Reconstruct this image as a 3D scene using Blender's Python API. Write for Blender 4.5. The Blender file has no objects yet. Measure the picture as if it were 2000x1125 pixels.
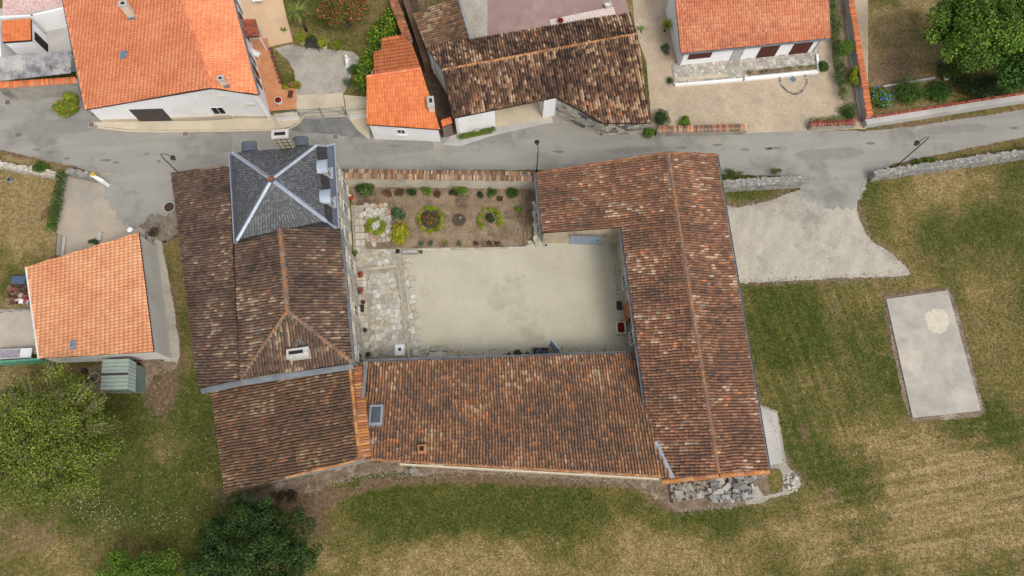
import bpy, bmesh, math, random
import numpy as np
from mathutils import Vector, Matrix

random.seed(7)
rng = np.random.default_rng(7)
scene = bpy.context.scene
COL = scene.collection
R = math.radians

# ------------------------------------------------------------------ camera
CAM_H, TILT, FPX = 55.0, R(17.0), 1350.0          # drone height, tilt from straight down, focal length in photo pixels
cam_d = bpy.data.cameras.new('camera')
cam_d.sensor_width = 36.0
cam_d.lens = 36.0 * FPX / 2000.0
cam_d.clip_end = 3000
cam = bpy.data.objects.new('camera', cam_d)
cam.location = (0, 0, CAM_H)
cam.rotation_euler = (TILT, 0, 0)
COL.objects.link(cam)
scene.camera = cam

# ------------------------------------------------------------------ light: bright overcast, softened sun from the south-east
SUN_AZ, SUN_EL = math.atan2(0.62, -0.78), R(56)
world = bpy.data.worlds.new('World')
scene.world = world
world.use_nodes = True
wn, wl = world.node_tree.nodes, world.node_tree.links
sky = wn.new('ShaderNodeTexSky')
sky.sky_type = 'NISHITA'
sky.sun_disc = False
sky.sun_elevation = SUN_EL
sky.sun_rotation = SUN_AZ
sky.air_density = 1.0
sky.dust_density = 4.0
sky.ozone_density = 0.6
hsv = wn.new('ShaderNodeHueSaturation')
hsv.inputs['Saturation'].default_value = 0.38      # a thin cloud sheet whitens the sky
wl.new(sky.outputs[0], hsv.inputs['Color'])
wl.new(hsv.outputs[0], wn['Background'].inputs[0])
wn['Background'].inputs[1].default_value = 0.15
sun_d = bpy.data.lights.new('sun', 'SUN')
sun_d.energy = 0.8
sun_d.angle = R(18)
sun_d.color = (1.0, 0.96, 0.90)
sun = bpy.data.objects.new('sun', sun_d)
sv = Vector((math.sin(SUN_AZ) * math.cos(SUN_EL), math.cos(SUN_AZ) * math.cos(SUN_EL), math.sin(SUN_EL)))
sun.rotation_euler = sv.to_track_quat('Z', 'Y').to_euler()
sun.location = (20, -30, 60)
COL.objects.link(sun)
vs = scene.view_settings
vs.view_transform = 'Standard'
vs.look = 'None'
vs.exposure = 0.46
vs.gamma = 1.0
vs.use_curve_mapping = False

# ------------------------------------------------------------------ survey: read a point off the photograph at a known height
CT, ST = math.cos(TILT), math.sin(TILT)
def ray(x, y):
    a, b = (x - 1000) / FPX, (562.5 - y) / FPX
    return Vector((a, ST + b * CT, -CT + b * ST))
def G(x, y, z=0.0):
    d = ray(x, y)
    return Vector((0, 0, CAM_H)) + d * ((z - CAM_H) / d.z)
def G2(x, y, z=0.0):
    p = G(x, y, z); return (p.x, p.y)
def proj_np(P):
    q = P - np.array([0, 0, CAM_H])
    f = q[:, 1] * ST - q[:, 2] * CT
    u = q[:, 1] * CT + q[:, 2] * ST
    return 1000 + FPX * q[:, 0] / f, 562.5 - FPX * u / f
class Plane:
    def __init__(s, a, b, c):
        A, B, C_ = G(*a), G(*b), G(*c)
        s.o = A; s.n = (B - A).cross(C_ - A).normalized()
        if s.n.z < 0: s.n = -s.n
    def at(s, x, y):
        d = ray(x, y); o = Vector((0, 0, CAM_H))
        return o + d * ((s.o - o).dot(s.n) / d.dot(s.n))
    def z(s, x, y):
        return s.o.z - ((x - s.o.x) * s.n.x + (y - s.o.y) * s.n.y) / s.n.z

# ------------------------------------------------------------------ value noise for masks
def vnoise(x, y, seed=0):
    xi, yi = np.floor(x).astype(np.int64), np.floor(y).astype(np.int64)
    xf, yf = x - xi, y - yi
    def h(i, j):
        n = (i * 374761393 + j * 668265263 + seed * 982451653) & 0x7fffffff
        n = ((n ^ (n >> 13)) * 1274126177) & 0x7fffffff
        return ((n ^ (n >> 16)) & 0xffff) / 65535.0
    u, v = xf * xf * (3 - 2 * xf), yf * yf * (3 - 2 * yf)
    return (h(xi, yi) * (1 - u) + h(xi + 1, yi) * u) * (1 - v) + (h(xi, yi + 1) * (1 - u) + h(xi + 1, yi + 1) * u) * v
def fbm(x, y, o=4, seed=0):
    s = np.zeros_like(x); a = 0.5
    for k in range(o):
        s += a * vnoise(x * 2**k, y * 2**k, seed + k); a *= 0.5
    return s / (1 - 0.5**o)

# ------------------------------------------------------------------ colours and materials
KA = 0.78
def lin(c, k=KA):
    return tuple(((v / 255 / 12.92) if v / 255 < 0.04045 else ((v / 255 + 0.055) / 1.055) ** 2.4) * k for v in c)
MATS = {}
def _new(name, rough):
    m = bpy.data.materials.new(name); m.use_nodes = True
    n, l = m.node_tree.nodes, m.node_tree.links
    b = n['Principled BSDF']; b.inputs['Roughness'].default_value = rough
    b.inputs['Specular IOR Level'].default_value = 0.3
    return m, n, l, b
def _noise(n, l, pos, scale, detail=4, rough=0.6, sx=1, sy=1, sz=1, rot=0):
    t = n.new('ShaderNodeTexNoise'); t.inputs['Scale'].default_value = scale
    t.inputs['Detail'].default_value = detail; t.inputs['Roughness'].default_value = rough
    if (sx, sy, sz) != (1, 1, 1) or rot:
        mp = n.new('ShaderNodeMapping'); mp.vector_type = 'TEXTURE'; mp.inputs['Scale'].default_value = (1 / sx, 1 / sy, 1 / sz)
        mp.inputs['Rotation'].default_value = (0, 0, rot)
        l.new(pos, mp.inputs[0]); l.new(mp.outputs[0], t.inputs['Vector'])
    else:
        l.new(pos, t.inputs['Vector'])
    return t.outputs['Fac']
def _ramp(n, l, fac, stops):
    r = n.new('ShaderNodeValToRGB'); e = r.color_ramp.elements
    while len(e) < len(stops): e.new(0.5)
    for el, (p, c) in zip(e, stops):
        el.position = p; el.color = (*c, 1) if len(c) == 3 else c
    l.new(fac, r.inputs[0]); return r.outputs[0]
def _mix(n, l, fac, a, b, mode='MIX'):
    x = n.new('ShaderNodeMix'); x.data_type = 'RGBA'; x.blend_type = mode
    for s, v in ((x.inputs[0], fac), (x.inputs[6], a), (x.inputs[7], b)):
        if isinstance(v, (int, float)): s.default_value = v
        elif isinstance(v, tuple): s.default_value = (*v, 1)
        else: l.new(v, s)
    return x.outputs[2]
def _bump(n, l, b, h, dist=0.02, strength=0.6):
    bp = n.new('ShaderNodeBump'); bp.inputs['Distance'].default_value = dist; bp.inputs['Strength'].default_value = strength
    l.new(h, bp.inputs['Height']); l.new(bp.outputs[0], b.inputs['Normal'])
def _pos(n):
    return n.new('ShaderNodeNewGeometry').outputs['Position']
def M(name, c1, c2=None, c3=None, scale=3.0, fine=40.0, fine_amt=0.25, rough=0.85, bump=0.01, stretch=(1, 1, 1), spec=None, metal=0, rot=0, lo=0.35, hi=0.65):
    """mottled surface: broad patches between c1 and c2, a few of c3, fine grain on top"""
    if name in MATS: return MATS[name]
    m, n, l, b = _new(name, rough)
    pos = _pos(n)
    c1 = lin(c1); c2 = lin(c2) if c2 else tuple(v * 0.8 for v in c1)
    f = _noise(n, l, pos, scale, 6, 0.65, *stretch, rot=rot)
    col = _ramp(n, l, f, [(lo, c1), (hi, c2)])
    if c3:
        f3 = _noise(n, l, pos, scale * 0.37, 5, 0.7)
        col = _mix(n, l, _ramp(n, l, f3, [(0.52, (0, 0, 0)), (0.66, (1, 1, 1))]), col, lin(c3))
    fn = _noise(n, l, pos, fine, 3, 0.7)
    g = _ramp(n, l, fn, [(0.25, (1 - fine_amt,) * 3), (0.75, (1 + fine_amt,) * 3)])
    col = _mix(n, l, 1.0, col, g, 'MULTIPLY')
    l.new(col, b.inputs['Base Color'])
    b.inputs['Metallic'].default_value = metal
    if spec is not None: b.inputs['Specular IOR Level'].default_value = spec
    if bump: _bump(n, l, b, fn, bump)
    MATS[name] = m; return m
def MA(name, grain=30.0, amt=0.3, rough=0.85, bump=0.006, spec=0.25, trans=0.0, dirt=None, dirt_scale=1.2, dirt_lo=0.55, dirt_hi=0.7, dirt_amt=0.6, dirt2=None, d2=(.6, .72, .5, 2.0)):
    """colour from the mesh's own colour attribute (each piece its own tint) plus grain and spots of dirt or lichen"""
    if name in MATS: return MATS[name]
    m, n, l, b = _new(name, rough)
    pos = _pos(n)
    at = n.new('ShaderNodeAttribute'); at.attribute_name = 'Col'
    fn = _noise(n, l, pos, grain, 4, 0.7)
    g = _ramp(n, l, fn, [(0.25, (1 - amt,) * 3), (0.75, (1 + amt,) * 3)])
    col = _mix(n, l, 1.0, at.outputs['Color'], g, 'MULTIPLY')
    if dirt:
        f = _noise(n, l, pos, dirt_scale, 6, 0.75)
        col = _mix(n, l, _ramp(n, l, f, [(dirt_lo, (0, 0, 0)), (dirt_hi, (dirt_amt,) * 3)]), col, lin(dirt))
    if dirt2:
        f = _noise(n, l, pos, d2[3], 6, 0.8)
        col = _mix(n, l, _ramp(n, l, f, [(d2[0], (0, 0, 0)), (d2[1], (d2[2],) * 3)]), col, lin(dirt2))
    l.new(col, b.inputs['Base Color'])
    b.inputs['Specular IOR Level'].default_value = spec
    if bump: _bump(n, l, b, fn, bump)
    if trans:
        tr = n.new('ShaderNodeBsdfTranslucent'); l.new(col, tr.inputs['Color'])
        mx = n.new('ShaderNodeMixShader'); mx.inputs[0].default_value = trans
        l.new(b.outputs[0], mx.inputs[1]); l.new(tr.outputs[0], mx.inputs[2])
        l.new(mx.outputs[0], n['Material Output'].inputs[0])
    MATS[name] = m; return m

# ------------------------------------------------------------------ things, parts, meshes
def ori(p):
    o = Vector((0, 0, 0))
    while p is not None: o = o + p.location; p = p.parent
    return o
def tag(o, label=None, cat=None, group=None, kind=None):
    if label: o['label'] = label
    if cat: o['category'] = cat
    if group: o['group'] = group
    if kind: o['kind'] = kind
    return o
def thing(name, label, cat, loc, group=None):
    o = bpy.data.objects.new(name, None); o.empty_display_size = 0.3
    COL.objects.link(o); o.location = Vector(loc)
    return tag(o, label, cat, group)
def link(name, me, parent=None, loc=None):
    o = bpy.data.objects.new(name, me); COL.objects.link(o)
    if parent is not None: o.parent = parent
    if loc is not None: o.location = loc
    return o
class MB:
    def __init__(s): s.v, s.f, s.c = [], [], []
    def add(s, vs_, fs, col=None):
        k = len(s.v); s.v += [tuple(p) for p in vs_]; s.f += [tuple(i + k for i in f) for f in fs]
        if col is not None: s.c += [col] * len(vs_)
        return s
    def box(s, c, d, rz=0.0, col=None, rot=None):
        hx, hy, hz = d[0] / 2, d[1] / 2, d[2] / 2
        m = rot if rot is not None else Matrix.Rotation(rz, 3, 'Z')
        vs_ = [Vector(c) + m @ Vector((x * hx, y * hy, z * hz)) for z in (-1, 1) for x, y in ((-1, -1), (1, -1), (1, 1), (-1, 1))]
        return s.add(vs_, [(3, 2, 1, 0), (4, 5, 6, 7), (0, 1, 5, 4), (1, 2, 6, 5), (2, 3, 7, 6), (3, 0, 4, 7)], col)
    def loft(s, bot, top, col=None, capb=True, capt=True):
        n = len(bot)
        fs = [(i, (i + 1) % n, n + (i + 1) % n, n + i) for i in range(n)]
        if capb: fs.append(tuple(reversed(range(n))))
        if capt: fs.append(tuple(range(n, 2 * n)))
        return s.add(list(bot) + list(top), fs, col)
    def prism(s, poly, z0, z1, col=None, capb=True):
        poly = ccw(poly)
        return s.loft([(p[0], p[1], z0) for p in poly], [(p[0], p[1], z1) for p in poly], col, capb)
    def tube(s, pts, r, n=6, col=None, cap=True):
        pts = [Vector(p) for p in pts]; rr = r if isinstance(r, (list, tuple)) else [r] * len(pts)
        vs_ = []
        for i, p in enumerate(pts):
            t = (pts[min(i + 1, len(pts) - 1)] - pts[max(i - 1, 0)]).normalized()
            a = t.orthogonal().normalized() if abs(t.z) > 0.99 else t.cross(Vector((0, 0, 1))).normalized()
            b = t.cross(a)
            vs_ += [p + (a * math.cos(2 * math.pi * k / n) + b * math.sin(2 * math.pi * k / n)) * rr[i] for k in range(n)]
        fs = [(i * n + k, i * n + (k + 1) % n, (i + 1) * n + (k + 1) % n, (i + 1) * n + k) for i in range(len(pts) - 1) for k in range(n)]
        if cap: fs += [tuple(reversed(range(n))), tuple(range((len(pts) - 1) * n, len(pts) * n))]
        return s.add(vs_, fs, col)
    def lathe(s, c, prof, n=14, col=None, sx=1, sy=1):
        c = Vector(c); vs_ = []
        for r, z in prof:
            vs_ += [c + Vector((r * sx * math.cos(2 * math.pi * k / n), r * sy * math.sin(2 * math.pi * k / n), z)) for k in range(n)]
        fs = [(i * n + k, i * n + (k + 1) % n, (i + 1) * n + (k + 1) % n, (i + 1) * n + k) for i in range(len(prof) - 1) for k in range(n)]
        fs += [tuple(reversed(range(n))), tuple(range((len(prof) - 1) * n, len(prof) * n))]
        return s.add(vs_, fs, col)
    def stone(s, c, d, rz=0, col=None, j=0.18):
        k = len(s.v); s.box(c, d, rz, col)
        for i in range(k, k + 8):
            p = s.v[i]; s.v[i] = (p[0] + random.uniform(-j, j) * d[0], p[1] + random.uniform(-j, j) * d[1], p[2] + random.uniform(-j, j) * d[2] * 0.6)
        return s
    def mesh(s, name, mat, off, smooth=False):
        me = bpy.data.meshes.new(name)
        me.from_pydata([(p[0] - off[0], p[1] - off[1], p[2] - off[2]) for p in s.v], [], s.f)
        if s.c:
            a = me.color_attributes.new('Col', 'FLOAT_COLOR', 'POINT')
            a.data.foreach_set('color', np.array([(*q[:3], 1.0) for q in s.c], dtype=np.float32).ravel())
        me.materials.append(mat)
        if smooth: me.polygons.foreach_set('use_smooth', [True] * len(me.polygons))
        me.update(); return me
    def build(s, name, mat, parent=None, smooth=False, loc=None):
        if parent is not None:
            return link(name, s.mesh(name, mat, ori(parent), smooth), parent)
        if loc is None:
            a = np.array(s.v); loc = Vector(((a[:, 0].min() + a[:, 0].max()) / 2, (a[:, 1].min() + a[:, 1].max()) / 2, a[:, 2].min()))
        return link(name, s.mesh(name, mat, loc, smooth), None, loc)
def np_mesh(name, V, F, mat, colors=None, off=(0, 0, 0), smooth=False):
    """fast mesh from numpy: V (n,3), F (m,k) all k-gons"""
    me = bpy.data.meshes.new(name); V = np.asarray(V, dtype=np.float64) - np.array(off)
    me.vertices.add(len(V)); me.vertices.foreach_set('co', V.astype(np.float32).ravel())
    m, k = F.shape
    me.loops.add(m * k); me.loops.foreach_set('vertex_index', F.astype(np.int32).ravel())
    me.polygons.add(m); me.polygons.foreach_set('loop_start', np.arange(0, m * k, k, dtype=np.int32))
    if smooth: me.polygons.foreach_set('use_smooth', np.ones(m, dtype=bool))
    me.update(calc_edges=True)
    if colors is not None:
        a = me.color_attributes.new('Col', 'FLOAT_COLOR', 'POINT')
        c = np.ones((len(V), 4), dtype=np.float32); c[:, :3] = colors
        a.data.foreach_set('color', c.ravel())
    me.materials.append(mat); return me

# ------------------------------------------------------------------ plane geometry
def area2(p): return sum(p[i][0] * p[(i + 1) % len(p)][1] - p[(i + 1) % len(p)][0] * p[i][1] for i in range(len(p)))
def ccw(p):
    return list(p) if area2(p) > 0 else list(reversed(p))
def inside(poly, x, y):
    r = False; j = len(poly) - 1
    for i in range(len(poly)):
        xi, yi = poly[i][0], poly[i][1]; xj, yj = poly[j][0], poly[j][1]
        if (yi > y) != (yj > y) and x < (xj - xi) * (y - yi) / (yj - yi) + xi: r = not r
        j = i
    return r
def inside_np(poly, X, Y):
    r = np.zeros(X.shape, bool); j = len(poly) - 1
    for i in range(len(poly)):
        xi, yi = poly[i][0], poly[i][1]; xj, yj = poly[j][0], poly[j][1]
        if yi != yj:
            r ^= ((yi > Y) != (yj > Y)) & (X < (xj - xi) * (Y - yi) / (yj - yi) + xi)
        j = i
    return r
def inset(poly, d):
    p = ccw([Vector(q[:2]) for q in poly]); n = len(p); out = []
    for i in range(n):
        a, b, c = p[i - 1], p[i], p[(i + 1) % n]
        e1, e2 = (b - a).normalized(), (c - b).normalized()
        n1, n2 = Vector((-e1.y, e1.x)), Vector((-e2.y, e2.x))
        m = (n1 + n2); m = m / max(m.length_squared, 0.2) * 2
        out.append((b.x + m.x * d, b.y + m.y * d))
    return out
def rough_edge(poly, step=0.35, amp=0.10, seed=1, scale=1.4):
    """the outline of a worn or hand-laid surface: subdivided and shifted by noise"""
    out = []; n = len(poly)
    for i in range(n):
        a, b = Vector(poly[i][:2]), Vector(poly[(i + 1) % n][:2])
        k = max(1, int((b - a).length / step))
        for q in range(k):
            out.append(a.lerp(b, q / k))
    P = np.array([(p.x, p.y) for p in out])
    dx = (fbm(P[:, 0] * scale + 9.1, P[:, 1] * scale, 3, seed) - 0.5) * 2 * amp + rng.normal(0, amp * 0.25, len(P))
    dy = (fbm(P[:, 0] * scale, P[:, 1] * scale + 5.3, 3, seed + 9) - 0.5) * 2 * amp + rng.normal(0, amp * 0.35, len(P))
    return [(x, y) for x, y in zip(P[:, 0] + dx, P[:, 1] + dy)]
def sheet(name, poly, z, mat, amp=0.1, step=0.35, seed=1, kind='structure', parent=None, scale=1.4):
    pl = ccw(rough_edge(poly, step * .5, amp, seed, scale) if amp else [tuple(p[:2]) for p in poly])
    bm = bmesh.new()
    vs_ = [bm.verts.new((p[0], p[1], z)) for p in pl]
    es = [bm.edges.new((vs_[i], vs_[(i + 1) % len(vs_)])) for i in range(len(vs_))]
    bmesh.ops.triangle_fill(bm, use_beauty=True, use_dissolve=False, edges=es, normal=(0, 0, 1))
    bmesh.ops.recalc_face_normals(bm, faces=bm.faces)
    if bm.faces and sum(f.normal.z for f in bm.faces) < 0: bmesh.ops.reverse_faces(bm, faces=bm.faces)
    me = bpy.data.meshes.new(name); bm.to_mesh(me); bm.free(); me.materials.append(mat)
    o = link(name, me, parent)
    if parent is None: o['kind'] = kind
    return o
def pxpoly(pts, z=0.0): return [G2(x, y, z) for x, y in pts]
def smooth_px(pts, n=5, closed=True):
    """Catmull-Rom through photo points"""
    out = []; m = len(pts)
    for i in range(m if closed else m - 1):
        p = [pts[(i + k - 1) % m] if closed else pts[min(max(i + k - 1, 0), m - 1)] for k in range(4)]
        for q in range(n):
            t = q / n
            out.append(tuple(0.5 * (2 * p[1][d] + (p[2][d] - p[0][d]) * t + (2 * p[0][d] - 5 * p[1][d] + 4 * p[2][d] - p[3][d]) * t * t + (3 * p[1][d] - p[0][d] - 3 * p[2][d] + p[3][d]) * t**3) for d in (0, 1)))
    if not closed: out.append(pts[-1])
    return out
# ------------------------------------------------------------------ tiled roofs
def pal(cols, grey=0.0, k=1.0):
    out = []
    for c in cols:
        g = .35 * c[0] + .45 * c[1] + .2 * c[2]
        out.append(lin(tuple(min(255, (v * (1 - grey) + g * w * grey) * k) for v, w in zip(c, (1.03, 1.02, .84)))))
    return out
PAL = {
 'east': (pal([(152, 98, 76), (128, 82, 66), (108, 74, 62), (172, 120, 94), (198, 160, 136), (96, 76, 72), (206, 116, 76), (146, 126, 114), (118, 80, 66), (138, 88, 68), (160, 106, 82), (84, 64, 60)], 0.22, 1.12),
          [3, 3.2, 2.6, 1.5, .5, 1.2, .45, .7, 3, 3, 2, .9]),
 'manor': (pal([(118, 86, 74), (100, 74, 64), (86, 66, 60), (136, 100, 82), (170, 138, 114), (74, 60, 58), (150, 92, 70), (120, 104, 94), (108, 78, 68), (94, 72, 66), (142, 112, 92), (66, 54, 52)], 0.22, 1.14),
          [3, 3, 2.4, 1.6, .6, 1.5, .35, .8, 3, 3, 1.0, 1.0]),
 'long': (pal([(148, 100, 76), (166, 116, 86), (122, 88, 72), (186, 136, 104), (104, 84, 78), (198, 116, 72), (136, 94, 74), (158, 122, 98), (112, 82, 68), (176, 108, 70), (190, 152, 124), (92, 74, 70)], 0.14, 1.12),
          [3, 2, 2.6, 1, 1.6, .5, 3, 1.4, 2, .8, .5, 1]),
 'west': (pal([(130, 88, 68), (112, 78, 62), (96, 70, 58), (148, 108, 82), (164, 136, 110), (84, 64, 56), (160, 96, 66), (134, 112, 94), (118, 82, 64), (104, 74, 62), (150, 118, 92), (76, 60, 54)], 0.22, 1.08),
          [3, 3, 2.2, 1.6, .6, 1.3, .5, .9, 3, 3, 1.2, .8]),
 'north': (pal([(84, 66, 56), (108, 80, 64), (140, 106, 84), (172, 138, 110), (196, 164, 132), (70, 56, 50), (206, 122, 80), (128, 100, 84), (96, 74, 62), (118, 88, 70), (152, 110, 82), (62, 52, 48)], 0.2, 1.06),
          [2.4, 2.6, 2, 1.4, .8, 1.8, .35, 1.6, 2.4, 2.4, 1.4, 1.3]),
 'orange': (pal([(250, 156, 112), (246, 150, 106), (252, 162, 118), (242, 146, 102), (248, 158, 114), (240, 142, 100)]), [1, 1, 1, 1, 1, .7]),
 'annex': (pal([(226, 130, 80), (220, 124, 74), (230, 138, 88), (212, 116, 68), (224, 132, 82), (204, 110, 64)]), [1, 1, 1, .8, 1, .5]),
 'barn': (pal([(250, 178, 134), (246, 172, 128), (252, 184, 140), (242, 168, 124), (248, 176, 130), (240, 164, 120)]), [1, 1, 1, 1, 1, .6]),
 'villa': (pal([(206, 134, 100), (198, 122, 90), (214, 146, 114), (188, 112, 84), (204, 128, 96), (176, 110, 88)]), [1, 1, .9, .8, 1, .35]),
}
def arc(w0, w1, h0, h1, L, n=5, up=1, z0=0.0, z1=0.0):
    """a canal tile: half-round, tapering; ends at v=0 (top) and v=L (bottom)"""
    v = []
    for (w, h, y, z) in ((w0, h0, 0.0, z0), (w1, h1, L, z1)):
        for k in range(n + 1):
            t = math.pi * k / n
            v.append((-w * math.cos(t), y, z + up * h * math.sin(t)))
    f = [(k, k + 1, n + 2 + k, n + 1 + k) for k in range(n)]
    return np.array(v), np.array(f)
def pan(P, L, roll=.066, rise=.010):
    """an interlocking pan tile: flat channel with one roll, front edge standing proud"""
    pr = [(-.5, 0), (-.24, 0.0), (-.16, roll * .62), (.04, roll), (.24, roll * .62), (.32, 0), (.5, 0)]
    v = [(x * P, 0.0, z) for x, z in pr] + [(x * P, L, z + rise) for x, z in pr] + [(x * P, L, z - .012) for x, z in pr]
    n = len(pr)
    f = [(k, k + 1, n + k + 1, n + k) for k in range(n - 1)] + [(n + k, n + k + 1, 2 * n + k + 1, 2 * n + k) for k in range(n - 1)]
    return np.array(v), np.array(f)
VARM = {}
def variant(kind, pitch, exp, palname, idx, mat, col):
    key = (kind, round(pitch, 3), round(exp, 3), palname, idx)
    if key not in VARM:
        v, f = TPL(kind, pitch, exp)[0]
        me = np_mesh('roof_tile', v, f, mat, colors=np.array(col)[None, :].repeat(len(v), 0))
        VARM[key] = me
    return VARM[key]
def TPL(kind, pitch, exp):
    if kind == 'canal':
        if pitch > .24:      # narrower covers, open channels
            return arc(pitch * .24, pitch * .31, .065, .085, exp * 1.14, 5, 1, .035, .066), arc(pitch * .46, pitch * .40, .065, .055, exp * 1.14, 4, -1, .050, .075)
        cov = arc(pitch * .28, pitch * .37, .065, .085, exp * 1.14, 5, 1, .030, .062)
        cha = arc(pitch * .42, pitch * .34, .060, .050, exp * 1.14, 4, -1, .050, .075)
        return cov, cha
    if kind == 'pan2': return pan(pitch, exp * 1.05, .05, .045), None
    return pan(pitch, exp * 1.05), None
def tile_roof(roof, plane, polys_px, run_px, palname, kind='canal', pitch=0.218, exp=0.335, singles=300, seed=1, mat=None, moss=None, jit=1.0):
    """lay tiles on a roof plane inside convex outlines (photo points); tiles run from run_px[0] (top) to run_px[1] (bottom)"""
    r = np.random.default_rng(seed)
    n = np.array(plane.n)
    d = np.array(plane.at(*run_px[1]) - plane.at(*run_px[0])); d -= n * d.dot(n); d /= np.linalg.norm(d)
    a = np.cross(d, n); a /= np.linalg.norm(a)
    o = np.array(plane.at(*polys_px[0][0])); root_off = np.array(ori(roof))
    polys = []
    for pp in polys_px:
        q = np.array([np.array(plane.at(*p)) - o for p in pp])
        polys.append(ccw([(float(x @ a), float(x @ d)) for x in q]))
    allp = np.array([p for pl in polys for p in pl])
    u0, v0 = allp.min(0) - 0.6; u1, v1 = allp.max(0) + 0.6
    nu, nv = int((u1 - u0) / pitch) + 1, int((v1 - v0) / exp) + 1
    I, J = np.meshgrid(np.arange(nu), np.arange(nv), indexing='ij')
    coff = r.uniform(-.25, .25, nu) * exp * (1 if kind == 'canal' else 0)
    U = u0 + I * pitch + r.normal(0, .010, I.shape) * jit * (kind == 'canal'); V = v0 + J * exp + coff[:, None] + r.normal(0, .018, I.shape) * jit * (kind == 'canal')
    sag = np.zeros(I.shape)
    if kind == 'canal':      # hand-laid on old timber: wandering rows, uneven courses, a sagging plane
        Uw, Vw = U.copy(), V.copy()
        U = U + (fbm(Uw * .12 + 3, Vw * .45, 3, seed + 50) - .5) * .16; V = V + (fbm(Uw * .55, Vw * .12 + 7, 3, seed + 60) - .5) * .34
        sag = (fbm(Uw * .28, Vw * .28, 3, seed + 70) - .35) * .10
    cols, wts = PAL[palname]; cols = np.array(cols); wts = np.array(wts, float)
    K = len(cols)
    if kind != 'canal': cols = cols * np.array([1.0, 1.06, 1.02])
    if kind == 'canal': kk_ = .97 if palname == 'north' else .80; cols = cols * (np.array([1.06, .99, .97]) if palname == 'north' else np.array([.965, 1.03, 1.0])); cols = cols * kk_ + (cols * (wts / wts.sum())[:, None]).sum(0) * (1 - kk_)
    lum = cols.sum(1); order = np.argsort(lum); cw = np.cumsum(wts[order]) / wts.sum()
    broad = fbm(U * .45 + seed, V * .45, 3, seed) - .5
    wild = .86 if palname == 'north' else .82
    q = np.clip(.5 + (r.random(I.shape) - .5) * wild + broad * .95 + r.normal(0, .14 if palname == 'north' else .06, nu)[:, None] * (kind == 'canal'), 0, .9999)
    idx = order[np.searchsorted(cw, q).clip(0, K - 1)]
    TC, TH = TPL(kind, pitch, exp)
    tilt = r.normal(0, .012, I.shape) * jit * (kind == 'canal'); lift = np.abs(r.normal(0, .007, I.shape)) * jit * (kind == 'canal') + np.maximum(sag, -.01)
    yaw = r.normal(0, .022, I.shape) * jit * (kind == 'canal')
    out_v, out_c, out_f, base = [], [], [], 0
    bmc = bmesh.new(); cl = bmc.verts.layers.float_color.new('Col')
    B = np.stack([a, d, n])
    for pl in polys:
        def classify(u, v, w, L):
            ins = np.ones(u.shape, bool); any_ = np.ones(u.shape, bool)
            m = len(pl)
            for i in range(m):
                x0, y0 = pl[i]; x1, y1 = pl[(i + 1) % m]
                ex, ey = x1 - x0, y1 - y0; l = math.hypot(ex, ey)
                dist = np.stack([((ex * (v + dv - y0)) - (ey * (u + du - x0))) / l for du in (-w, w) for dv in (0, L)])
                ins &= dist.min(0) > 0; any_ &= dist.max(0) > 0
            return ins, any_ & ~ins
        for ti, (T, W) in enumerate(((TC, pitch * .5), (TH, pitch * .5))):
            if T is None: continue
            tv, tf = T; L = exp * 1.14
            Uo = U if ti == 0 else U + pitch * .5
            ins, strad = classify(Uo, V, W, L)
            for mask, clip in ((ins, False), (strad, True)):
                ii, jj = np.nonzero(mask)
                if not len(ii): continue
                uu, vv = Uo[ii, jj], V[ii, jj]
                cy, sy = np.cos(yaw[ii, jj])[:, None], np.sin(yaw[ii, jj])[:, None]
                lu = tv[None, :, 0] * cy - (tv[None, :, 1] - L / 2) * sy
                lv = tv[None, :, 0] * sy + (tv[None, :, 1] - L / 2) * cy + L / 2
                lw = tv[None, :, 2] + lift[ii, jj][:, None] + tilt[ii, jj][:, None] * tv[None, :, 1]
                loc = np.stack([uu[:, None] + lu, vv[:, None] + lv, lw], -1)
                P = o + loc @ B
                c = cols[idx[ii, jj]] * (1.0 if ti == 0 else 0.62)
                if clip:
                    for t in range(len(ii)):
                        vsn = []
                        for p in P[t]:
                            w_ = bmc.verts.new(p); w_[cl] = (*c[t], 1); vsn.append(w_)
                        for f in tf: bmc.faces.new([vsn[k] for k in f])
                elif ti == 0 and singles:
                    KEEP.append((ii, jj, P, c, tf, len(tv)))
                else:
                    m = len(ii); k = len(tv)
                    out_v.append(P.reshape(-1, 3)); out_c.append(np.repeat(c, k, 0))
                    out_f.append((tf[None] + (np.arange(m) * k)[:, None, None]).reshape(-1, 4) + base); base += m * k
        # trim the edge tiles along this outline
        if len(bmc.verts):
            tmp = bmc
            for i in range(len(pl)):
                x0, y0 = pl[i]; x1, y1 = pl[(i + 1) % len(pl)]
                nn = np.array([y1 - y0, -(x1 - x0)]); nn = nn / np.linalg.norm(nn)
                bmesh.ops.bisect_plane(tmp, geom=tmp.verts[:] + tmp.edges[:] + tmp.faces[:], dist=1e-5, plane_co=Vector(o + x0 * a + y0 * d), plane_no=Vector(nn[0] * a + nn[1] * d), clear_outer=True)
            bmesh.ops.triangulate(tmp, faces=tmp.faces[:])
            tmp.verts.index_update()
            EV = np.array([w_.co for w_ in tmp.verts]).reshape(-1, 3); EC = np.array([w_[cl][:3] for w_ in tmp.verts]).reshape(-1, 3)
            EF = np.array([[w_.index for w_ in f.verts] for f in tmp.faces])
            if len(EF): EDGE.append((EV, EC, EF))
            bmc.free(); bmc = bmesh.new(); cl = bmc.verts.layers.float_color.new('Col')
    bmc.free()
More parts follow.
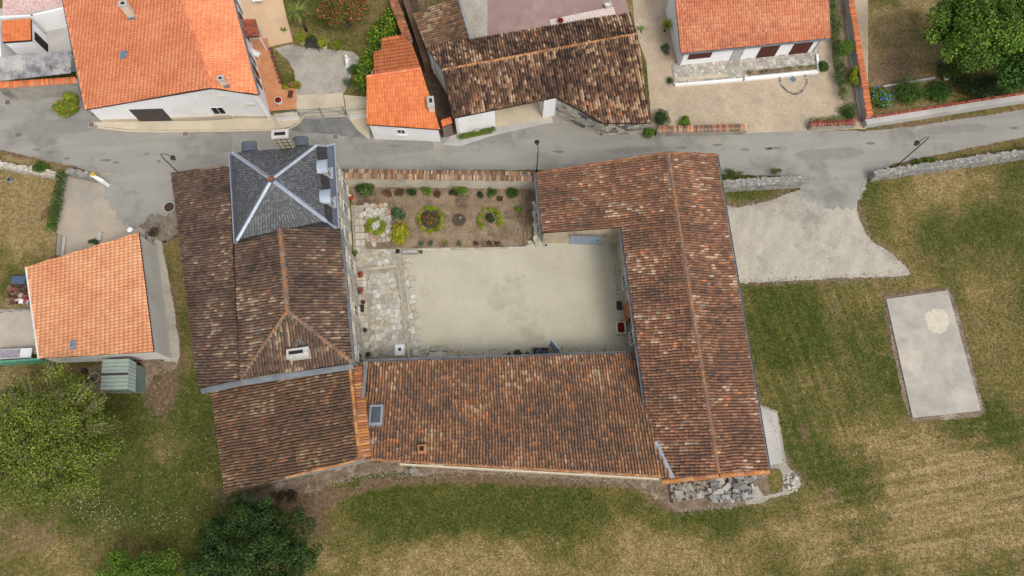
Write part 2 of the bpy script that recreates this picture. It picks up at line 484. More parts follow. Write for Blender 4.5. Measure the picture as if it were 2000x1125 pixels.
    # whole cover tiles: the nearest ones are objects of their own, the rest one part
    if KEEP:
        keep_all = [(k, t) for k in range(len(KEEP)) for t in range(len(KEEP[k][0]))]
        dist = np.array([np.linalg.norm(KEEP[k][2][t].mean(0) - np.array([0, 0, CAM_H])) for k, t in keep_all])
        px, py = proj_np(np.array([KEEP[k][2][t].mean(0) for k, t in keep_all]))
        dist[(px < 4) | (px > 1996) | (py < 4) | (py > 1121)] += 1000
        near = set(np.argsort(dist)[:singles].tolist())
        rest = {}
        for q_, (k, t) in enumerate(keep_all):
            if q_ in near:
                i, j = KEEP[k][0][t], KEEP[k][1][t]
                me = variant(kind, pitch, exp, palname, int(idx[i, j]), mat, cols[idx[i, j]])
                ob = bpy.data.objects.new('roof_tile', me); COL.objects.link(ob); ob.parent = roof
                yw = yaw[i, j]; L = exp * 1.14
                a2 = a * math.cos(yw) + d * math.sin(yw); d2 = -a * math.sin(yw) + d * math.cos(yw)
                d3 = d2 + n * tilt[i, j]
                org = o + a * U[i, j] + d * V[i, j] + n * lift[i, j] + (d - d2) * (L / 2)
                ob.matrix_local = Matrix(((a2[0], d3[0], n[0], org[0] - root_off[0]), (a2[1], d3[1], n[1], org[1] - root_off[1]), (a2[2], d3[2], n[2], org[2] - root_off[2]), (0, 0, 0, 1)))
            else:
                rest.setdefault(k, []).append(t)
        for k, ts in rest.items():
            P, c, tf, kk = KEEP[k][2][ts], KEEP[k][3][ts], KEEP[k][4], KEEP[k][5]
            m = len(ts)
            out_v.append(P.reshape(-1, 3)); out_c.append(np.repeat(c, kk, 0))
            out_f.append((tf[None] + (np.arange(m) * kk)[:, None, None]).reshape(-1, 4) + base); base += m * kk
    KEEP.clear()
    Z3 = np.zeros((0, 3)); V_ = np.concatenate(out_v + [Z3]); C_ = np.concatenate(out_c + [Z3]); F_ = np.concatenate(out_f + [np.zeros((0, 4), int)])
    F3 = np.concatenate([F_[:, [0, 1, 2]], F_[:, [0, 2, 3]]])
    for EV, EC, EF in EDGE:
        F3 = np.concatenate([F3, EF + len(V_)]); V_ = np.concatenate([V_, EV]); C_ = np.concatenate([C_, EC])
    EDGE.clear()
    if not len(F3): return None
    me = np_mesh('roof_tiles', V_, F3, mat, C_, root_off)
    ob = link('roof_tiles', me, roof); ob['kind'] = 'stuff'
    return ob
KEEP, EDGE = [], []
T_OLD = MA('old_clay_tile', 26, .34, .9, .010, .15, dirt=(84, 70, 58), dirt_scale=.9, dirt_lo=.53, dirt_hi=.70, dirt_amt=.6, dirt2=(168, 120, 70), d2=(.58, .72, .55, 1.7))
T_LICH = MA('lichen_clay_tile', 26, .34, .9, .010, .15, dirt=(178, 116, 60), dirt_scale=0.9, dirt_lo=.55, dirt_hi=.74, dirt_amt=.55, dirt2=(92, 80, 68), d2=(.54, .68, .6, 1.2))
T_NEW = MA('new_clay_tile', 7, .10, .75, .003, .25, dirt=(214, 120, 82), dirt_scale=.45, dirt_lo=.45, dirt_hi=.75, dirt_amt=.7, dirt2=(120, 84, 66), d2=(.66, .74, .55, 3.2))
M_DECK = M('roof_underlay', (70, 54, 46), (54, 42, 36), rough=.95)
M_MORTAR = M('old_mortar', (176, 160, 140), (150, 128, 106), (196, 128, 70), scale=2.0)
M_RIDGE_L = M('lichen_ridge', (186, 124, 74), (158, 108, 76), (182, 150, 116), scale=3, fine=30)
M_ZINC = M('zinc', (188, 197, 208), (164, 174, 188), scale=1.2, fine=14, fine_amt=.08, rough=.5, bump=.001, metal=.25)
M_ZINC_D = M('zinc_weathered', (128, 134, 140), (104, 108, 112), scale=1.5, fine=18, fine_amt=.15, rough=.6, bump=.001)
def deck(root, name, plane, px, mat=M_DECK, th=0.14, drop=0.012):
    """the boarding under the tiles: the part of the thing that carries them"""
    top = [plane.at(*p) - plane.n * drop for p in px]
    if area2([(p.x, p.y) for p in top]) < 0: top.reverse()
    mb = MB().loft([p - Vector((0, 0, th)) for p in top], top)
    return mb.build(name, mat, root)
def ridge_tiles(roof, pts3, palname, r=0.12, step=0.42, mat=None, seed=3, mort=None, lift=0.04):
    """a row of half-round capping tiles along a 3D line, each one a piece of its own"""
    rr = random.Random(seed); cols = PAL[palname][0]
    for a, b in zip(pts3[:-1], pts3[1:]):
        a, b = Vector(a), Vector(b); L = (b - a).length; n = max(1, int(L / step)); t = (b - a).normalized()
        s = t.cross(Vector((0, 0, 1))).normalized(); w = s.cross(t)
        if mort:
            MB().loft([a - s * r * 1.5 - w * .06, a + s * r * 1.5 - w * .06, b + s * r * 1.5 - w * .06, b - s * r * 1.5 - w * .06],
                      [a - s * r * 1.15 + w * .05, a + s * r * 1.15 + w * .05, b + s * r * 1.15 + w * .05, b - s * r * 1.15 + w * .05]).build('mortar_bed', mort, roof)
        for k in range(n):
            c = cols[rr.randrange(len(cols))]
            p0, p1 = a + t * (L * k / n), a + t * (L * (k + 1.1) / n if k < n - 1 else L)
            mb = MB(); vs_ = []
            for p, q, z in ((p0, r * .86, lift), (p1, r, lift + .02)):
                vs_ += [p + s * (-q * math.cos(math.pi * i / 6)) + w * (q * .85 * math.sin(math.pi * i / 6) + z) for i in range(7)]
            mb.add(vs_, [(i, i + 1, 8 + i, 7 + i) for i in range(6)] + [tuple(range(7, 14)), tuple(reversed(range(7)))], c)
            mb.build('ridge_tile', mat or T_OLD, roof)
def gutter(root, pts3, mat, r=0.09, name='gutter'):
    mb = MB()
    for a, b in zip(pts3[:-1], pts3[1:]):
        a, b = Vector(a), Vector(b); t = (b - a).normalized(); s = t.cross(Vector((0, 0, 1))).normalized()
        vs_ = []
        for p in (a, b):
            vs_ += [p + s * (r * math.cos(math.pi * k / 6)) - Vector((0, 0, r * math.sin(math.pi * k / 6))) for k in range(7)]
            vs_ += [p + s * ((r - .012) * math.cos(math.pi * k / 6)) - Vector((0, 0, (r - .012) * math.sin(math.pi * k / 6))) for k in reversed(range(7))]
        mb.add(vs_, [(i, (i + 1) % 14, 14 + (i + 1) % 14, 14 + i) for i in range(14)] + [tuple(range(14)), tuple(reversed(range(14, 28)))])
    return mb.build(name, mat, root)
def wall_ring(root, foot, zfun, mat, name='wall', z0=-0.05):
    """outer walls rising from a footprint to the underside of the roof"""
    foot = ccw(foot)
    mb = MB().loft([(x, y, z0) for x, y in foot], [(x, y, zfun(x, y)) for x, y in foot], capb=False, capt=False)
    return mb.build(name, mat, root)
def on_wall(a, b, s, z, out=0.0):
    """point on the wall line a->b, s metres along, height z, out metres in front (wall outside is to the right of a->b)"""
    a, b = Vector((a[0], a[1], 0)), Vector((b[0], b[1], 0)); t = (b - a).normalized(); nrm = Vector((t.y, -t.x, 0))
    return a + t * s + nrm * out + Vector((0, 0, z)), math.atan2(t.y, t.x)
def window(root, a, b, s, z, w, h, frame, glass, name='window', shutters=None, sill=None, depth=.06):
    p, rz = on_wall(a, b, s, z + h / 2, .0)
    Rm = Matrix.Rotation(rz, 3, 'Z'); n = Rm @ Vector((0, -1, 0)); t = Rm @ Vector((1, 0, 0)); Z = Vector((0, 0, 1))
    mb = MB(); f = .07
    mb.box(p + t * (-w / 2 + f / 2) + n * .02, (f, depth, h), rz).box(p + t * (w / 2 - f / 2) + n * .02, (f, depth, h), rz)
    mb.box(p + Z * (h / 2 - f / 2) + n * .021, (w - 2 * f, depth, f), rz).box(p - Z * (h / 2 - f / 2) + n * .021, (w - 2 * f, depth, f), rz)
    mb.box(p + n * .019, (f * .7, depth * .8, h - 2 * f), rz)
    o = mb.build(name, frame, root)
    MB().box(p + n * .012, (w - 2 * f, .02, h - 2 * f), rz).build('pane', glass, o)
    if sill: MB().box(p - Z * (h / 2 + .05) + n * .08, (w + .2, .2, .08), rz).build('sill', sill, o)
    if shutters:
        for sg in (-1, 1):
            MB().box(p + t * sg * (w / 2 + w / 4 + .03) + n * .05, (w / 2, .05, h), rz).build('shutter', shutters, o)
    return o
def door(root, a, b, s, w, h, mat, name='door', planks=4, handle=None, z=0.0):
    p, rz = on_wall(a, b, s, z + h / 2, .03); Rm = Matrix.Rotation(rz, 3, 'Z'); n = Rm @ Vector((0, -1, 0)); t = Rm @ Vector((1, 0, 0))
    mb = MB()
    for k in range(planks):
        mb.box(p + t * (-w / 2 + (k + .5) * w / planks), (w / planks - .02, .06, h), rz)
    mb.box(p - n * .02, (w, .04, h), rz)
    o = mb.build(name, mat, root)
    if handle: MB().box(p + t * w * .35 + n * .06, (.12, .06, .05), rz).build('handle', handle, o)
    return o
# ------------------------------------------------------------------ vegetation
M_LEAF = MA('leaf', 14, .18, .6, 0, .3, trans=.22)
M_NEEDLE = MA('dark_leaf', 14, .22, .75, 0, .12, trans=.10)
M_FLOWER = MA('petal', 14, .15, .6, 0, .2, trans=.15)
M_BARK = M('bark', (112, 96, 80), (84, 70, 58), scale=6, rough=.95)
M_TWIG = M('pale_twig', (150, 136, 110), (120, 108, 84), scale=6, rough=.95)
M_TERRA = M('terracotta', (186, 108, 76), (164, 90, 64), scale=5, rough=.8)
M_SOIL_POT = M('pot_soil', (84, 64, 50), (64, 48, 38), scale=8)
GREENS = {
 'walnut': [(128, 144, 48), (112, 128, 42), (146, 156, 62), (92, 112, 36), (154, 162, 76), (118, 134, 48)],
 'dark': [(58, 80, 38), (70, 94, 46), (48, 68, 32), (84, 108, 56), (64, 86, 44)],
 'mid': [(84, 116, 40), (70, 100, 34), (100, 132, 48), (58, 86, 30), (92, 122, 46)],
 'lime': [(160, 176, 32), (146, 164, 28), (176, 188, 44), (128, 148, 28), (168, 180, 60)],
 'fresh': [(112, 150, 40), (96, 134, 36), (130, 164, 52), (82, 118, 32), (120, 154, 60)],
 'maple': [(94, 124, 34), (80, 110, 28), (110, 140, 42), (66, 96, 26), (122, 148, 54)],
 'hedge': [(66, 104, 34), (80, 118, 38), (54, 88, 30), (92, 130, 44), (62, 98, 38)],
 'grey': [(120, 134, 112), (104, 120, 98), (138, 150, 130), (92, 108, 86)],
 'glauc': [(104, 132, 92), (88, 116, 78), (122, 148, 112), (76, 102, 66)],
 'olive': [(126, 134, 66), (110, 118, 54), (142, 148, 80), (96, 104, 46)],
 'gold': [(206, 186, 40), (190, 170, 36), (170, 168, 48), (150, 152, 44), (216, 200, 70)],
 'redleaf': [(176, 92, 64), (156, 78, 52), (190, 116, 84), (110, 104, 46), (92, 98, 40), (80, 92, 36)],
 'red': [(190, 40, 32), (168, 30, 28), (206, 62, 48), (120, 40, 30)],
 'pinkred': [(206, 110, 96), (186, 84, 74), (220, 140, 120), (150, 60, 56), (90, 100, 50)],
 'purple': [(140, 70, 84), (116, 54, 70), (160, 96, 104), (84, 96, 46)],
 'orange': [(222, 120, 50), (206, 100, 44), (230, 146, 70)],
 'yellow': [(232, 206, 60), (222, 190, 40)],
 'white': [(236, 232, 220), (222, 218, 204)],
 'blue': [(96, 124, 196), (120, 140, 206), (86, 106, 170)],
 'dead': [(150, 110, 80), (130, 92, 66), (168, 130, 100), (112, 80, 58)],
 'russet': [(110, 84, 64), (92, 70, 54), (126, 100, 76), (78, 84, 44)],
}
def leaf_mesh(P, N, size, asp, cols, r, fold=.25):
    n = len(P); t = np.cross(N, r.normal(size=(n, 3))); t /= np.linalg.norm(t, axis=1)[:, None] + 1e-9
    b = np.cross(N, t); L = (size * r.uniform(.65, 1.35, n))[:, None]; W = L * asp
    V = np.stack([P - t * L / 2, P + b * W / 2 + N * W * fold, P + t * L / 2 - N * L * .12, P - b * W / 2 + N * W * fold], 1).reshape(-1, 3)
    F = np.arange(4 * n).reshape(-1, 4)
    return V, F, np.repeat(cols, 4, 0)
def foliage(name, parent, lobes, n, size, palette, asp=.5, mat=None, seed=1, shell=(.72, 1.03), flat=.45, lobe_var=.18, fill=.25, zmin=.02, accents=()):
    """leaves scattered through the outer volume of many overlapping lobes; lobes = [(centre, rx, ry, rz)]"""
    r = np.random.default_rng(seed)
    vol = np.array([(l[1] * l[2] + l[1] * l[3] + l[2] * l[3]) for l in lobes]); cnt = np.maximum(4, (vol / vol.sum() * n)).astype(int)
    cols = np.array([lin(c) for c in GREENS[palette]])
    Ps, Ns, Cs = [], [], []
    for (c, rx, ry, rz), k in zip(lobes, cnt):
        dirs = r.normal(size=(k, 3)); dirs[:, 2] = np.abs(dirs[:, 2]) * np.where(r.random(k) < .8, 1, -1); dirs /= np.linalg.norm(dirs, axis=1)[:, None]
        rad = np.where(r.random(k) < fill, r.uniform(.25, .8, k), r.uniform(*shell, k))
        p = np.array(c) + dirs * np.array([rx, ry, rz]) * rad[:, None]
        nn = dirs / np.array([rx, ry, rz]); nn /= np.linalg.norm(nn, axis=1)[:, None]
        nn = nn * (1 - flat) + np.array([0, 0, 1]) * flat * .5 + r.normal(0, .45, (k, 3)); nn /= np.linalg.norm(nn, axis=1)[:, None]
        cc = cols[r.integers(0, len(cols), k)] * (1 + r.normal(0, lobe_var)) * r.uniform(.8, 1.2, (k, 1))
        keep = p[:, 2] > zmin
        Ps.append(p[keep]); Ns.append(nn[keep]); Cs.append(np.clip(cc[keep], .004, .9))
    P, N, C_ = np.concatenate(Ps), np.concatenate(Ns), np.concatenate(Cs)
    V, F, CC = leaf_mesh(P, N, size, asp, C_, r)
    me = np_mesh(name, V, F, mat or M_LEAF, CC, ori(parent))
    o = link(name, me, parent)
    for (pn, frac, sz) in accents:                    # blossoms stand on the outer leaves
        k = max(3, int(len(P) * frac)); s = r.choice(len(P), k, replace=False)
        ac = np.array([lin(c) for c in GREENS[pn]])[r.integers(0, len(GREENS[pn]), k)]
        V, F, CC = leaf_mesh(P[s] + N[s] * .03 + np.array([0, 0, .02]), N[s] * .4 + np.array([0, 0, .6]), sz, .9, ac, r)
        link('blossom', np_mesh('blossom', V, F, M_FLOWER, CC, ori(parent)), parent)['kind'] = 'stuff'
    return o
def lobes_in(c, rx, ry, rz, n, lr, seed=1, top=True):
    """lobe centres spread over a crown's shell"""
    r = random.Random(seed); out = []
    for k in range(n):
        th = r.uniform(0, 2 * math.pi); u = r.uniform(.0 if top else -.6, 1); q = math.sqrt(max(0, 1 - u * u)); f = r.uniform(.55, .95)
        l = lr * r.uniform(.65, 1.35)
        out.append(((c[0] + rx * q * math.cos(th) * f, c[1] + ry * q * math.sin(th) * f, c[2] + rz * u * f), l, l, l * r.uniform(.6, .9)))
    return out
def trunk(root, base, top, r0, r1, limbs, mat=None, seed=1):
    rr = random.Random(seed); b, t = Vector(base), Vector(top)
    mb = MB(); mid = b.lerp(t, .5) + Vector((rr.uniform(-.1, .1), rr.uniform(-.1, .1), 0))
    mb.tube([b - Vector((0, 0, .05)), b + Vector((0, 0, .12)), mid, t], [r0 * 1.35, r0, (r0 + r1) / 2, r1], 8)
    o = mb.build('trunk', mat or M_BARK, root, True)
    for e in limbs:
        e = Vector(e); s = b.lerp(t, rr.uniform(.65, 1)); m = s.lerp(e, .5) + Vector((rr.uniform(-.25, .25), rr.uniform(-.25, .25), rr.uniform(0, .3)))
        MB().tube([s, m, e], [r1 * .7, r1 * .4, r1 * .12], 5).build('limb', mat or M_BARK, o, True)
    return o
def tree(name, label, px, zc, crown, n, size, palette, lr, nl, asp=.5, seed=1, mat=None, bark=None, r0=.22, group=None, cat='tree', accents=(), twigs=0, flat=.45, fill=.25, base_z=0.0, shell=(.72, 1.03)):
    """crown centre seen at photo point px at height zc; crown=(rx,ry,rz)"""
    c = G(px[0], px[1], zc); root = thing(name, label, cat, (c.x, c.y, base_z), group)
    lob = lobes_in(c, crown[0], crown[1], crown[2], nl, lr, seed)
    lob.append(((c.x, c.y, c.z), crown[0] * .6, crown[1] * .6, crown[2] * .7))
    rr = random.Random(seed + 5)
    t = trunk(root, (c.x, c.y, base_z), (c.x + rr.uniform(-.2, .2), c.y + rr.uniform(-.2, .2), c.z * .75), r0, r0 * .55, [l[0] for l in rr.sample(lob[:-1], min(14, nl))], bark, seed)
    if twigs:
        mb = MB()
        for k in range(twigs):
            l = rr.choice(lob[:-1]); p = Vector(l[0]); s = p.lerp(Vector(c), .55); dirv = (p - Vector(c)); dirv.z *= .4; dirv.normalize()
            dirv = (dirv + Vector((rr.uniform(-.7, .7), rr.uniform(-.7, .7), rr.uniform(-.1, .5)))).normalized()
            e = p + dirv * l[1] * rr.uniform(.8, 1.6); e.z = p.z + l[3] * rr.uniform(.3, 1.05)
            m = s.lerp(e, .55) + Vector((rr.uniform(-.2, .2), rr.uniform(-.2, .2), rr.uniform(.1, .35)))
            mb.tube([s, m, e], [.045, .03, .012], 4)
        tw = mb.build('twigs', M_TWIG, t); tw['kind'] = 'stuff'
    foliage('crown', root, lob, n, size, palette, asp, mat, seed, shell=shell, accents=accents, flat=flat, fill=fill)
    return root
def shrub(name, label, px, rx, ry, h, palette, n=500, size=.10, seed=1, nl=9, asp=.5, cat='shrub', group=None, accents=(), mat=None, z0=0.0, rot=0.0, trim=False, clear=0.0):
    """a bush whose middle stands at photo point px; rx, ry, h in metres"""
    b = G(px[0], px[1], z0 + h * .45); b.z = z0
    root = thing(name, label, cat, b, group); rr = random.Random(seed); lob = []
    cr, sr = math.cos(rot), math.sin(rot)
    for k in range(nl):
        if trim:
            x, y, z = rr.uniform(-.5, .5), rr.uniform(-.5, .5), rr.uniform(.35, .6); q = .5
        else:
            th, f = rr.uniform(0, 6.28), rr.uniform(.2, .68); x, y, z = math.cos(th) * f, math.sin(th) * f, rr.uniform(.3, .62); q = rr.uniform(.3, .5)
        lob.append(((b.x + (x * rx) * cr - (y * ry) * sr, b.y + (x * rx) * sr + (y * ry) * cr, z0 + clear + h * z), max(.06, min(rx, ry) * q * 1.4), max(.06, min(rx, ry) * q * 1.4), h * .42))
    mb = MB()
    for k in range(5):
        l = rr.choice(lob)[0]; mb.tube([(b.x + rr.uniform(-.04, .04), b.y + rr.uniform(-.04, .04), z0 - .03), (b.x * .5 + l[0] * .5, b.y * .5 + l[1] * .5, z0 + h * .3), l], [.025, .018, .008], 4)
    mb.build('stem', M_BARK, root)
    foliage('foliage', root, lob, int(n * 1.7), size * 1.08, palette, asp, mat, seed, zmin=z0 + .01, accents=accents)
    return root
def hedge_line(name, label, pts_px, width, h, palette, n, size=.10, seed=1, group=None, cat='hedge', accents=(), zref=.5, mat=None):
    rr = random.Random(seed); P = [G(x, y, h * zref) for x, y in pts_px]
    for p in P: p.z = 0
    root = thing(name, label, cat, P[0], group); lob = []; mb = MB()
    for a, b in zip(P[:-1], P[1:]):
        L = (b - a).length; k = max(1, int(L / (width * .42)))
        s = (b - a).normalized().cross(Vector((0, 0, 1)))
        for i in range(k):
            p = a.lerp(b, (i + .5) / k) + s * rr.uniform(-.2, .2) * width
            q = rr.uniform(.65, 1.3)
            if cat == 'plant bed' and rr.random() < .12: continue
            lob.append(((p.x, p.y, h * rr.uniform(.45, .62) + .03), width * .56 * q, width * .56 * q, h * .48))
            mb.tube([(p.x, p.y, -.03), (p.x, p.y, h * .5)], [.03, .015], 4)
    mb.build('stem', M_BARK, root)
    foliage('foliage', root, lob, n, size, palette, .5, mat, seed, accents=accents)
    return root
def rosette(name, label, px, r, h, n, palette, w=.05, seed=1, cat='plant', group=None, z0=0.0, trunk_h=0.0, trunk_r=.1, droop=.5, base=None, zref=None):
    """strap-leaved plant: yucca, palm, grass tuft"""
    rr = random.Random(seed)
    b = base if base is not None else G(px[0], px[1], z0 + trunk_h + h * .5); b = Vector((b.x, b.y, z0))
    root = thing(name, label, cat, b, group); mb = MB(); cols = [lin(c) for c in GREENS[palette]]
    c0 = b + Vector((0, 0, trunk_h))
    if trunk_h: MB().tube([b - Vector((0, 0, .03)), b.lerp(c0, .5), c0 + Vector((0, 0, h * .2))], [trunk_r * 1.2, trunk_r, trunk_r * .8], 7).build('trunk', M_BARK, root, True)
    for k in range(n):
        th = rr.uniform(0, 6.28); el = rr.uniform(.15, 1.35); L = r * rr.uniform(.75, 1.1); ww = w * rr.uniform(.7, 1.2)
        dh = Vector((math.cos(th), math.sin(th), 0)); s = Vector((-dh.y, dh.x, 0)); c = rr.choice(cols); c = tuple(v * rr.uniform(.75, 1.25) for v in c)
        pts = []
        for i in range(4):
            t = i / 3; pts.append(c0 + dh * (L * t * math.cos(el * (1 - droop * t * .6))) + Vector((0, 0, .03 + h * math.sin(el) * t - droop * h * t * t * .6)))
        vs_ = []
        for i, p in enumerate(pts):
            wv = ww * (1, 1, .75, .08)[i]; p.z = max(p.z, z0 + .02); vs_ += [p - s * wv / 2, p + s * wv / 2]
        mb.add(vs_, [(0, 1, 3, 2), (2, 3, 5, 4), (4, 5, 7, 6)], c)
    mb.build('leaves', M_LEAF, root)['kind'] = 'stuff'
    return root
def pot(name, label, px, r, h, mat, palette=None, n=160, size=.08, seed=1, group=None, plant_h=.3, plant_r=None, accents=(), z0=0.0, cat='flower pot'):
    b = G(px[0], px[1], z0 + h); b.z = z0
    root = thing(name, label, cat, b, group)
    MB().lathe(b, [(r * .72, 0), (r * .9, h * .8), (r, h * .82), (r, h), (r * .88, h), (r * .86, h - .05)], 14).build('pot', mat, root, False)
    MB().lathe(b + Vector((0, 0, h - .06)), [(r * .85, 0), (r * .85, .02)], 12).build('soil', M_SOIL_POT, root)
    if palette:
        pr = plant_r or r * 1.1; rr = random.Random(seed)
        lob = [((b.x + rr.uniform(-.4, .4) * pr, b.y + rr.uniform(-.4, .4) * pr, z0 + h + plant_h * rr.uniform(.2, .6)), pr * .65, pr * .65, plant_h * .5) for k in range(6)]
        foliage('plant', root, lob, n, size, palette, .6, None, seed, zmin=z0 + h * .7, accents=accents)
    return root
# ------------------------------------------------------------------ the ground: one sheet to the horizon, dry and green patches as they grow
def grid_axis(a, b, step, far):
    core = list(np.arange(a, b + 1e-6, step)); lo, hi, s = [], [], step
    while (core[0] if not lo else lo[-1]) > -far:
        s *= 1.6; lo.append((core[0] if not lo else lo[-1]) - s)
    s = step
    while (core[-1] if not hi else hi[-1]) < far:
        s *= 1.6; hi.append((core[-1] if not hi else hi[-1]) + s)
    return np.array(lo[::-1] + core + hi)
gx, gy = grid_axis(-52, 52, .22, 900), grid_axis(-14, 52, .22, 900)
GX, GY = np.meshgrid(gx, gy, indexing='ij')
pts = np.stack([GX.ravel(), GY.ravel(), np.zeros(GX.size)], 1)
PX, PY = proj_np(pts); far_ = (np.abs(pts[:, 0]) > 60) | (np.abs(pts[:, 1]) > 60); PX[far_] = -9999; PY[far_] = -9999
def blob(x, y, rx, ry, wob=.5, seed=3):
    q = np.sqrt(((PX - x) / rx) ** 2 + ((PY - y) / ry) ** 2)
    q = q + (fbm(pts[:, 0] * .55 + x, pts[:, 1] * .55 + y, 4, seed) - .5) * 2 * wob
    return np.clip(1.25 - q, 0, 1)
dry = .40 + (fbm(pts[:, 0] * .22, pts[:, 1] * .22, 5, 11) - .5) * 1.0
for x, y, rx, ry, k in [(340, 850, 100, 130, -.30), (300, 770, 70, 60, -.25), (1000, 985, 340, 45, -.42), (730, 960, 120, 40, -.2), (1520, 640, 90, 100, -.25), (1480, 560, 70, 35, -.25),
        (1650, 930, 80, 60, -.30), (1705, 425, 40, 60, -.28), (1440, 1005, 140, 40, -.34), (1575, 860, 60, 70, -.15), (860, 1015, 220, 35, -.2), (1950, 420, 70, 60, -.12), (1930, 830, 70, 40, -.18), (230, 1000, 120, 80, -.22),
        (415, 960, 45, 140, -.3), (1500, 380, 90, 25, -.22), (1640, 690, 110, 120, -.08), (1760, 700, 40, 120, -.1), (20, 520, 50, 40, -.3),
        (1900, 1000, 200, 140, .36), (1740, 1065, 260, 90, .30), (900, 1105, 320, 45, .40), (1290, 1095, 280, 50, .34), (1880, 920, 120, 55, .30), (1800, 385, 120, 55, .26), (1590, 760, 60, 90, .12), (1930, 660, 60, 130, .15),
        (55, 430, 110, 140, .85), (1740, 80, 100, 130, .8), (300, 950, 80, 60, .22), (60, 1050, 120, 60, .35), (60, 740, 100, 35, .45), (620, 60, 70, 60, .10), (1890, 350, 100, 50, .2), (1830, 505, 70, 40, .22), (1850, 560, 60, 20, .2),
        (60, 310, 90, 14, .3), (1850, 225, 200, 20, .35), (1900, 275, 160, 14, .4), (640, 1090, 60, 60, .3), (1690, 340, 60, 14, .3)]:
    dry += blob(x, y, rx * 1.2, ry * 1.2, .8) * k * .8
bare = np.zeros(len(pts))
for x, y, rx, ry, k in [(605, 1010, 55, 60, .8), (560, 965, 140, 30, .8), (50, 1050, 110, 60, .5), (1745, 150, 70, 40, .6), (1615, 965, 28, 20, .55), (1630, 602, 16, 12, .6), (1738, 700, 12, 170, .4), (1900, 640, 14, 150, .3), (1790, 575, 90, 12, .5),
        (330, 740, 60, 60, .75), (310, 790, 40, 40, .4), (345, 590, 12, 130, .5), (1000, 940, 330, 16, .6), (340, 430, 35, 40, .7), (120, 720, 160, 16, .6), (1300, 985, 60, 25, .6), (250, 900, 60, 60, .35), (1560, 880, 20, 100, .35),
        (1660, 950, 40, 16, .3), (620, 50, 120, 60, .2), (1575, 845, 12, 30, .4), (1740, 90, 70, 90, .3), (60, 430, 80, 110, .38), (1850, 1000, 200, 40, .12), (820, 120, 60, 160, .9), (2000, 240, 500, 16, .2), (0, 300, 200, 12, .35)]:
    bare += blob(x, y, rx, ry, .7, 5) * k
def near_edge(poly, w, k):
    """grit and bare earth trodden along the edge of a laid surface"""
    d = np.full(len(pts), 1e9); m_ = (PX > min(p[0] for p in poly) - w) & (PX < max(p[0] for p in poly) + w) & (PY > min(p[1] for p in poly) - w) & (PY < max(p[1] for p in poly) + w)
    x, y = PX[m_], PY[m_]; q = np.full(len(x), 1e9)
    for (ax, ay), (bx, by) in zip(poly, poly[1:] + poly[:1]):
        ex, ey = bx - ax, by - ay; t = np.clip(((x - ax) * ex + (y - ay) * ey) / (ex * ex + ey * ey + 1e-9), 0, 1); q = np.minimum(q, np.hypot(x - ax - t * ex, y - ay - t * ey))
    d[m_] = q; return np.clip(1 - d / w, 0, 1) * k
bare += near_edge([(1405, 402), (1505, 394), (1560, 350), (1690, 342), (1672, 400), (1702, 472), (1772, 530), (1640, 545), (1446, 553)], 16, .75) + near_edge([(1731, 584), (1851, 567), (1916, 802), (1783, 816)], 18, .85) + near_edge([(1500, 800), (1536, 908), (1562, 940), (1505, 974), (1330, 1000), (1240, 954), (1000, 930), (800, 928), (560, 985)], 16, .6) + near_edge([(0, 292), (150, 326), (205, 350)], 10, .6) + near_edge([(300, 455), (316, 470), (352, 690), (346, 715)], 12, .7) + near_edge([(1745, 320), (2000, 268), (2080, 255)], 12, .6) + near_edge([(1690, 256), (2000, 214)], 10, .6)
shade = fbm(pts[:, 0] * .12 + 4, pts[:, 1] * .12, 4, 21)
NX, NY = len(gx), len(gy)
ii = np.arange(NX * NY).reshape(NX, NY)
F = np.stack([ii[:-1, :-1], ii[1:, :-1], ii[1:, 1:], ii[:-1, 1:]], -1).reshape(-1, 4)
m, n, l, b = _new('meadow', .95); pos = _pos(n)
b.inputs['Specular IOR Level'].default_value = .1
at = n.new('ShaderNodeAttribute'); at.attribute_name = 'Col'
sp = n.new('ShaderNodeSeparateColor'); l.new(at.outputs['Color'], sp.inputs[0])
def _math(op, a_, b_):
    x = n.new('ShaderNodeMath'); x.operation = op
    for s, v in zip(x.inputs, (a_, b_)):
        if isinstance(v, (int, float)): s.default_value = v
        else: l.new(v, s)
    return x.outputs[0]
n1, n2, n3 = _noise(n, l, pos, 1.1, 6, .72), _noise(n, l, pos, 3.6, 5, .75), _noise(n, l, pos, 9, 4, .8)
n4 = _noise(n, l, pos, 1.0, 4, .6, .10, 1.9, 1, R(10)); n5 = _noise(n, l, pos, 1.0, 4, .6, .10, 1.9, 1, R(-76))
mw = n.new('ShaderNodeAttribute'); mw.attribute_name = 'Mow'; mws = n.new('ShaderNodeSeparateColor'); l.new(mw.outputs['Color'], mws.inputs[0])
d_ = _math('ADD', sp.outputs[0], _math('MULTIPLY', _math('SUBTRACT', n1, .5), 1.0))
d_ = _math('ADD', d_, _math('MULTIPLY', _math('SUBTRACT', n2, .5), 1.5))
d_ = _math('ADD', d_, _math('MULTIPLY', _math('SUBTRACT', n3, .5), 2.3))
d_ = _math('ADD', d_, _math('MULTIPLY', _math('MULTIPLY', _math('SUBTRACT', n4, .5), 1.1), mws.outputs[0]))
d_ = _math('ADD', d_, _math('MULTIPLY', _math('MULTIPLY', _math('SUBTRACT', n5, .5), 1.1), mws.outputs[1]))
gc = _ramp(n, l, d_, [(0.0, lin((62, 74, 26))), (.22, lin((84, 91, 39))), (.45, lin((108, 103, 56))), (.68, lin((138, 117, 76))), (.86, lin((158, 136, 95))), (1.0, lin((182, 160, 120)))])
sc_ = _ramp(n, l, n2, [(.3, lin((84, 66, 50))), (.55, lin((128, 106, 84))), (.75, lin((170, 152, 130)))])
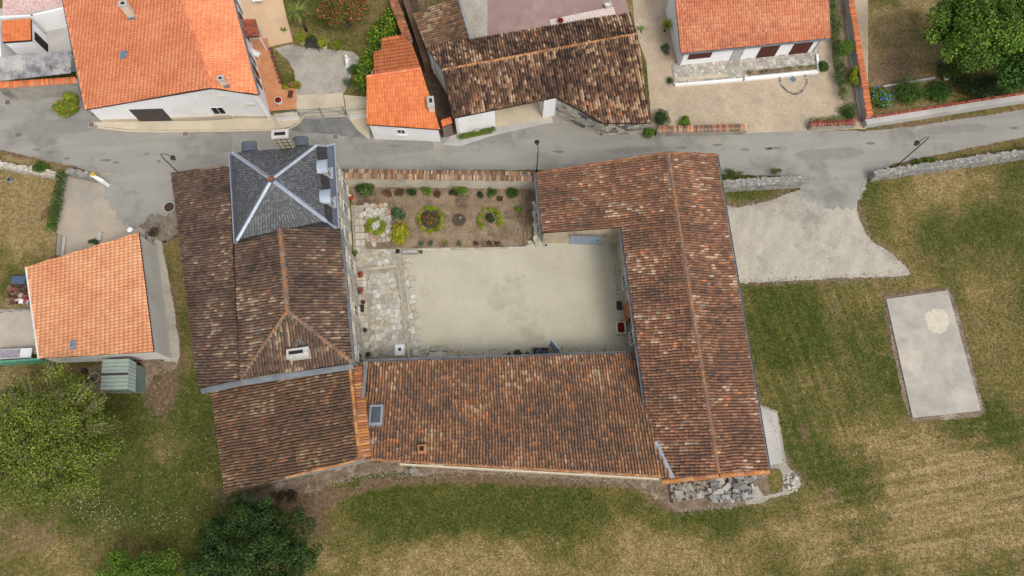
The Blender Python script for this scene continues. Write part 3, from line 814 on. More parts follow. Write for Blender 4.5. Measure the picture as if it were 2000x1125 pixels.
bf = _math('ADD', sp.outputs[1], _math('MULTIPLY', _math('SUBTRACT', n1, .5), 1.0))
gc = _mix(n, l, _ramp(n, l, bf, [(.32, (0, 0, 0)), (.72, (.9,) * 3)]), gc, sc_)
l.new(gc, b.inputs['Base Color']); _bump(n, l, b, n3, .06, .8)
ground = link('ground', np_mesh('ground', pts, F, m, np.stack([np.clip(dry, .18, .76), np.clip(bare, 0, 1), shade], 1)))
ground['kind'] = 'structure'
a_ = ground.data.color_attributes.new('Mow', 'FLOAT_COLOR', 'POINT'); c_ = np.ones((len(pts), 4), dtype=np.float32); c_[:, 0] = np.clip(blob(1880, 1010, 330, 200, .3) * 1.3, 0, 1); c_[:, 1] = np.clip(blob(1600, 680, 170, 260, .3) * 1.3, 0, 1); a_.data.foreach_set('color', c_.ravel())

# grass blades on the lawns and meadow: nobody could count them
def scatter_grass(N=230000, seed=5):
    r = np.random.default_rng(seed)
    P = np.stack([r.uniform(-46, 46, N), r.uniform(-9, 44, N)], 1)
    px, py = proj_np(np.column_stack([P, np.zeros(N)]))
    ok = (px > -30) & (px < 2030) & (py > -30) & (py < 1150)
    for poly in NO_GRASS: ok &= ~inside_np(poly, px, py)
    P = P[ok]
    i = np.clip(np.searchsorted(gx, P[:, 0]), 0, NX - 1); j = np.clip(np.searchsorted(gy, P[:, 1]), 0, NY - 1)
    D = dry.reshape(NX, NY)[i, j]; B = bare.reshape(NX, NY)[i, j]
    keep = r.random(len(P)) > B * 1.2; P, D = P[keep], D[keep]; k = len(P)
    th = r.uniform(0, 6.28, k); L = r.uniform(.06, .17, k) * (1.3 - .5 * np.clip(D, 0, 1)); w = r.uniform(.022, .05, k)
    t = np.stack([np.cos(th), np.sin(th)], 1); s = np.stack([-t[:, 1], t[:, 0]], 1); lean = r.uniform(.4, 1.1, k)
    b0 = np.column_stack([P - s * w[:, None], np.full(k, -.005)]); b1 = np.column_stack([P + s * w[:, None], np.full(k, -.005)])
    tip = np.column_stack([P + t * (L * lean)[:, None], L * .75])
    V = np.stack([b0, b1, tip], 1).reshape(-1, 3)
    dd = np.clip(D + r.normal(-.02, .2, k), 0, 1)[:, None]
    c = np.where(dd < .5, np.array(lin((82, 92, 34))) * (1 - dd * 2) + np.array(lin((124, 118, 62))) * dd * 2, np.array(lin((124, 118, 62))) * (2 - dd * 2) + np.array(lin((186, 162, 116))) * (dd * 2 - 1)) * r.uniform(.65, 1.3, (k, 1))
    o = link('grass', np_mesh('grass', V, np.arange(3 * k).reshape(-1, 3), M_LEAF, np.repeat(c, 3, 0)))
    tag(o, 'short grass of the lawns and meadow round the buildings, green to straw coloured', 'grass', kind='stuff')

# ------------------------------------------------------------------ roads, yards and paths
M_ROAD = M('worn_asphalt', (167, 163, 152), (147, 144, 136), (133, 131, 124), scale=.55, fine=12, fine_amt=.10, bump=.006, stretch=(.35, 1.6, 1), rot=R(4), lo=.3, hi=.7)
M_ASPH2 = M('dark_asphalt', (134, 133, 128), (114, 113, 109), (150, 149, 143), scale=1.0, fine=10, fine_amt=.18, bump=.006)
M_DRIVE = M('gravel_drive', (192, 184, 167), (172, 165, 151), (154, 146, 134), scale=.6, fine=9, fine_amt=.30, bump=.02, stretch=(1.8, .6, 1), rot=R(-20))
M_DRIVE_W = M('beige_drive', (190, 174, 154), (168, 158, 142), (156, 152, 142), scale=.45, fine=9, fine_amt=.18, bump=.01)
M_COURT = M('packed_limestone', (198, 191, 172), (180, 174, 151), (164, 158, 134), scale=.30, fine=7, fine_amt=.10, bump=.01, lo=.3, hi=.7)
M_SOIL = M('garden_soil', (126, 106, 86), (158, 138, 112), (98, 82, 66), scale=.9, fine=8, fine_amt=.4, bump=.03)
M_GRAVEL_P = M('pink_beige_gravel', (198, 180, 154), (184, 164, 138), (172, 156, 134), scale=.6, fine=9, fine_amt=.30, bump=.02)
M_GRAVEL_G = M('grey_gravel', (182, 176, 162), (164, 156, 142), (148, 142, 130), scale=.7, fine=9, fine_amt=.30, bump=.02)
M_RUBBLE = M('stony_earth', (140, 122, 102), (108, 92, 74), (172, 160, 142), scale=1.4, fine=7, fine_amt=.45, bump=.05)
M_CONC = M('concrete', (198, 194, 186), (180, 177, 170), (168, 166, 160), scale=.5, fine=9, fine_amt=.10, bump=.006)
M_CONC_B = M('beige_concrete', (214, 200, 174), (200, 186, 160), (188, 176, 154), scale=.8, fine=30, fine_amt=.10, bump=.004)
M_MORT_G = M('paving_bed', (178, 170, 152), (150, 140, 122), scale=2, fine=30, fine_amt=.25)
M_MAUVE = M('mauve_screed', (170, 140, 132), (154, 126, 120), (180, 152, 142), scale=.5, fine=40, fine_amt=.06)
M_TANTILE = M('tan_paving', (222, 190, 154), (212, 178, 142), scale=.6, fine=30, fine_amt=.08)
M_TERRAPAVE = M('terracotta_paving', (208, 146, 102), (192, 130, 90), (216, 164, 124), scale=1.4, fine=30, fine_amt=.12)
ZL = [0.004]
def zl():
    ZL[0] += .002; return ZL[0]
road_px = [(-80, 165), (0, 168), (165, 165), (180, 225), (548, 225), (592, 226), (676, 222), (716, 235), (864, 250), (885, 235), (960, 235), (1072, 215), (1100, 205), (1172, 232), (1258, 232), (1290, 252), (1465, 252), (1560, 252), (1690, 256), (1790, 246), (2000, 214), (2090, 200),
    (2090, 258), (2000, 268), (1850, 298), (1745, 320), (1700, 345), (1580, 346), (1405, 340), (1380, 332), (1060, 332), (660, 332), (450, 336), (345, 350), (205, 350), (150, 326), (60, 307), (0, 292), (-80, 282)]
sheet('road', pxpoly(road_px), zl(), M_ROAD, .07, .4, 2)
M_PATCH = M('asphalt_patch', (148, 145, 137), (138, 135, 128), scale=1.5, fine=9, fine_amt=.12); M_TAR = M('tar_mark', (116, 116, 112), (130, 130, 126), scale=2, fine=9, fine_amt=.1); zp = zl(); rr = random.Random(4)
for (x0, y0, x1, y1) in ((60, 240, 170, 262), (700, 282, 830, 300), (1190, 292, 1290, 300), (1560, 296, 1670, 312), (1800, 250, 1910, 262), (880, 258, 985, 282), (400, 270, 445, 300)):
    sheet('road_patch', pxpoly(smooth_px([(x0, y0), (x1, y0 - 8), (x1 + 6, y1 - 6), (x0 + 10, y1)], 3)), zp, M_PATCH, .12, .3, int(x0))
zp = zl()
for (x, y, w_) in ((36, 262, 9), (71, 292, 10), (97, 297, 8), (130, 309, 6), (206, 313, 12), (226, 317, 7), (35, 265, 6), (286, 301, 6), (310, 315, 5), (1090, 296, 12), (1455, 292, 9), (1510, 289, 16), (1500, 291, 8), (880, 332, 10), (905, 333, 8), (1980, 250, 10), (1700, 280, 10), (560, 320, 8), (770, 285, 14), (1400, 283, 10), (1330, 288, 12)):
    sheet('tar_mark', pxpoly(smooth_px([(x - w_, y), (x, y - 2.5), (x + w_, y - 1), (x + w_ * .5, y + 2.5), (x - w_ * .4, y + 2)], 3)), zp, M_TAR, .03, .2, int(x))
sheet('driveway', pxpoly([(120, 345), (200, 338), (345, 345), (348, 420), (330, 455), (290, 470), (270, 500), (110, 500), (112, 440)]), zl(), M_DRIVE_W, .08, .4, 3)
sheet('concrete_apron', pxpoly(smooth_px([(208, 346), (350, 340), (360, 400), (330, 420), (296, 440), (262, 445), (230, 430), (216, 400)], 4)), zl(), M_ROAD, .45, .3, 4)
sheet('gravel_drive', pxpoly([(1405, 398), (1440, 405), (1505, 392), (1540, 378), (1562, 372), (1590, 352), (1692, 346)] + smooth_px([(1680, 372), (1674, 400), (1682, 436), (1704, 472), (1742, 496), (1772, 524), (1774, 536), (1744, 542)], 4, False) + [(1640, 544), (1446, 553), (1400, 540)]), zl(), M_DRIVE, .10, .3, 5)
sheet('road_mouth', pxpoly(smooth_px([(1574, 334), (1704, 328), (1686, 362), (1676, 398), (1640, 406), (1600, 402), (1574, 388), (1564, 366)], 4)), zl(), M_ROAD, .35, .3, 6)
sheet('courtyard', pxpoly([(690, 470), (1050, 470), (1056, 380), (1045, 350), (1080, 440), (1230, 430), (1262, 730), (690, 735)]), zl(), M_COURT, 0, .4, 7)
sheet('garden_soil', pxpoly([(664, 330), (1050, 335), (1052, 400), (1030, 480), (1022, 482), (712, 487), (709, 462), (690, 400)]), zl(), M_SOIL, .05, .3, 8)
sheet('stony_strip', pxpoly([(470, 970), (560, 938), (700, 905), (780, 895), (1280, 925), (1320, 945), (1500, 915), (1502, 975), (1440, 990), (1330, 1000), (1290, 980), (1240, 952), (1180, 942), (1000, 928), (880, 924), (820, 930), (790, 924), (720, 926), (650, 944), (560, 980), (500, 992)]), zl(), M_RUBBLE, .16, .3, 9)
sheet('gravel_path', pxpoly([(1480, 792), (1518, 802), (1526, 850), (1536, 908), (1560, 930), (1562, 952), (1540, 966), (1505, 972), (1488, 982), (1460, 985), (1440, 960), (1478, 950), (1492, 968), (1528, 962), (1530, 930), (1522, 916), (1500, 915)]), zl(), M_GRAVEL_G, .09, .25, 10)
sheet('concrete_strip', pxpoly([(1484, 798), (1515, 806), (1530, 905), (1498, 908)]), zl(), M_CONC, .07, .3, 11)
sheet('gravel_margin', pxpoly([(1726, 580), (1853, 563), (1870, 600), (1922, 804), (1912, 814), (1779, 823), (1764, 780), (1744, 690)]), zl(), M_RUBBLE, .10, .25, 12)
sheet('gravel_border', pxpoly([(298, 455), (316, 470), (340, 600), (352, 690), (346, 715), (330, 712), (300, 690), (270, 460)]), zl(), M_GRAVEL_G, .08, .25, 13)
sheet('neighbour_gravel', pxpoly([(1232, -40), (1695, -40), (1695, 238), (1690, 252), (1565, 256), (1465, 260), (1275, 268), (1262, 120), (1240, 60)]), zl(), M_GRAVEL_P, .04, .4, 14)
sheet('garden_gravel', pxpoly([(536, 96), (560, 88), (590, 92), (640, 96), (690, 102), (705, 115), (690, 140), (672, 182), (576, 190), (578, 172), (574, 140), (562, 118)]), zl(), M_GRAVEL_G, .06, .3, 15)
sheet('concrete_threshold', pxpoly([(580, 186), (670, 182), (676, 228), (590, 230), (578, 212)]), zl(), M_CONC_B, .02, .4, 16)
sheet('asphalt_apron', pxpoly([(584, 234), (676, 229), (725, 271), (690, 268), (640, 262), (575, 256), (562, 250)]), zl(), M_ASPH2, .05, .3, 17)
sheet('tan_terrace', pxpoly([(440, -30), (545, -30), (572, 82), (480, 102)]), zl(), M_TANTILE, 0)
sheet('terracotta_walk', pxpoly([(470, 85), (522, 74), (546, 150), (552, 175), (578, 172), (580, 214), (520, 218)]), zl(), M_TERRAPAVE, 0)
sheet('entrance_paving', pxpoly([(940, 200), (1064, 180), (1080, 240), (966, 262)]), zl(), M_CONC_B, .02, .4, 20)
sheet('front_pavement', pxpoly([(864, 284), (884, 262), (966, 250), (1072, 232), (1076, 240), (960, 266), (900, 286)]), zl(), M_CONC, .03, .3, 21)
sheet('mauve_terrace', pxpoly([(930, -30), (1215, -30), (1232, 40), (1100, 75), (945, 95)]), zl(), M_MAUVE, 0)
sheet('side_yard', pxpoly([(893, -30), (952, -30), (952, 100), (905, 100)]), zl(), M_GRAVEL_G, 0)
sheet('cottage_forecourt', pxpoly([(672, 186), (720, 190), (722, 274), (700, 256), (678, 228)]), zl(), M_CONC_B, .02)
sheet('small_court', pxpoly([(-30, 20), (150, 5), (160, 140), (-30, 150)]), zl(), M_CONC, 0)
sheet('pink_terrace', pxpoly([(6, -30), (128, -30), (130, 14), (6, 34)]), zl(), M('pink_tile_floor', (214, 160, 150), (232, 214, 206), scale=9, fine=30, fine_amt=.1, lo=.46, hi=.54), 0)
sheet('back_yard', pxpoly([(-30, 604), (80, 604), (90, 690), (-30, 700)]), zl(), M('yard_concrete', (196, 184, 166), (176, 166, 150), scale=.8, fine=30, fine_amt=.14), .03, .4, 24)
sheet('alley', pxpoly([(770, -30), (805, -30), (895, 262), (862, 270), (800, 85)]), zl(), M('alley_earth', (94, 78, 62), (70, 58, 46), (118, 84, 60), scale=2, fine=20, fine_amt=.4), 0)
sheet('damp_patch', pxpoly(smooth_px([(290, 425), (330, 418), (348, 430), (350, 460), (318, 470), (280, 462)], 4)), zl(), M('damp_earth', (138, 128, 112), (112, 103, 88), (160, 153, 140), scale=2.2, fine=8, fine_amt=.4), .5, .25, 25)
sheet('soil_border', pxpoly([(1622, -30), (1656, -30), (1690, 236), (1655, 240), (1626, 120)]), zl(), M_SOIL, .08, .3, 26)
sheet('concrete_gully', pxpoly([(1646, -20), (1658, -20), (1688, 215), (1678, 230), (1658, 110)]), zl(), M_CONC, .04, .3, 27)
sheet('yard_edge_gravel', pxpoly([(172, 716), (300, 700), (345, 708), (350, 720), (300, 735), (290, 770), (280, 770), (180, 765)]), zl(), M_RUBBLE, .12, .25, 28)
NO_GRASS = [road_px, [(110, 340), (350, 335), (350, 470), (270, 500), (50, 520), (77, 710), (345, 712), (350, 690), (320, 470), (110, 500)], [(330, 335), (450, 285), (1400, 290), (1510, 930), (1300, 950), (1000, 940), (700, 930), (440, 965)], [(1405, 406), (1505, 400), (1565, 355), (1684, 348), (1666, 402), (1696, 476), (1762, 528), (1640, 538), (1446, 546)],
    [(1726, 576), (1852, 562), (1920, 806), (1780, 820)], [(-30, -30), (540, -30), (580, 95), (700, 105), (690, 190), (680, 260), (0, 210)], [(700, 60), (760, -30), (1700, -30), (1690, 260), (860, 290), (690, 270)], [(1480, 792), (1518, 802), (1562, 952), (1440, 995), (1290, 990)], [(0, 604), (90, 604), (90, 705), (0, 705)]]

# raised concrete slab in the meadow
slab = pxpoly([(1731, 584), (1851, 567), (1916, 802), (1783, 816)], .14)
s_ = MB().prism(slab, -.04, .14)
o = s_.build('concrete_slab', M('slab_concrete', (190, 183, 170), (164, 159, 149), (198, 189, 172), scale=.6, fine=8, fine_amt=.09, bump=.005))
tag(o, 'long pale grey concrete slab lying in the meadow', 'slab')
sand = sheet('sand_patch', pxpoly(smooth_px([(1808, 612), (1826, 603), (1848, 610), (1854, 632), (1846, 647), (1826, 650), (1812, 640)], 4), .144), .144, M('pale_sand', (216, 208, 188), (196, 188, 168), scale=3, fine=8, fine_amt=.08), .14, .2, 31)
del sand['kind']; tag(sand, 'round patch of cream sand spread on the concrete slab', 'sand')
# ------------------------------------------------------------------ masonry materials
M_STONE = M('limestone_wall', (206, 192, 164), (186, 172, 146), (156, 146, 128), scale=.9, fine=14, fine_amt=.18, bump=.015)
M_STONE_G = M('grey_stone_wall', (176, 170, 158), (150, 146, 136), (124, 120, 112), scale=1.3, fine=12, fine_amt=.25, bump=.02)
M_RENDER = M('white_render', (254, 254, 254), (247, 246, 244), (238, 235, 229), stretch=(1, 1, .25), scale=.6, fine=30, fine_amt=.03, bump=.002)
M_GREYR = M('grey_render', (232, 229, 221), (220, 217, 209), (206, 203, 194), scale=.5, fine=30, fine_amt=.05, bump=.003)
M_SLATE = MA('slate', 20, .25, .55, .004, .4, dirt=(168, 166, 160), dirt_scale=5.0, dirt_lo=.60, dirt_hi=.74, dirt_amt=.35)
M_GLASS = M('window_glass', (54, 60, 66), (44, 48, 54), rough=.12, spec=.7, fine_amt=.02, bump=0)
M_DARK = M('dark_opening', (46, 42, 40), (36, 32, 30), rough=.9, fine_amt=.1)
M_BLUEGREY = M('blue_grey_paint', (164, 178, 196), (152, 166, 184), scale=2, fine_amt=.06, rough=.5)
M_WOOD = M('weathered_wood', (140, 128, 114), (116, 104, 92), scale=2, stretch=(1, 1, .2))
M_WOODO = M('varnished_wood', (196, 130, 72), (170, 106, 58), scale=3)
M_IRON = M('dark_iron', (52, 54, 58), (42, 44, 48), rough=.5, fine_amt=.1, bump=0)
M_WHITEP = M('white_paint', (240, 240, 238), (232, 232, 230), rough=.4, fine_amt=.03, bump=0)
M_BROWNP = M('brown_paint', (96, 50, 42), (84, 44, 38), rough=.6, fine_amt=.08, bump=0)
STONES = [lin(c) for c in [(206, 198, 180), (190, 182, 164), (216, 210, 196), (176, 168, 152), (198, 188, 166), (184, 178, 168)]]
GSTONES = [lin(c) for c in [(150, 150, 148), (128, 128, 128), (172, 170, 164), (108, 108, 108), (186, 182, 172), (140, 136, 128)]]
M_STN = MA('stone_piece', 16, .22, .9, .012, .15, dirt=(132, 124, 108), dirt_scale=2.2, dirt_lo=.48, dirt_hi=.70, dirt_amt=.6)

def ground_pt(px, z=0): p = G(px[0], px[1], z); return (p.x, p.y)
def xy(plane, p): q = plane.at(*p); return (q.x, q.y)

# ------------------------------------------------------------------ the manor house
c = G(560, 600, 0)
manor = thing('manor_house', 'large old house with dark brown hipped canal tile roof and white chimney beside the courtyard', 'house', c)
pE = Plane((664, 447, 6.3), (688, 708, 6.3), (561, 607, 8.0))
pW = Plane((547, 447, 8.0), (561, 607, 8.0), (470, 740, 6.45))
pS = Plane((561, 607, 8.0), (470, 739, 6.35), (688, 708, 6.3))
pL = Plane((455, 450, 6.0), (470, 740, 6.0), (388, 757, 4.5))
LT = [(335, 337), (449, 324), (470, 741), (388, 758)]
r1 = deck(manor, 'roof', pE, [(547, 446), (561, 607), (688, 708), (664, 446)])
tile_roof(r1, pE, [[(547, 446), (561, 607), (688, 708), (664, 446)]], ((556, 520), (668, 521)), 'manor', singles=80, seed=11, mat=T_OLD)
r2 = deck(manor, 'roof', pW, [(460, 475), (547, 446), (561, 607), (470, 740)])
tile_roof(r2, pW, [[(460, 475), (547, 446), (561, 607), (470, 740)]], ((555, 540), (466, 554)), 'manor', singles=70, seed=12, mat=T_OLD)
r3 = deck(manor, 'roof', pS, [(561, 607), (470, 740), (688, 708)])
tile_roof(r3, pS, [[(561, 607), (470, 740), (688, 708)]], ((566, 620), (578, 720)), 'manor', singles=50, seed=13, mat=T_OLD)
r4 = deck(manor, 'roof', pL, LT)
tile_roof(r4, pL, [LT], ((460, 530), (360, 541)), 'manor', singles=100, seed=14, mat=T_OLD)
PR = [(168, 104, 74), (152, 94, 70), (180, 120, 90)]
PAL['ridge'] = (pal([(166, 104, 76), (150, 94, 70), (178, 122, 92), (140, 96, 78), (170, 112, 66)]), [1] * 5)
PAL['ridge2'] = (pal([(150, 116, 94), (140, 108, 92), (160, 128, 104), (134, 112, 98), (168, 116, 76)]), [1] * 5)
PAL['lich'] = (pal([(200, 132, 72), (184, 116, 66), (212, 150, 90), (168, 110, 74), (196, 142, 102)], .12), [1] * 5)
ridge_tiles(r1, [pE.at(547, 446), pE.at(561, 607)], 'ridge2', .14, .45, mort=M_MORTAR)
ridge_tiles(r3, [pE.at(561, 607), pS.at(688, 708)], 'ridge2', .12, .42, mort=M_MORTAR, seed=4)
ridge_tiles(r3, [pE.at(561, 607), pS.at(472, 737)], 'ridge2', .12, .42, mort=M_MORTAR, seed=5)
fm = inset([xy(pW, (460, 475)), xy(pE, (664, 446)), xy(pE, (688, 708)), xy(pW, (470, 740))], .28)
wall_ring(manor, fm, lambda x, y: min(pE.z(x, y), pW.z(x, y), pS.z(x, y)) - .15, M_STONE)
fl = inset([xy(pL, p) for p in LT], .22)
wall_ring(manor, fl, lambda x, y: pL.z(x, y) - .15, M_STONE, 'lean_to_wall')
gutter(manor, [pE.at(666, 446) + Vector((.05, 0, -.04)), pE.at(690, 708) + Vector((.05, 0, -.04))], M_ZINC_D)
# zinc flashing between the house and the lower wing
fa, fb = pS.at(692, 710), pL.at(398, 758)
mb = MB(); q = fm[0]
for a, b_ in ((pS.at(690, 709), pS.at(470, 741)), (pL.at(470, 741), pL.at(392, 758))):
    s = Vector((.02, -.05, .05))
    mb.loft([a + s + Vector((0, -.32, -.30)), a + s + Vector((0, -.36, -.30)), b_ + s + Vector((0, -.36, -.30)), b_ + s + Vector((0, -.32, -.30))], [a + s, a + s + Vector((0, -.10, 0)), b_ + s + Vector((0, -.10, 0)), b_ + s])
mb.build('flashing', M_ZINC_D, manor)
# chimney with a saddle of zinc behind it
ch = pS.at(588, 694); cz = ch.z
mb = MB().box((ch.x, ch.y, cz + .1), (1.45, .62, 1.3), R(8)); o = mb.build('chimney', M('chimney_render', (222, 218, 206), (198, 192, 178), scale=2), manor)
MB().box((ch.x, ch.y, cz + .80), (1.55, .72, .12), R(8)).build('cap', M('worn_cap', (206, 203, 196), (178, 174, 166), scale=4, fine=9, fine_amt=.2), o)
MB().box((ch.x - .12, ch.y + .05, cz + .865), (1.0, .24, .02), R(8)).build('flue', M_DARK, o)
sd = pS.at(584, 664)
MB().loft([(ch.x - .75, ch.y + .3, cz + .05), (ch.x + .75, ch.y + .3, cz + .0), (sd.x + .25, sd.y, sd.z + .05), (sd.x - .25, sd.y, sd.z + .05)], [(ch.x - .7, ch.y + .3, cz + .14), (ch.x + .7, ch.y + .3, cz + .14), (sd.x + .22, sd.y, sd.z + .14), (sd.x - .22, sd.y, sd.z + .14)]).build('saddle', M_ZINC_D, manor)
# windows of the courtyard front
ea, eb = fm[1], fm[2]
fc = sorted([fm[k] for k in range(4)], key=lambda p: -p[0])[:2]; fc.sort(key=lambda p: p[1]); ea, eb = fc
Lw = math.hypot(eb[0] - ea[0], eb[1] - ea[1])
M_SHUT = M('pale_grey_shutter', (190, 190, 184), (176, 176, 170), rough=.7, fine_amt=.05)
for k in range(5):
    s = Lw * (k + .5) / 5
    window(manor, ea, eb, s, 3.6, 1.0, 1.7, M_WHITEP, M_GLASS, shutters=M_SHUT, sill=M_STONE)
    if k in (1, 3): door(manor, ea, eb, s, 1.1, 2.2, M_SHUT, planks=2, handle=M_IRON)
    else: window(manor, ea, eb, s, .7, 1.0, 1.7, M_WHITEP, M_GLASS, shutters=M_SHUT, sill=M_STONE)
p0, rz = on_wall(ea, eb, Lw * .02, 0, .12)
MB().tube([(p0.x, p0.y, .0), (p0.x, p0.y, 6.1)], .05, 7).build('downpipe', M_ZINC_D, manor)
p0, rz = on_wall(ea, eb, Lw * .5, 3.25, .05)
MB().box(p0, (Lw, .14, .18), rz).build('string_course', M_STONE, manor)

# ------------------------------------------------------------------ the slate-roofed pavilion
ZE, ZB, ZA = 6.3, 7.9, 9.5
EV = [G(449, 300, ZE), G(652, 282, ZE), G(660, 447, ZE), G(459, 476, ZE)]
BR = [G(456, 299, ZB), G(617, 284, ZB), G(636, 431, ZB), G(463, 468, ZB)]
AP = G(530, 350, ZA)
pav = thing('slate_pavilion', 'square pavilion with grey slate pyramid roof and zinc hips by the lane', 'house', G(560, 420, 0))
wall_ring(pav, inset([(p.x, p.y) for p in EV], .3), lambda x, y: ZE - .1, M_STONE)
MB().loft([p - Vector((0, 0, .25)) for p in reversed(EV)], [p - Vector((0, 0, .02)) for p in reversed(EV)]).build('cornice', M_STONE, pav)
def slates(name, quad, cols, w=.20, e=.145, seed=1, single=0):
    """courses of slates on a flat facet given as (top-left, top-right, bottom-right, bottom-left) seen from outside"""
    tl, tr, br, bl = [Vector(p) for p in quad]; rr = random.Random(seed)
    n = (tr - tl if (tr - tl).length > .1 else br - bl).cross(bl - (tl + tr) / 2 if (tr - tl).length < .1 else bl - tl).normalized()
    if n.z < 0: n = -n
    body = MB().loft([tl - n * .12, bl - n * .12, br - n * .12, tr - n * .12] if (tr - tl).length > .1 else [tl - n * .12, bl - n * .12, br - n * .12], [tl - n * .004, bl - n * .004, br - n * .004, tr - n * .004] if (tr - tl).length > .1 else [tl - n * .004, bl - n * .004, br - n * .004])
    roof = body.build(name, M_IRON, pav)
    H_ = ((bl + br) / 2 - (tl + tr) / 2).length; rows = int(H_ / e); mb = MB(); cnt = 0
    for j in range(rows):
        t0, t1 = j / rows, min(1, (j + 1.25) / rows)
        a0, b0, a1, b1 = tl.lerp(bl, t0), tr.lerp(br, t0), tl.lerp(bl, t1), tr.lerp(br, t1)
        W = (b1 - a1).length; k = max(1, int(W / w)); off = .5 if j % 2 else 0
        for i in range(k + (1 if off else 0)):
            s0, s1 = max(0, (i - off) / k), min(1, (i + 1 - off) / k - .012)
            if s1 <= s0: continue
            c_ = rr.choice(cols); f = rr.uniform(.92, 1.1); c_ = tuple(v * f for v in c_)
            lf = n * (.012 + rr.uniform(0, .008))
            q = [a0.lerp(b0, s0) + n * .002, a0.lerp(b0, s1) + n * .002, a1.lerp(b1, s1) + lf, a1.lerp(b1, s0) + lf]
            if cnt < single and rr.random() < .5:
                MB().add(q + [q[3] - n * .012, q[2] - n * .012], [(0, 1, 2, 3), (3, 2, 5, 4)], c_).build('slate', M_SLATE, roof); cnt += 1
            else: mb.add(q + [q[3] - n * .012, q[2] - n * .012], [(0, 1, 2, 3), (3, 2, 5, 4)], c_)
    mb.build('slates', M_SLATE, roof)['kind'] = 'stuff'
    return roof
SC = [lin(c) for c in [(94, 95, 97), (84, 85, 87), (104, 105, 106), (78, 79, 82), (112, 112, 112), (90, 91, 95)]]
SD = [lin(c) for c in [(74, 74, 76), (64, 64, 66), (84, 82, 82), (70, 66, 64), (58, 60, 66)]]
for i in range(4):
    j = (i + 1) % 4
    slates('roof', (AP, AP, BR[j], BR[i]), SC, seed=20 + i)
    mid = [BR[i].lerp(EV[i], .55) * 1 + Vector((0, 0, -.22)), BR[j].lerp(EV[j], .55) + Vector((0, 0, -.22))]
    slates('lower_roof', (BR[i], BR[j], mid[1], mid[0]), SD, seed=30 + i)
    zr = MB().loft([mid[0] - Vector((0, 0, .06)), mid[1] - Vector((0, 0, .06)), EV[j] - Vector((0, 0, .02)), EV[i] - Vector((0, 0, .02))], [mid[0] + Vector((0, 0, .015)), mid[1] + Vector((0, 0, .015)), EV[j] + Vector((0, 0, .03)), EV[i] + Vector((0, 0, .03))])
    zr.build('flared_eave', M('zinc_dark_eave', (104, 110, 122), (92, 98, 110), scale=1.5, fine_amt=.1, rough=.5), pav)
    # zinc hips
    d = (BR[i] - AP).normalized(); s = d.cross(Vector((0, 0, 1))).normalized(); w_ = .14; u_ = s.cross(d)
    if u_.z < 0: u_ = -u_
    a, b_ = AP + d * .25, BR[i] + d * .05
    MB().add([a - s * w_ - u_ * .02, a + u_ * .09, a + s * w_ - u_ * .02, b_ - s * w_ - u_ * .02, b_ + u_ * .09, b_ + s * w_ - u_ * .02], [(0, 1, 4, 3), (1, 2, 5, 4), (3, 4, 5), (2, 1, 0)]).build('zinc_hip', M_ZINC, pav)
    pts3 = [BR[i] + u_ * .03, BR[i].lerp(EV[i], .55) + Vector((0, 0, -.18)), EV[i] + Vector((0, 0, .05))]
    MB().tube(pts3, .09, 6).build('curved_hip', M_ZINC, pav)
MB().box(AP + Vector((0, 0, .06)), (.36, .3, .16), R(6)).build('apex_cap', M('rusty_iron', (150, 92, 64), (124, 76, 54), scale=5), pav)
MB().tube([AP + Vector((0, 0, .1)), AP + Vector((-.3, .2, .28)), AP + Vector((-.9, .55, .3))], .03, 5).build('weathervane', M('rust', (140, 88, 62), scale=5), pav)
MB().tube([EV[0] + Vector((-.06, 0, 0)), EV[3] + Vector((-.06, 0, 0))], .05, 6).build('gutter', M_ZINC, pav)
MB().tube([EV[1] + Vector((.06, 0, 0)), EV[2] + Vector((.06, 0, 0))], .05, 6).build('gutter', M_ZINC, pav)
def dormer(p, ang, w=.85, dpt=.55, h=1.15, top_mat=None):
    """zinc-capped dormer window standing on the steep slope; ang = direction it faces"""
    Rm = Matrix.Rotation(ang, 3, 'Z'); p = Vector(p)
    f = lambda x, y, z: p + Rm @ Vector((x, y, z))
    body = MB().loft([f(-w / 2, -dpt, -.9), f(w / 2, -dpt, -.9), f(w / 2, 0, -.9), f(-w / 2, 0, -.9)], [f(-w / 2, -dpt, h - .9), f(w / 2, -dpt, h - .9), f(w / 2, 0, h - .9), f(-w / 2, 0, h - .9)])
    o = body.build('dormer', M_STONE, pav)
    N_ = 8; top = []
    for y in (-dpt - .12, .12):
        for k in range(N_ + 1):
            t = math.pi * k / N_; top.append(f(-(w / 2 + .16) * math.cos(t), y if 0 < k < N_ else y, h - .92 + .34 * math.sin(t)))
    MB().add(top, [(k, k + 1, N_ + 2 + k, N_ + 1 + k) for k in range(N_)] + [tuple(range(N_ + 1, 2 * N_ + 2)), tuple(reversed(range(N_ + 1)))]).build('dormer_roof', top_mat or M_ZINC, o)
    MB().box(f(0, .02, h * .5 - .9), (w * .7, .05, h * .8), ang).build('window', M_GLASS, o)
    MB().box(f(0, .05, h * .5 - .9), (.06, .05, h * .8), ang).build('frame', M_WHITEP, o)
    MB().box(f(0, .12, -.88), (w + .1, .25, .08), ang).build('sill', M_ZINC, o)
for (x, y, z, ang) in ((639, 328, 7.6, R(-84)), (645, 386, 7.6, R(-84)), (489, 285, 7.25, R(6)), (589, 275, 7.25, R(6))):
    dormer(G(x, y, z), ang, top_mat=M('slate_zinc', (96, 102, 112), (84, 90, 100), fine_amt=.15) if ang > 0 else None)
cb = G(556, 276, 8.6); cb.z = 0
o = MB().box((cb.x, cb.y, 8.3), (1.05, .5, 2.6), R(5)).build('chimney', M_STONE, pav)
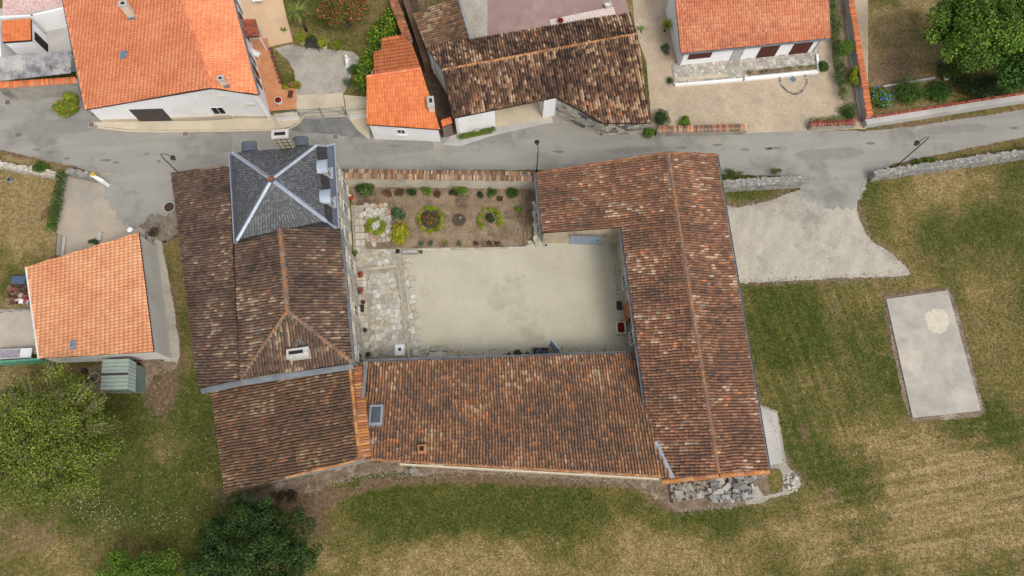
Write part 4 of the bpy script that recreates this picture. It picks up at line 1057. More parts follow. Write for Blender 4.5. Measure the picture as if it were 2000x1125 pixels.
MB().box((cb.x, cb.y, 9.66), (1.25, .68, .16), R(5)).build('cap', M('chimney_cap', (212, 208, 200), (184, 178, 168), scale=3), o)
MB().box((cb.x, cb.y, 9.75), (.8, .26, .02), R(5)).build('flue', M_DARK, o)
for k in range(5): MB().box((cb.x, cb.y, 7.5 + k * .45), (1.1, .55, .04), R(5)).build('strap', M_IRON, o)
for sx in (-.4, 0, .4): MB().box((cb.x + sx, cb.y - .3, 8.4), (.03, .04, 2.2), R(5)).build('rail', M_IRON, o)
for (ca, cb_) in ((EV[1], EV[2]),):
    a2 = inset([(p.x, p.y) for p in EV], .3); a2 = sorted(a2, key=lambda p: -p[0])[:2]; a2.sort(key=lambda p: p[1])
    Lp = math.hypot(a2[1][0] - a2[0][0], a2[1][1] - a2[0][1])
    for k in range(3):
        for z in (.8, 3.7): window(pav, a2[0], a2[1], Lp * (k + .5) / 3, z, 1.0, 1.8, M_WHITEP, M_GLASS, shutters=M_SHUT, sill=M_STONE)

# ------------------------------------------------------------------ south-west wing
wing = thing('farm_wing', 'single-slope wing with brown tiles and orange lichen ridge below the manor', 'farm building', G(560, 850, 0))
pw = Plane((690, 712, 6.0), (706, 896, 6.0), (426, 860, 3.2))
WP = [(413, 761), (690, 714), (706, 896), (440, 963)]
r = deck(wing, 'roof', pw, WP)
tile_roof(r, pw, [WP], ((695, 800), (430, 848)), 'west', singles=300, seed=15, mat=T_OLD)
fw = inset([xy(pw, p) for p in WP], .25)
wall_ring(wing, fw, lambda x, y: pw.z(x, y) - .15, M_STONE_G)
ra, rb = pw.at(684, 718), pw.at(703, 894)
ridge_tiles(r, [ra + Vector((0, 0, .02)), rb + Vector((0, 0, .02))], 'lich', .13, .40, T_LICH, 6, mort=M_RIDGE_L)
tv_ = (rb - ra).normalized(); ev_ = Vector((-tv_.y, tv_.x, 0)).normalized(); ev_ = ev_ if ev_.x > 0 else -ev_; rr = random.Random(17); nb = int((rb - ra).length / .2)
MB().loft([ra - Vector((0, 0, .3)), rb - Vector((0, 0, .3)), rb + ev_ * .78 - Vector((0, 0, .4)), ra + ev_ * .78 - Vector((0, 0, .4))], [ra + Vector((0, 0, .02)), rb + Vector((0, 0, .02)), rb + ev_ * .78 - Vector((0, 0, .1)), ra + ev_ * .78 - Vector((0, 0, .1))]).build('ridge_bed', M_RIDGE_L, r)
for k in range(nb):
    p_ = ra + tv_ * (k + .5) * .2 + ev_ * .1; d_ = (ev_ + Vector((0, 0, -.14)) + tv_ * rr.uniform(-.06, .06)).normalized(); vs_ = []
    for q_, w_ in ((0, .08), (.66 * rr.uniform(.92, 1.06), .095)): vs_ += [p_ + d_ * q_ + tv_ * (-w_ * math.cos(math.pi * i / 4)) + Vector((0, 0, .03 + w_ * .8 * math.sin(math.pi * i / 4))) for i in range(5)]
    MB().add(vs_, [(i, i + 1, 6 + i, 5 + i) for i in range(4)] + [(5, 6, 7, 8, 9)], rr.choice(PAL['lich'][0] + PAL['ridge'][0])).build('edge_tile', T_LICH, r)
ridge_tiles(r, [pw.at(708, 896), pw.at(560, 932)], 'lich', .10, .4, T_LICH, 9)
tr = pw.at(702, 716)
MB().box(((pw.at(702, 713).x + pw.at(705, 770).x) / 2 + .32, (pw.at(702, 713).y + pw.at(705, 770).y) / 2, 6.08), (.2, 2.6, .06), R(-3)).build('flashing', M_ZINC_D, wing)
pth = sorted(fw, key=lambda p: p[1])[:2]; pth.sort(key=lambda p: p[0])
door(wing, pth[0], pth[1], 1.6, 1.0, 2.1, M_WOOD, planks=4)
# a post and stub of brick under the corner
q = G(487, 968, .9); MB().box((q.x, q.y, .9), (.28, .3, 1.9), 0).build('post', M_WOOD, wing)

# ------------------------------------------------------------------ long wing closing the courtyard to the south
longw = thing('long_wing', 'long single-slope wing with rust and grey canal tiles south of the courtyard', 'farm building', G(1000, 800, 0))
p3 = Plane((703, 708, 3.1), (1240, 690, 3.1), (1000, 914, 5.5))
LA = [(704, 709), (1242, 690), (1278, 862), (1292, 932), (712, 898)]; LB = [(1278, 862), (1313, 936), (1292, 932)]
r = deck(longw, 'roof', p3, LA)
tile_roof(r, p3, [LA, LB], ((966, 900), (960, 720)), 'long', singles=300, seed=16, mat=T_LICH)
fl3 = inset([xy(p3, p) for p in LA], .25)
wall_ring(longw, fl3, lambda x, y: p3.z(x, y) - .15, M_STONE)
gutter(longw, [p3.at(706, 706) + Vector((0, .06, -.02)), p3.at(1240, 689) + Vector((0, .06, -.02))], M_ZINC_D)
gutter(longw, [p3.at(780, 906) + Vector((0, -.04, -.06)), p3.at(1288, 935) + Vector((0, -.04, -.06))], M('cream_gutter', (222, 210, 186), (204, 190, 164), scale=3), .08)
ridge_tiles(r, [p3.at(716, 896), p3.at(1290, 930)], 'lich', .09, .3, T_LICH, 12, lift=.02)
sa_ = sorted(fl3, key=lambda p: p[1])[:2]; sa_.sort(key=lambda p: p[0])
for s_ in (4.5, 10.5, 16.0): window(longw, sa_[0], sa_[1], s_, 1.4, .8, 1.0, M_WOOD, M_GLASS, sill=M_STONE)
door(longw, sa_[0], sa_[1], 19.5, 1.2, 2.1, M_WOOD, 'door', 4, M_IRON)
# roof window, vent and flue
rw = p3.at(735, 812); nrm = p3.n; Rm = Matrix(((1, 0, 0), (0, 1, 0), (0, 0, 1)))
tx = (p3.at(760, 811) - p3.at(710, 813)).normalized(); ty = nrm.cross(tx); RM = Matrix((tx, ty, nrm)).transposed()
o = MB().box(rw + nrm * .10, (.95, 1.55, .2), rot=RM).build('roof_window', M_ZINC, longw)
MB().box(rw + nrm * .205, (.68, 1.22, .02), rot=RM).build('pane', M('roof_glass', (92, 104, 110), (78, 90, 96), rough=.15, spec=.6, fine_amt=.05, bump=0), o)
for k in range(6): MB().box(rw + nrm * .12 + tx * (-.4 + k * .16) - ty * .84, (.06, .16, .05), rot=RM).build('apron_fold', M_ZINC, o)
v_ = p3.at(726, 862); o = MB().box(v_ + nrm * .06, (.42, .42, .12), rot=RM).build('vent', M_ZINC, longw)
MB().tube([v_, v_ + Vector((0, 0, .4))], .09, 9).build('pipe', M_ZINC, o)
v_ = p3.at(826, 878); o = MB().box(v_ + Vector((0, 0, .18)), (.62, .6, .7), R(4)).build('chimney', M_RIDGE_L, longw)
MB().box(v_ + Vector((-.03, .03, .54)), (.32, .32, .02), R(4)).build('flue', M_DARK, o)

# ------------------------------------------------------------------ east wing
east = thing('east_wing', 'large barn wing with red-brown canal tiles and straight lichened ridge east of the courtyard', 'barn', G(1350, 700, 0))
qE = Plane((1303, 297, 5.6), (1403, 926, 5.6), (1450, 610, 4.45))
qW = Plane((1303, 297, 5.6), (1403, 926, 5.6), (1243, 660, 4.5))
EP = [(1303, 297), (1398, 301), (1501, 921), (1404, 929)]
W1, W2, W3 = [(1048, 337), (1303, 297), (1325, 435), (1058, 455)], [(1213, 443.4), (1325, 435), (1391, 853), (1270, 853)], [(1273, 853), (1391, 853), (1404, 929), (1313, 937)]
re_ = deck(east, 'roof', qE, EP)
tile_roof(re_, qE, [EP], ((1352, 610), (1450, 613)), 'east', singles=130, seed=17, mat=T_OLD)
rw_ = deck(east, 'roof', qW, W1); deck(east, 'roof', qW, W2); deck(east, 'roof', qW, W3)
tile_roof(rw_, qW, [W1, W2, W3], ((1325, 500), (1100, 518)), 'east', singles=170, seed=18, mat=T_OLD)
ridge_tiles(re_, [qE.at(1303, 298), qE.at(1403, 926)], 'ridge2', .14, .45, mort=M_MORTAR, seed=21)
ridge_tiles(re_, [qE.at(1405, 928), qE.at(1501, 920)], 'lich', .15, .4, T_LICH, 22, mort=M_RIDGE_L)
ridge_tiles(re_, [qW.at(1293, 940), qW.at(1403, 928)], 'lich', .15, .4, T_LICH, 23, mort=M_RIDGE_L)
ridge_tiles(re_, [qE.at(1303, 299), qE.at(1397, 303)], 'ridge', .11, .4, seed=24)
ridge_tiles(re_, [qW.at(1050, 338), qW.at(1303, 299)], 'ridge', .10, .4, seed=25)
F1 = inset([xy(qW, p) for p in W1], .22)
wall_ring(east, F1, lambda x, y: min(qW.z(x, y), qE.z(x, y)) - .15, M_STONE)
F2 = inset([xy(qW, (1213, 443)), xy(qW, (1303, 297)), xy(qE, (1398, 301)), xy(qE, (1501, 921)), xy(qW, (1404, 930)), xy(qW, (1300, 938))], .24)
wall_ring(east, F2, lambda x, y: min(qW.z(x, y), qE.z(x, y)) - .15, M_STONE)
gutter(east, [qW.at(1212, 444) + Vector((-.08, 0, -.02)), qW.at(1268, 845) + Vector((-.08, 0, -.02))], M_ZINC_D, .10)
gutter(east, [qW.at(1047, 338) + Vector((-.08, 0, -.02)), qW.at(1057, 456) + Vector((-.08, 0, -.02))], M_ZINC_D, .10)
gutter(east, [qE.at(1399, 301) + Vector((.08, 0, -.02)), qE.at(1502, 921) + Vector((.08, 0, -.02))], M_ZINC_D, .09)
va, vb = p3.at(1279, 862), p3.at(1314, 934); s = Vector((.14, .03, 0))
MB().loft([va - s + Vector((0, 0, .06)), va + s + Vector((0, 0, .06)), vb + s + Vector((0, 0, .06)), vb - s + Vector((0, 0, .06))], [va - s + Vector((0, 0, .12)), va + s + Vector((0, 0, .12)), vb + s + Vector((0, 0, .12)), vb - s + Vector((0, 0, .12))]).build('zinc_valley', M_ZINC, east)
# south front of the low part: garage door, little window
F1s = sorted(F1, key=lambda p: p[1])[:2]; F1s.sort(key=lambda p: p[0])
Ls = math.hypot(F1s[1][0] - F1s[0][0], F1s[1][1] - F1s[0][1])
door(east, F1s[0], F1s[1], Ls * .36, 2.7, 2.1, M_BLUEGREY, 'garage_door', 6, M_IRON)
p0, rz = on_wall(F1s[0], F1s[1], Ls * .36, 2.25, .05); MB().box(p0, (3.1, .2, .18), rz).build('lintel', M_WOOD, east)
# courtyard front
ws = xy(qW, (1213, 443)); we = xy(qW, (1262, 800))
wa, wb = (ws[0] + .24, ws[1]), (we[0] + .24, we[1])
Lc = math.hypot(wa[0] - wb[0], wa[1] - wb[1])
door(east, wa, wb, Lc * .42, 1.4, 2.2, M_WOODO, 'door', 4, M_IRON)
window(east, wa, wb, Lc * .25, 1.0, 1.1, 1.3, M_WHITEP, M_GLASS, sill=M_STONE)
window(east, wa, wb, Lc * .58, 1.0, 1.1, 1.3, M_WHITEP, M_GLASS, sill=M_STONE)
for k in range(3):
    a3 = sorted(F2, key=lambda p: -p[0]); 
ee = [xy(qE, (1501, 921)), xy(qE, (1398, 301))]; ee = [(p[0] - .24, p[1]) for p in ee]
for k in range(3): window(east, ee[0], ee[1], 6 + k * 7, 1.2, .9, .9, M_WOOD, M_GLASS, sill=M_STONE)
# ------------------------------------------------------------------ houses and gardens north of the lane
def s_of(a, b, px, z=0.0):
    p = G(px[0], px[1], z); t = Vector((b[0] - a[0], b[1] - a[1])).normalized(); return (p.x - a[0]) * t.x + (p.y - a[1]) * t.y
def wall_strip(root, pts2, zfun, mat, name='wall', z0=-.05, th=.25):
    """a run of wall of real thickness; outside is to the right of the direction of travel"""
    mb = MB(); n = len(pts2); ofs = []
    for i in range(n):
        ns = []
        for k in (i - 1, i):
            if 0 <= k < n - 1:
                t = Vector((pts2[k + 1][0] - pts2[k][0], pts2[k + 1][1] - pts2[k][1])).normalized(); ns.append(Vector((-t.y, t.x)))
        m_ = sum(ns, Vector((0, 0))); m_ = m_ / max(m_.length_squared, .3) * len(ns); ofs.append((pts2[i][0] + m_.x * th, pts2[i][1] + m_.y * th))
    for i in range(n - 1):
        q = [pts2[i], pts2[i + 1], ofs[i + 1], ofs[i]]
        mb.loft([(x, y, z0) for x, y in q], [(x, y, zfun(x, y)) for x, y in q])
    return mb.build(name, mat, root)
# --- big white house
hA = thing('white_house', 'big white house with broad bright orange roof and garage at the street', 'house', G(360, 200, 0))
aL = Plane((356, 0, 5.0), (412, 172, 5.0), (166, 214, 2.35)); aR = Plane((356, 0, 5.0), (412, 172, 5.0), (504, 185, 4.1))
AL, AR = [(111, -60), (336, -60), (412, 172), (166, 214)], [(336, -60), (440, -60), (504, 185), (412, 172)]
ra_ = deck(hA, 'roof', aL, AL); tile_roof(ra_, aL, [AL], ((400, 125), (165, 163)), 'orange', 'pan', .25, .36, 220, 31, T_NEW)
rb_ = deck(hA, 'roof', aR, AR); tile_roof(rb_, aR, [AR], ((405, 100), (490, 106)), 'orange', 'pan2', .25, .36, 80, 32, T_NEW)
PAL['oridge'] = (pal([(232, 140, 100), (224, 130, 92), (238, 152, 112)]), [1] * 3)
ridge_tiles(ra_, [aL.at(337, -58), aL.at(412, 171)], 'oridge', .13, .42, T_NEW, 33, lift=.05)
fA = [xy(aL, (168, 213)), xy(aL, (412, 171)), xy(aR, (502, 184)), xy(aR, (441, -58)), xy(aL, (113, -58))]
fA = inset(fA, .12); fA = sorted(fA, key=lambda p: p[1])
SW_, RI_, SE_ = sorted(fA[:3], key=lambda p: p[0]); N2 = sorted(fA[3:], key=lambda p: -p[0])
wall_strip(hA, [SW_, RI_, SE_], lambda x, y: min(aL.z(x, y), aR.z(x, y)) - .15, M_RENDER)
wall_strip(hA, [SE_, N2[0]], lambda x, y: aR.z(x, y) - .15, M_RENDER)
wall_strip(hA, [N2[1], SW_], lambda x, y: aL.z(x, y) - .15, M_RENDER)
M_GAR = M('brown_garage_door', (88, 80, 74), (76, 68, 62), fine_amt=.08)
s = (s_of(SW_, RI_, (277, 238)) + s_of(SW_, RI_, (333, 237))) / 2
door(hA, SW_, RI_, s, 2.9, 1.9, M_GAR, 'garage_door', 1)
window(hA, SW_, RI_, s_of(SW_, RI_, (438, 236)), .75, 1.15, 1.15, M_WHITEP, M_DARK, sill=M_CONC_B)
p0, rz = on_wall(RI_, SE_, .35, 3.6, .02)
MB().lathe((p0.x, p0.y - .02, p0.z - .02), [(.30, 0), (.34, .02), (.34, .05), (.22, .05)], 12, sy=.3).build('round_vent', M_CONC_B, hA)
MB().box(on_wall(RI_, SE_, s_of(RI_, SE_, (490, 212), 2.2), 2.4, .06)[0], (.8, .16, .1), 0).build('ledge', M_CONC_B, hA)
mb = MB(); p0, rz = on_wall(SW_, SE_, (Vector(SE_) - Vector(SW_)).length / 2, .2, .03)
for (q0, q1) in ((SW_, RI_), (RI_, SE_)):
    L_ = math.hypot(q1[0] - q0[0], q1[1] - q0[1]); pp, rz = on_wall(q0, q1, L_ / 2, .2, .02); mb.box(pp, (L_ - .1, .04, .5), rz)
mb.build('plinth', M_CONC_B, hA)
for y in (30, 60, 130, 150):
    s = s_of(SE_, N2[0], (470 + y * .3, y + 20)); window(hA, SE_, N2[0], s, .9, .9, 1.5, M_WHITEP, M_GLASS, shutters=M_BROWNP)
gutter(hA, [aR.at(505, 184) + Vector((.05, 0, -.05)), aR.at(441, -58) + Vector((.05, 0, -.05))], M_ZINC_D)
gutter(hA, [aL.at(165, 214) + Vector((-.05, 0, -.05)), aL.at(112, -58) + Vector((-.05, 0, -.05))], M_ZINC_D)
M_CHIM = M('cream_render', (228, 218, 196), (214, 202, 180), scale=2)
for (x, y, h, w) in ((258, 30, 1.5, .62), (438, 164, .8, .5)):
    pl = aL if x < 380 else aR; b0 = pl.at(x, y)
    o = MB().box((b0.x, b0.y, b0.z + h / 2 - .2), (w, w * .8, h + .3), R(10)).build('chimney', M_CHIM, hA)
    MB().box((b0.x, b0.y, b0.z + h + .02), (w + .1, w * .8 + .1, .08), R(10)).build('cap', M_CONC, o)
    MB().box((b0.x, b0.y, b0.z + h + .07), (w * .5, w * .4, .02), R(10)).build('flue', M_DARK, o)
    MB().box((b0.x + .1, b0.y - w * .5, b0.z + .06), (w + .3, .3, .06), rot=Matrix((Vector((1, 0, 0)), pl.n.cross(Vector((1, 0, 0))), pl.n)).transposed()).build('flashing', M_ZINC_D, o)
def glass_tiles(root, pl, px, nx, ny, ax, pitch=.25, exp=.36, name='glass_tile'):
    c0 = pl.at(*px); d = (pl.at(*ax[1]) - pl.at(*ax[0])); d = (d - pl.n * d.dot(pl.n)).normalized(); a = d.cross(pl.n)
    RM = Matrix((a, d, pl.n)).transposed(); m_ = M('glass_tile', (128, 152, 166), (100, 122, 136), scale=4, rough=.25, fine_amt=.05, bump=0)
    for i in range(nx):
        for j in range(ny): MB().box(c0 + a * (i - (nx - 1) / 2) * pitch + d * (j - (ny - 1) / 2) * exp + pl.n * .06, (pitch * .9, exp * .88, .04), rot=RM).build(name, m_, root)
glass_tiles(ra_, aL, (242, 107), 3, 2, ((400, 125), (165, 163)))
# brown tiled porch roof on the garden side
pP = Plane((471, 39, 2.6), (480, 72, 2.6), (503, 55, 2.2)); o = thing('porch_roof', 'small brown tiled porch roof on the garden side of the big white house', 'porch roof', G(490, 60, 0))
rp = deck(o, 'roof', pP, [(471, 39), (499, 37), (507, 70), (480, 72)]); PAL['porch'] = (pal([(140, 72, 58), (124, 62, 52), (156, 88, 72)]), [1] * 3)
tile_roof(rp, pP, [[(471, 39), (499, 37), (507, 70), (480, 72)]], ((475, 55), (503, 54)), 'porch', 'pan', .22, .3, 60, 34, T_NEW)
for q in ((500, 40), (506, 68)):
    g = pP.at(*q); MB().box((g.x - .06, g.y, (g.z - .1) / 2), (.1, .1, g.z - .1)).build('post', M_WHITEP, o)
# kerbed pavement along the white house
pv = MB().prism(pxpoly([(180, 240), (194, 247), (275, 255), (540, 252), (566, 248), (585, 234), (590, 226), (530, 226), (400, 236), (190, 238)], .1), -.04, .11)
o = pv.build('pavement', M_CONC_B); o['kind'] = 'structure'
kb = thing('kerb', 'pale kerb stones edging the pavement before the big white house', 'kerb', G(400, 257, 0)); kp = [G(x, y, .1) for x, y in smooth_px([(192, 249), (275, 257), (420, 256), (545, 254), (570, 249), (588, 235), (592, 227)], 4, False)]
for a, b_ in zip(kp[:-1], kp[1:]):
    L_ = (b_ - a).length; n_ = max(1, round(L_ / 1.0)); rz = math.atan2(b_.y - a.y, b_.x - a.x)
    for k in range(n_):
        q = a.lerp(b_, (k + .5) / n_); MB().box((q.x, q.y, .05), (L_ / n_ - .015, .16, .2), rz).build('kerb_stone', M_CONC_B, kb)
# --- annex left of the white house
hB = thing('small_outbuilding', 'small white outbuilding with square orange roof left of the big white house', 'outbuilding', G(40, 90, 0))
pB = Plane((4, 40, 2.7), (60, 35, 2.5), (62, 80, 2.5)); BP = [(4, 40), (60, 36), (61, 79), (5, 83)]
rB = deck(hB, 'roof', pB, BP); tile_roof(rB, pB, [BP], ((8, 60), (58, 57)), 'annex', 'pan2', .25, .36, 60, 35, T_NEW)
fB = inset([xy(pB, p) for p in BP], .08); wall_ring(hB, fB, lambda x, y: pB.z(x, y) - .14, M_RENDER)
fb_ = sorted(fB, key=lambda p: -p[0])[:2]; fb_.sort(key=lambda p: p[1]); door(hB, fb_[0], fb_[1], .9, .9, 1.9, M_DARK, planks=1)
cw = thing('court_wall', 'white rendered wall round the little court left of the big white house', 'wall', G(60, 50, 0))
for a, b_ in (((-20, 34), (64, 30)), ((60, 30), (134, 13)), ((-4, 36), (0, 112))):
    A_, B_ = G(*a, 2.2), G(*b_, 2.2); L_ = (B_ - A_).length; mid = (A_ + B_) / 2
    MB().box((mid.x, mid.y, 1.08), (L_, .2, 2.24), math.atan2(B_.y - A_.y, B_.x - A_.x)).build('wall_panel', M_RENDER, cw)
ct = thing('lean_to_shelter', 'lean-to with weathered grey corrugated sheets beside the big white house', 'shelter', G(75, 160, 0))
pC = Plane((3, 112, 2.45), (140, 97, 2.45), (148, 150, 2.15)); M_CORR = M('corrugated_sheet', (176, 174, 172), (110, 110, 114), (200, 196, 190), scale=1.0, fine=10, fine_amt=.12, lo=.4, hi=.62)
c0, cx, cy = pC.at(2, 112), pC.at(141, 97), pC.at(0, 159); ux, uy = cx - c0, cy - c0
for k in range(6):
    mb = MB(); n_ = 24; row = []
    for j in (0, 1):
        for i in range(n_ + 1):
            t = (k + i / n_) / 6; row.append(c0 + ux * t + uy * j * (1 + .0 * t) + pC.n * (.05 * math.sin(2 * math.pi * i / 4 + .6) + .08 + .012 * (k % 2)))
    mb.add(row, [(i, i + 1, n_ + 2 + i, n_ + 1 + i) for i in range(n_)]); mb.build('corrugated_sheet', M_CORR, ct)
for t in (.03, .5, .97):
    q = c0 + ux * t + uy * .06; MB().box((q.x, q.y, q.z / 2), (.1, .1, q.z - .02)).build('post', M_WOOD, ct)
def capped_wall(name, label, a, b_, zt, th, cap_w, palname, pitch, wallmat, tmat, rows=2, seed=1, mort=M_MORTAR, slope=.35, slab=True):
    """a wall whose top carries short tiles laid across it; a, b_ are photo points of the crest"""
    A_, B_ = G(a[0], a[1], zt), G(b_[0], b_[1], zt); t = (B_ - A_).normalized(); L_ = (B_ - A_).length; s = Vector((t.y, -t.x, 0)); rz = math.atan2(t.y, t.x)
    root = thing(name, label, 'wall', (A_.x * .5 + B_.x * .5, A_.y * .5 + B_.y * .5, 0)); mid = (A_ + B_) / 2
    MB().box((mid.x, mid.y, (zt - .12) / 2 - .02), (L_, th, zt - .1), rz).build('wall_body', wallmat, root)
    if slab: MB().loft([A_ + s * cap_w * .46 - Vector((0, 0, .16)), B_ + s * cap_w * .46 - Vector((0, 0, .16)), B_ - s * cap_w * .46 - Vector((0, 0, .16)), A_ - s * cap_w * .46 - Vector((0, 0, .16))], [A_ + s * cap_w * .2 - Vector((0, 0, .02)), B_ + s * cap_w * .2 - Vector((0, 0, .02)), B_ - s * cap_w * .2 - Vector((0, 0, .02)), A_ - s * cap_w * .2 - Vector((0, 0, .02))]).build('mortar_bed', mort, root)
    rr = random.Random(seed); cols = PAL[palname][0]; n_ = int(L_ / pitch); half = cap_w / rows if rows == 2 else cap_w
    for k in range(n_):
        for sg in ((1, -1) if rows == 2 else (1,)):
            c_ = rr.choice(cols); f = rr.uniform(.75, 1.25); c_ = tuple(min(.8, v * f) for v in c_); r_ = pitch * .46
            top = A_ + t * (k + .5) * pitch + (Vector((0, 0, .03)) if rows == 2 else -s * cap_w / 2 + Vector((0, 0, .05))); d = (s * sg - Vector((0, 0, slope))).normalized(); d = (d + t * rr.uniform(-.06, .06)).normalized(); u_ = t.cross(d); u_ = u_ if u_.z > 0 else -u_
            vs_ = []
            ln = half * rr.uniform(.92, 1.08)
            for q, w_, z_ in ((0, r_ * .85, 0), (1, r_, .015)):
                vs_ += [top + d * ln * q + t * (-w_ * math.cos(math.pi * i / 4)) + u_ * (w_ * .8 * math.sin(math.pi * i / 4) + z_) for i in range(5)]
            MB().add(vs_, [(i, i + 1, 6 + i, 5 + i) for i in range(4)] + [(5, 6, 7, 8, 9)], c_).build('coping_tile', tmat, root)
    return root
capped_wall('tile_capped_wall', 'grey stone wall with small orange tile coping below the corrugated lean-to', (-10, 167), (151, 156), 2.1, .4, .55, 'annex', .2, M_STONE_G, T_NEW, 1, 41)
# --- small orange-roofed house
hD = thing('orange_cottage', 'small white cottage with two-slope orange roof on the lane beside the alley', 'house', G(790, 220, 0))
dS = Plane((716, 150, 3.6), (822, 134, 3.6), (860, 253, 2.4)); dN = Plane((716, 150, 3.6), (822, 134, 3.6), (784, 70, 2.75))
DS = [(716, 150), (822, 134), (860, 253), (716, 243)]; DA = [(745, 76), (784, 68), (806, 90), (822, 134), (745, 146)]; DB = [(730, 101), (745, 99), (745, 146), (731, 148)]
rD = deck(hD, 'roof', dS, DS); tile_roof(rD, dS, [DS], ((770, 142), (778, 246)), 'annex', 'pan2', .24, .42, 200, 36, T_NEW)
rN = deck(hD, 'roof', dN, DA); deck(hD, 'roof', dN, DB); tile_roof(rN, dN, [DA, DB], ((772, 140), (764, 76)), 'annex', 'pan', .24, .42, 100, 37, T_NEW)
ridge_tiles(rD, [dS.at(716, 150), dS.at(822, 134)], 'oridge', .13, .4, T_NEW, 38, lift=.05)
fD = inset([xy(dS, (717, 243)), xy(dS, (859, 252)), xy(dS, (822, 135)), xy(dN, (785, 70)), xy(dN, (745, 78)), xy(dN, (719, 149))], .12)
wall_ring(hD, fD, lambda x, y: min(dS.z(x, y), dN.z(x, y)) - .14, M_RENDER)
fd_ = sorted(fD, key=lambda p: p[1])[:2]; fd_.sort(key=lambda p: p[0])
window(hD, fd_[0], fd_[1], s_of(fd_[0], fd_[1], (790, 262)), 1.15, .75, .75, M_WHITEP, M_GLASS, sill=M_WHITEP)
b0 = dS.at(843, 208); o = MB().box((b0.x, b0.y, b0.z + .25), (.5, .95, .9), R(8)).build('chimney', M_CHIM, hD); MB().box((b0.x, b0.y, b0.z + .74), (.6, 1.05, .08), R(8)).build('cap', M_CONC, o)
MB().box((b0.x, b0.y + .1, b0.z + .79), (.25, .4, .02), R(8)).build('flue', M_DARK, o)
# small tile roof over the alley door
pG = Plane((862, 236, 2.2), (880, 230, 2.2), (872, 246, 2.0)); o = thing('alley_gate_roof', 'little orange tile roof over the gate of the alley', 'gate roof', G(872, 250, 0)); AG = [(861, 235), (880, 228), (884, 240), (864, 248)]
rG = deck(o, 'roof', pG, AG); tile_roof(rG, pG, [AG], ((870, 232), (873, 244)), 'annex', 'pan', .22, .28, 12, 39, T_NEW)
g = pG.at(872, 242); MB().box((g.x, g.y, .95), (.85, .1, 1.9), R(12)).build('gate_panel', M_WOOD, o)
capped_wall('boundary_wall', 'narrow wall with two rows of pale orange tiles beside the dark alley', (765, -10), (799, 82), 2.1, .45, .75, 'ridge', .22, M_STONE_G, T_OLD, 2, 42)
alley_w = thing('alley_wall', 'dark mossy stone wall running along the alley beside the old brown house', 'wall', G(800, 40, 0))
A_, B_ = G(786, -20, 1.9), G(832, 120, 1.9); mid = (A_ + B_) / 2
MB().box((mid.x, mid.y, .93), ((B_ - A_).length, .5, 1.9), math.atan2(B_.y - A_.y, B_.x - A_.x)).build('wall_body', M('mossy_wall', (92, 76, 60), (116, 86, 62), (70, 62, 50), scale=2, fine=10, fine_amt=.35, bump=.03), alley_w)
# --- old brown house
hE = thing('old_brown_house', 'long old house with weathered dark and pale canal tiles north of the lane', 'house', G(1050, 200, 0))
eS = Plane((864, 137, 4.2), (1245, 66, 4.2), (884, 231, 3.05)); eN = Plane((864, 137, 4.2), (1245, 66, 4.2), (1230, 25, 3.6))
EA, EB, EC = [(864, 137), (1077, 97), (1086, 190), (884, 231)], [(1077, 97), (1245, 66), (1270, 240), (1179, 241), (1086, 190)], [(831, 92), (1230, 25), (1245, 66), (864, 137)]
rE = deck(hE, 'roof', eS, EA); deck(hE, 'roof', eS, EB); tile_roof(rE, eS, [EA, EB], ((1040, 104), (1059, 196)), 'north', 'canal', .245, .35, 210, 43, T_OLD, jit=1.4)
rEn = deck(hE, 'roof', eN, EC); tile_roof(rEn, eN, [EC], ((1040, 104), (1031, 60)), 'north', 'canal', .245, .35, 90, 44, T_OLD, jit=1.4)
ridge_tiles(rE, [eS.at(864, 137), eS.at(1245, 66)], 'lich', .10, .4, T_OLD, 45, mort=M_MORTAR)
ze = lambda x, y: min(eS.z(x, y), eN.z(x, y)) - .14
pt = {k: xy(eS if k[1] > 100 else eN, k) for k in [(888, 227), (966, 211), (955, 170), (1052, 150), (1063, 193), (1088, 188), (1178, 237), (1262, 236), (1236, 70)]}
nw, ne, wr = xy(eN, (838, 94)), xy(eN, (1228, 29)), xy(eS, (869, 137))
wall_strip(hE, [pt[(888, 227)], pt[(966, 211)], pt[(955, 170)], pt[(1052, 150)], pt[(1063, 193)], pt[(1088, 188)]], ze, M_RENDER, 'front_wall')
wall_strip(hE, [pt[(1088, 188)], pt[(1178, 237)], pt[(1262, 236)]], ze, M_STONE_G, 'stone_wall')
wall_strip(hE, [pt[(1262, 236)], pt[(1236, 70)], ne], ze, M_STONE_G, 'gable_wall')
wall_strip(hE, [ne, nw], ze, M_RENDER, 'rear_wall'); wall_strip(hE, [nw, wr, pt[(888, 227)]], ze, M_GREYR, 'gable_wall')
door(hE, pt[(955, 170)], pt[(1052, 150)], 1.6, 1.0, 2.1, M_BROWNP, planks=2); window(hE, pt[(955, 170)], pt[(1052, 150)], 3.2, .9, 1.0, 1.2, M_WHITEP, M_GLASS)
def bricks_on(root, a, b_, z0, z1, cols, mat, h=.22, w=.45, out=.02, seed=1, name='stone', zf=None):
    """squared stones standing slightly proud of a wall face"""
    rr = random.Random(seed); L_ = math.hypot(b_[0] - a[0], b_[1] - a[1]); rows = int((z1 - z0) / h)
    for j in range(rows):
        s = -rr.uniform(0, w)
        while s < L_:
            ww = w * rr.uniform(.6, 1.4); s0, s1 = max(0, s), min(L_, s + ww); s += ww
            if s1 - s0 < .08: continue
            zc = z0 + (j + .5) * h
            pp, rz = on_wall(a, b_, (s0 + s1) / 2, zc, out / 2 + rr.uniform(-.006, .01))
            if zf and zf(pp.x, pp.y) < zc + h * .5: continue
            MB().box(pp, (s1 - s0 - .03, out + .05, h - .03), rz, rr.choice(cols)).build(name, mat, root)
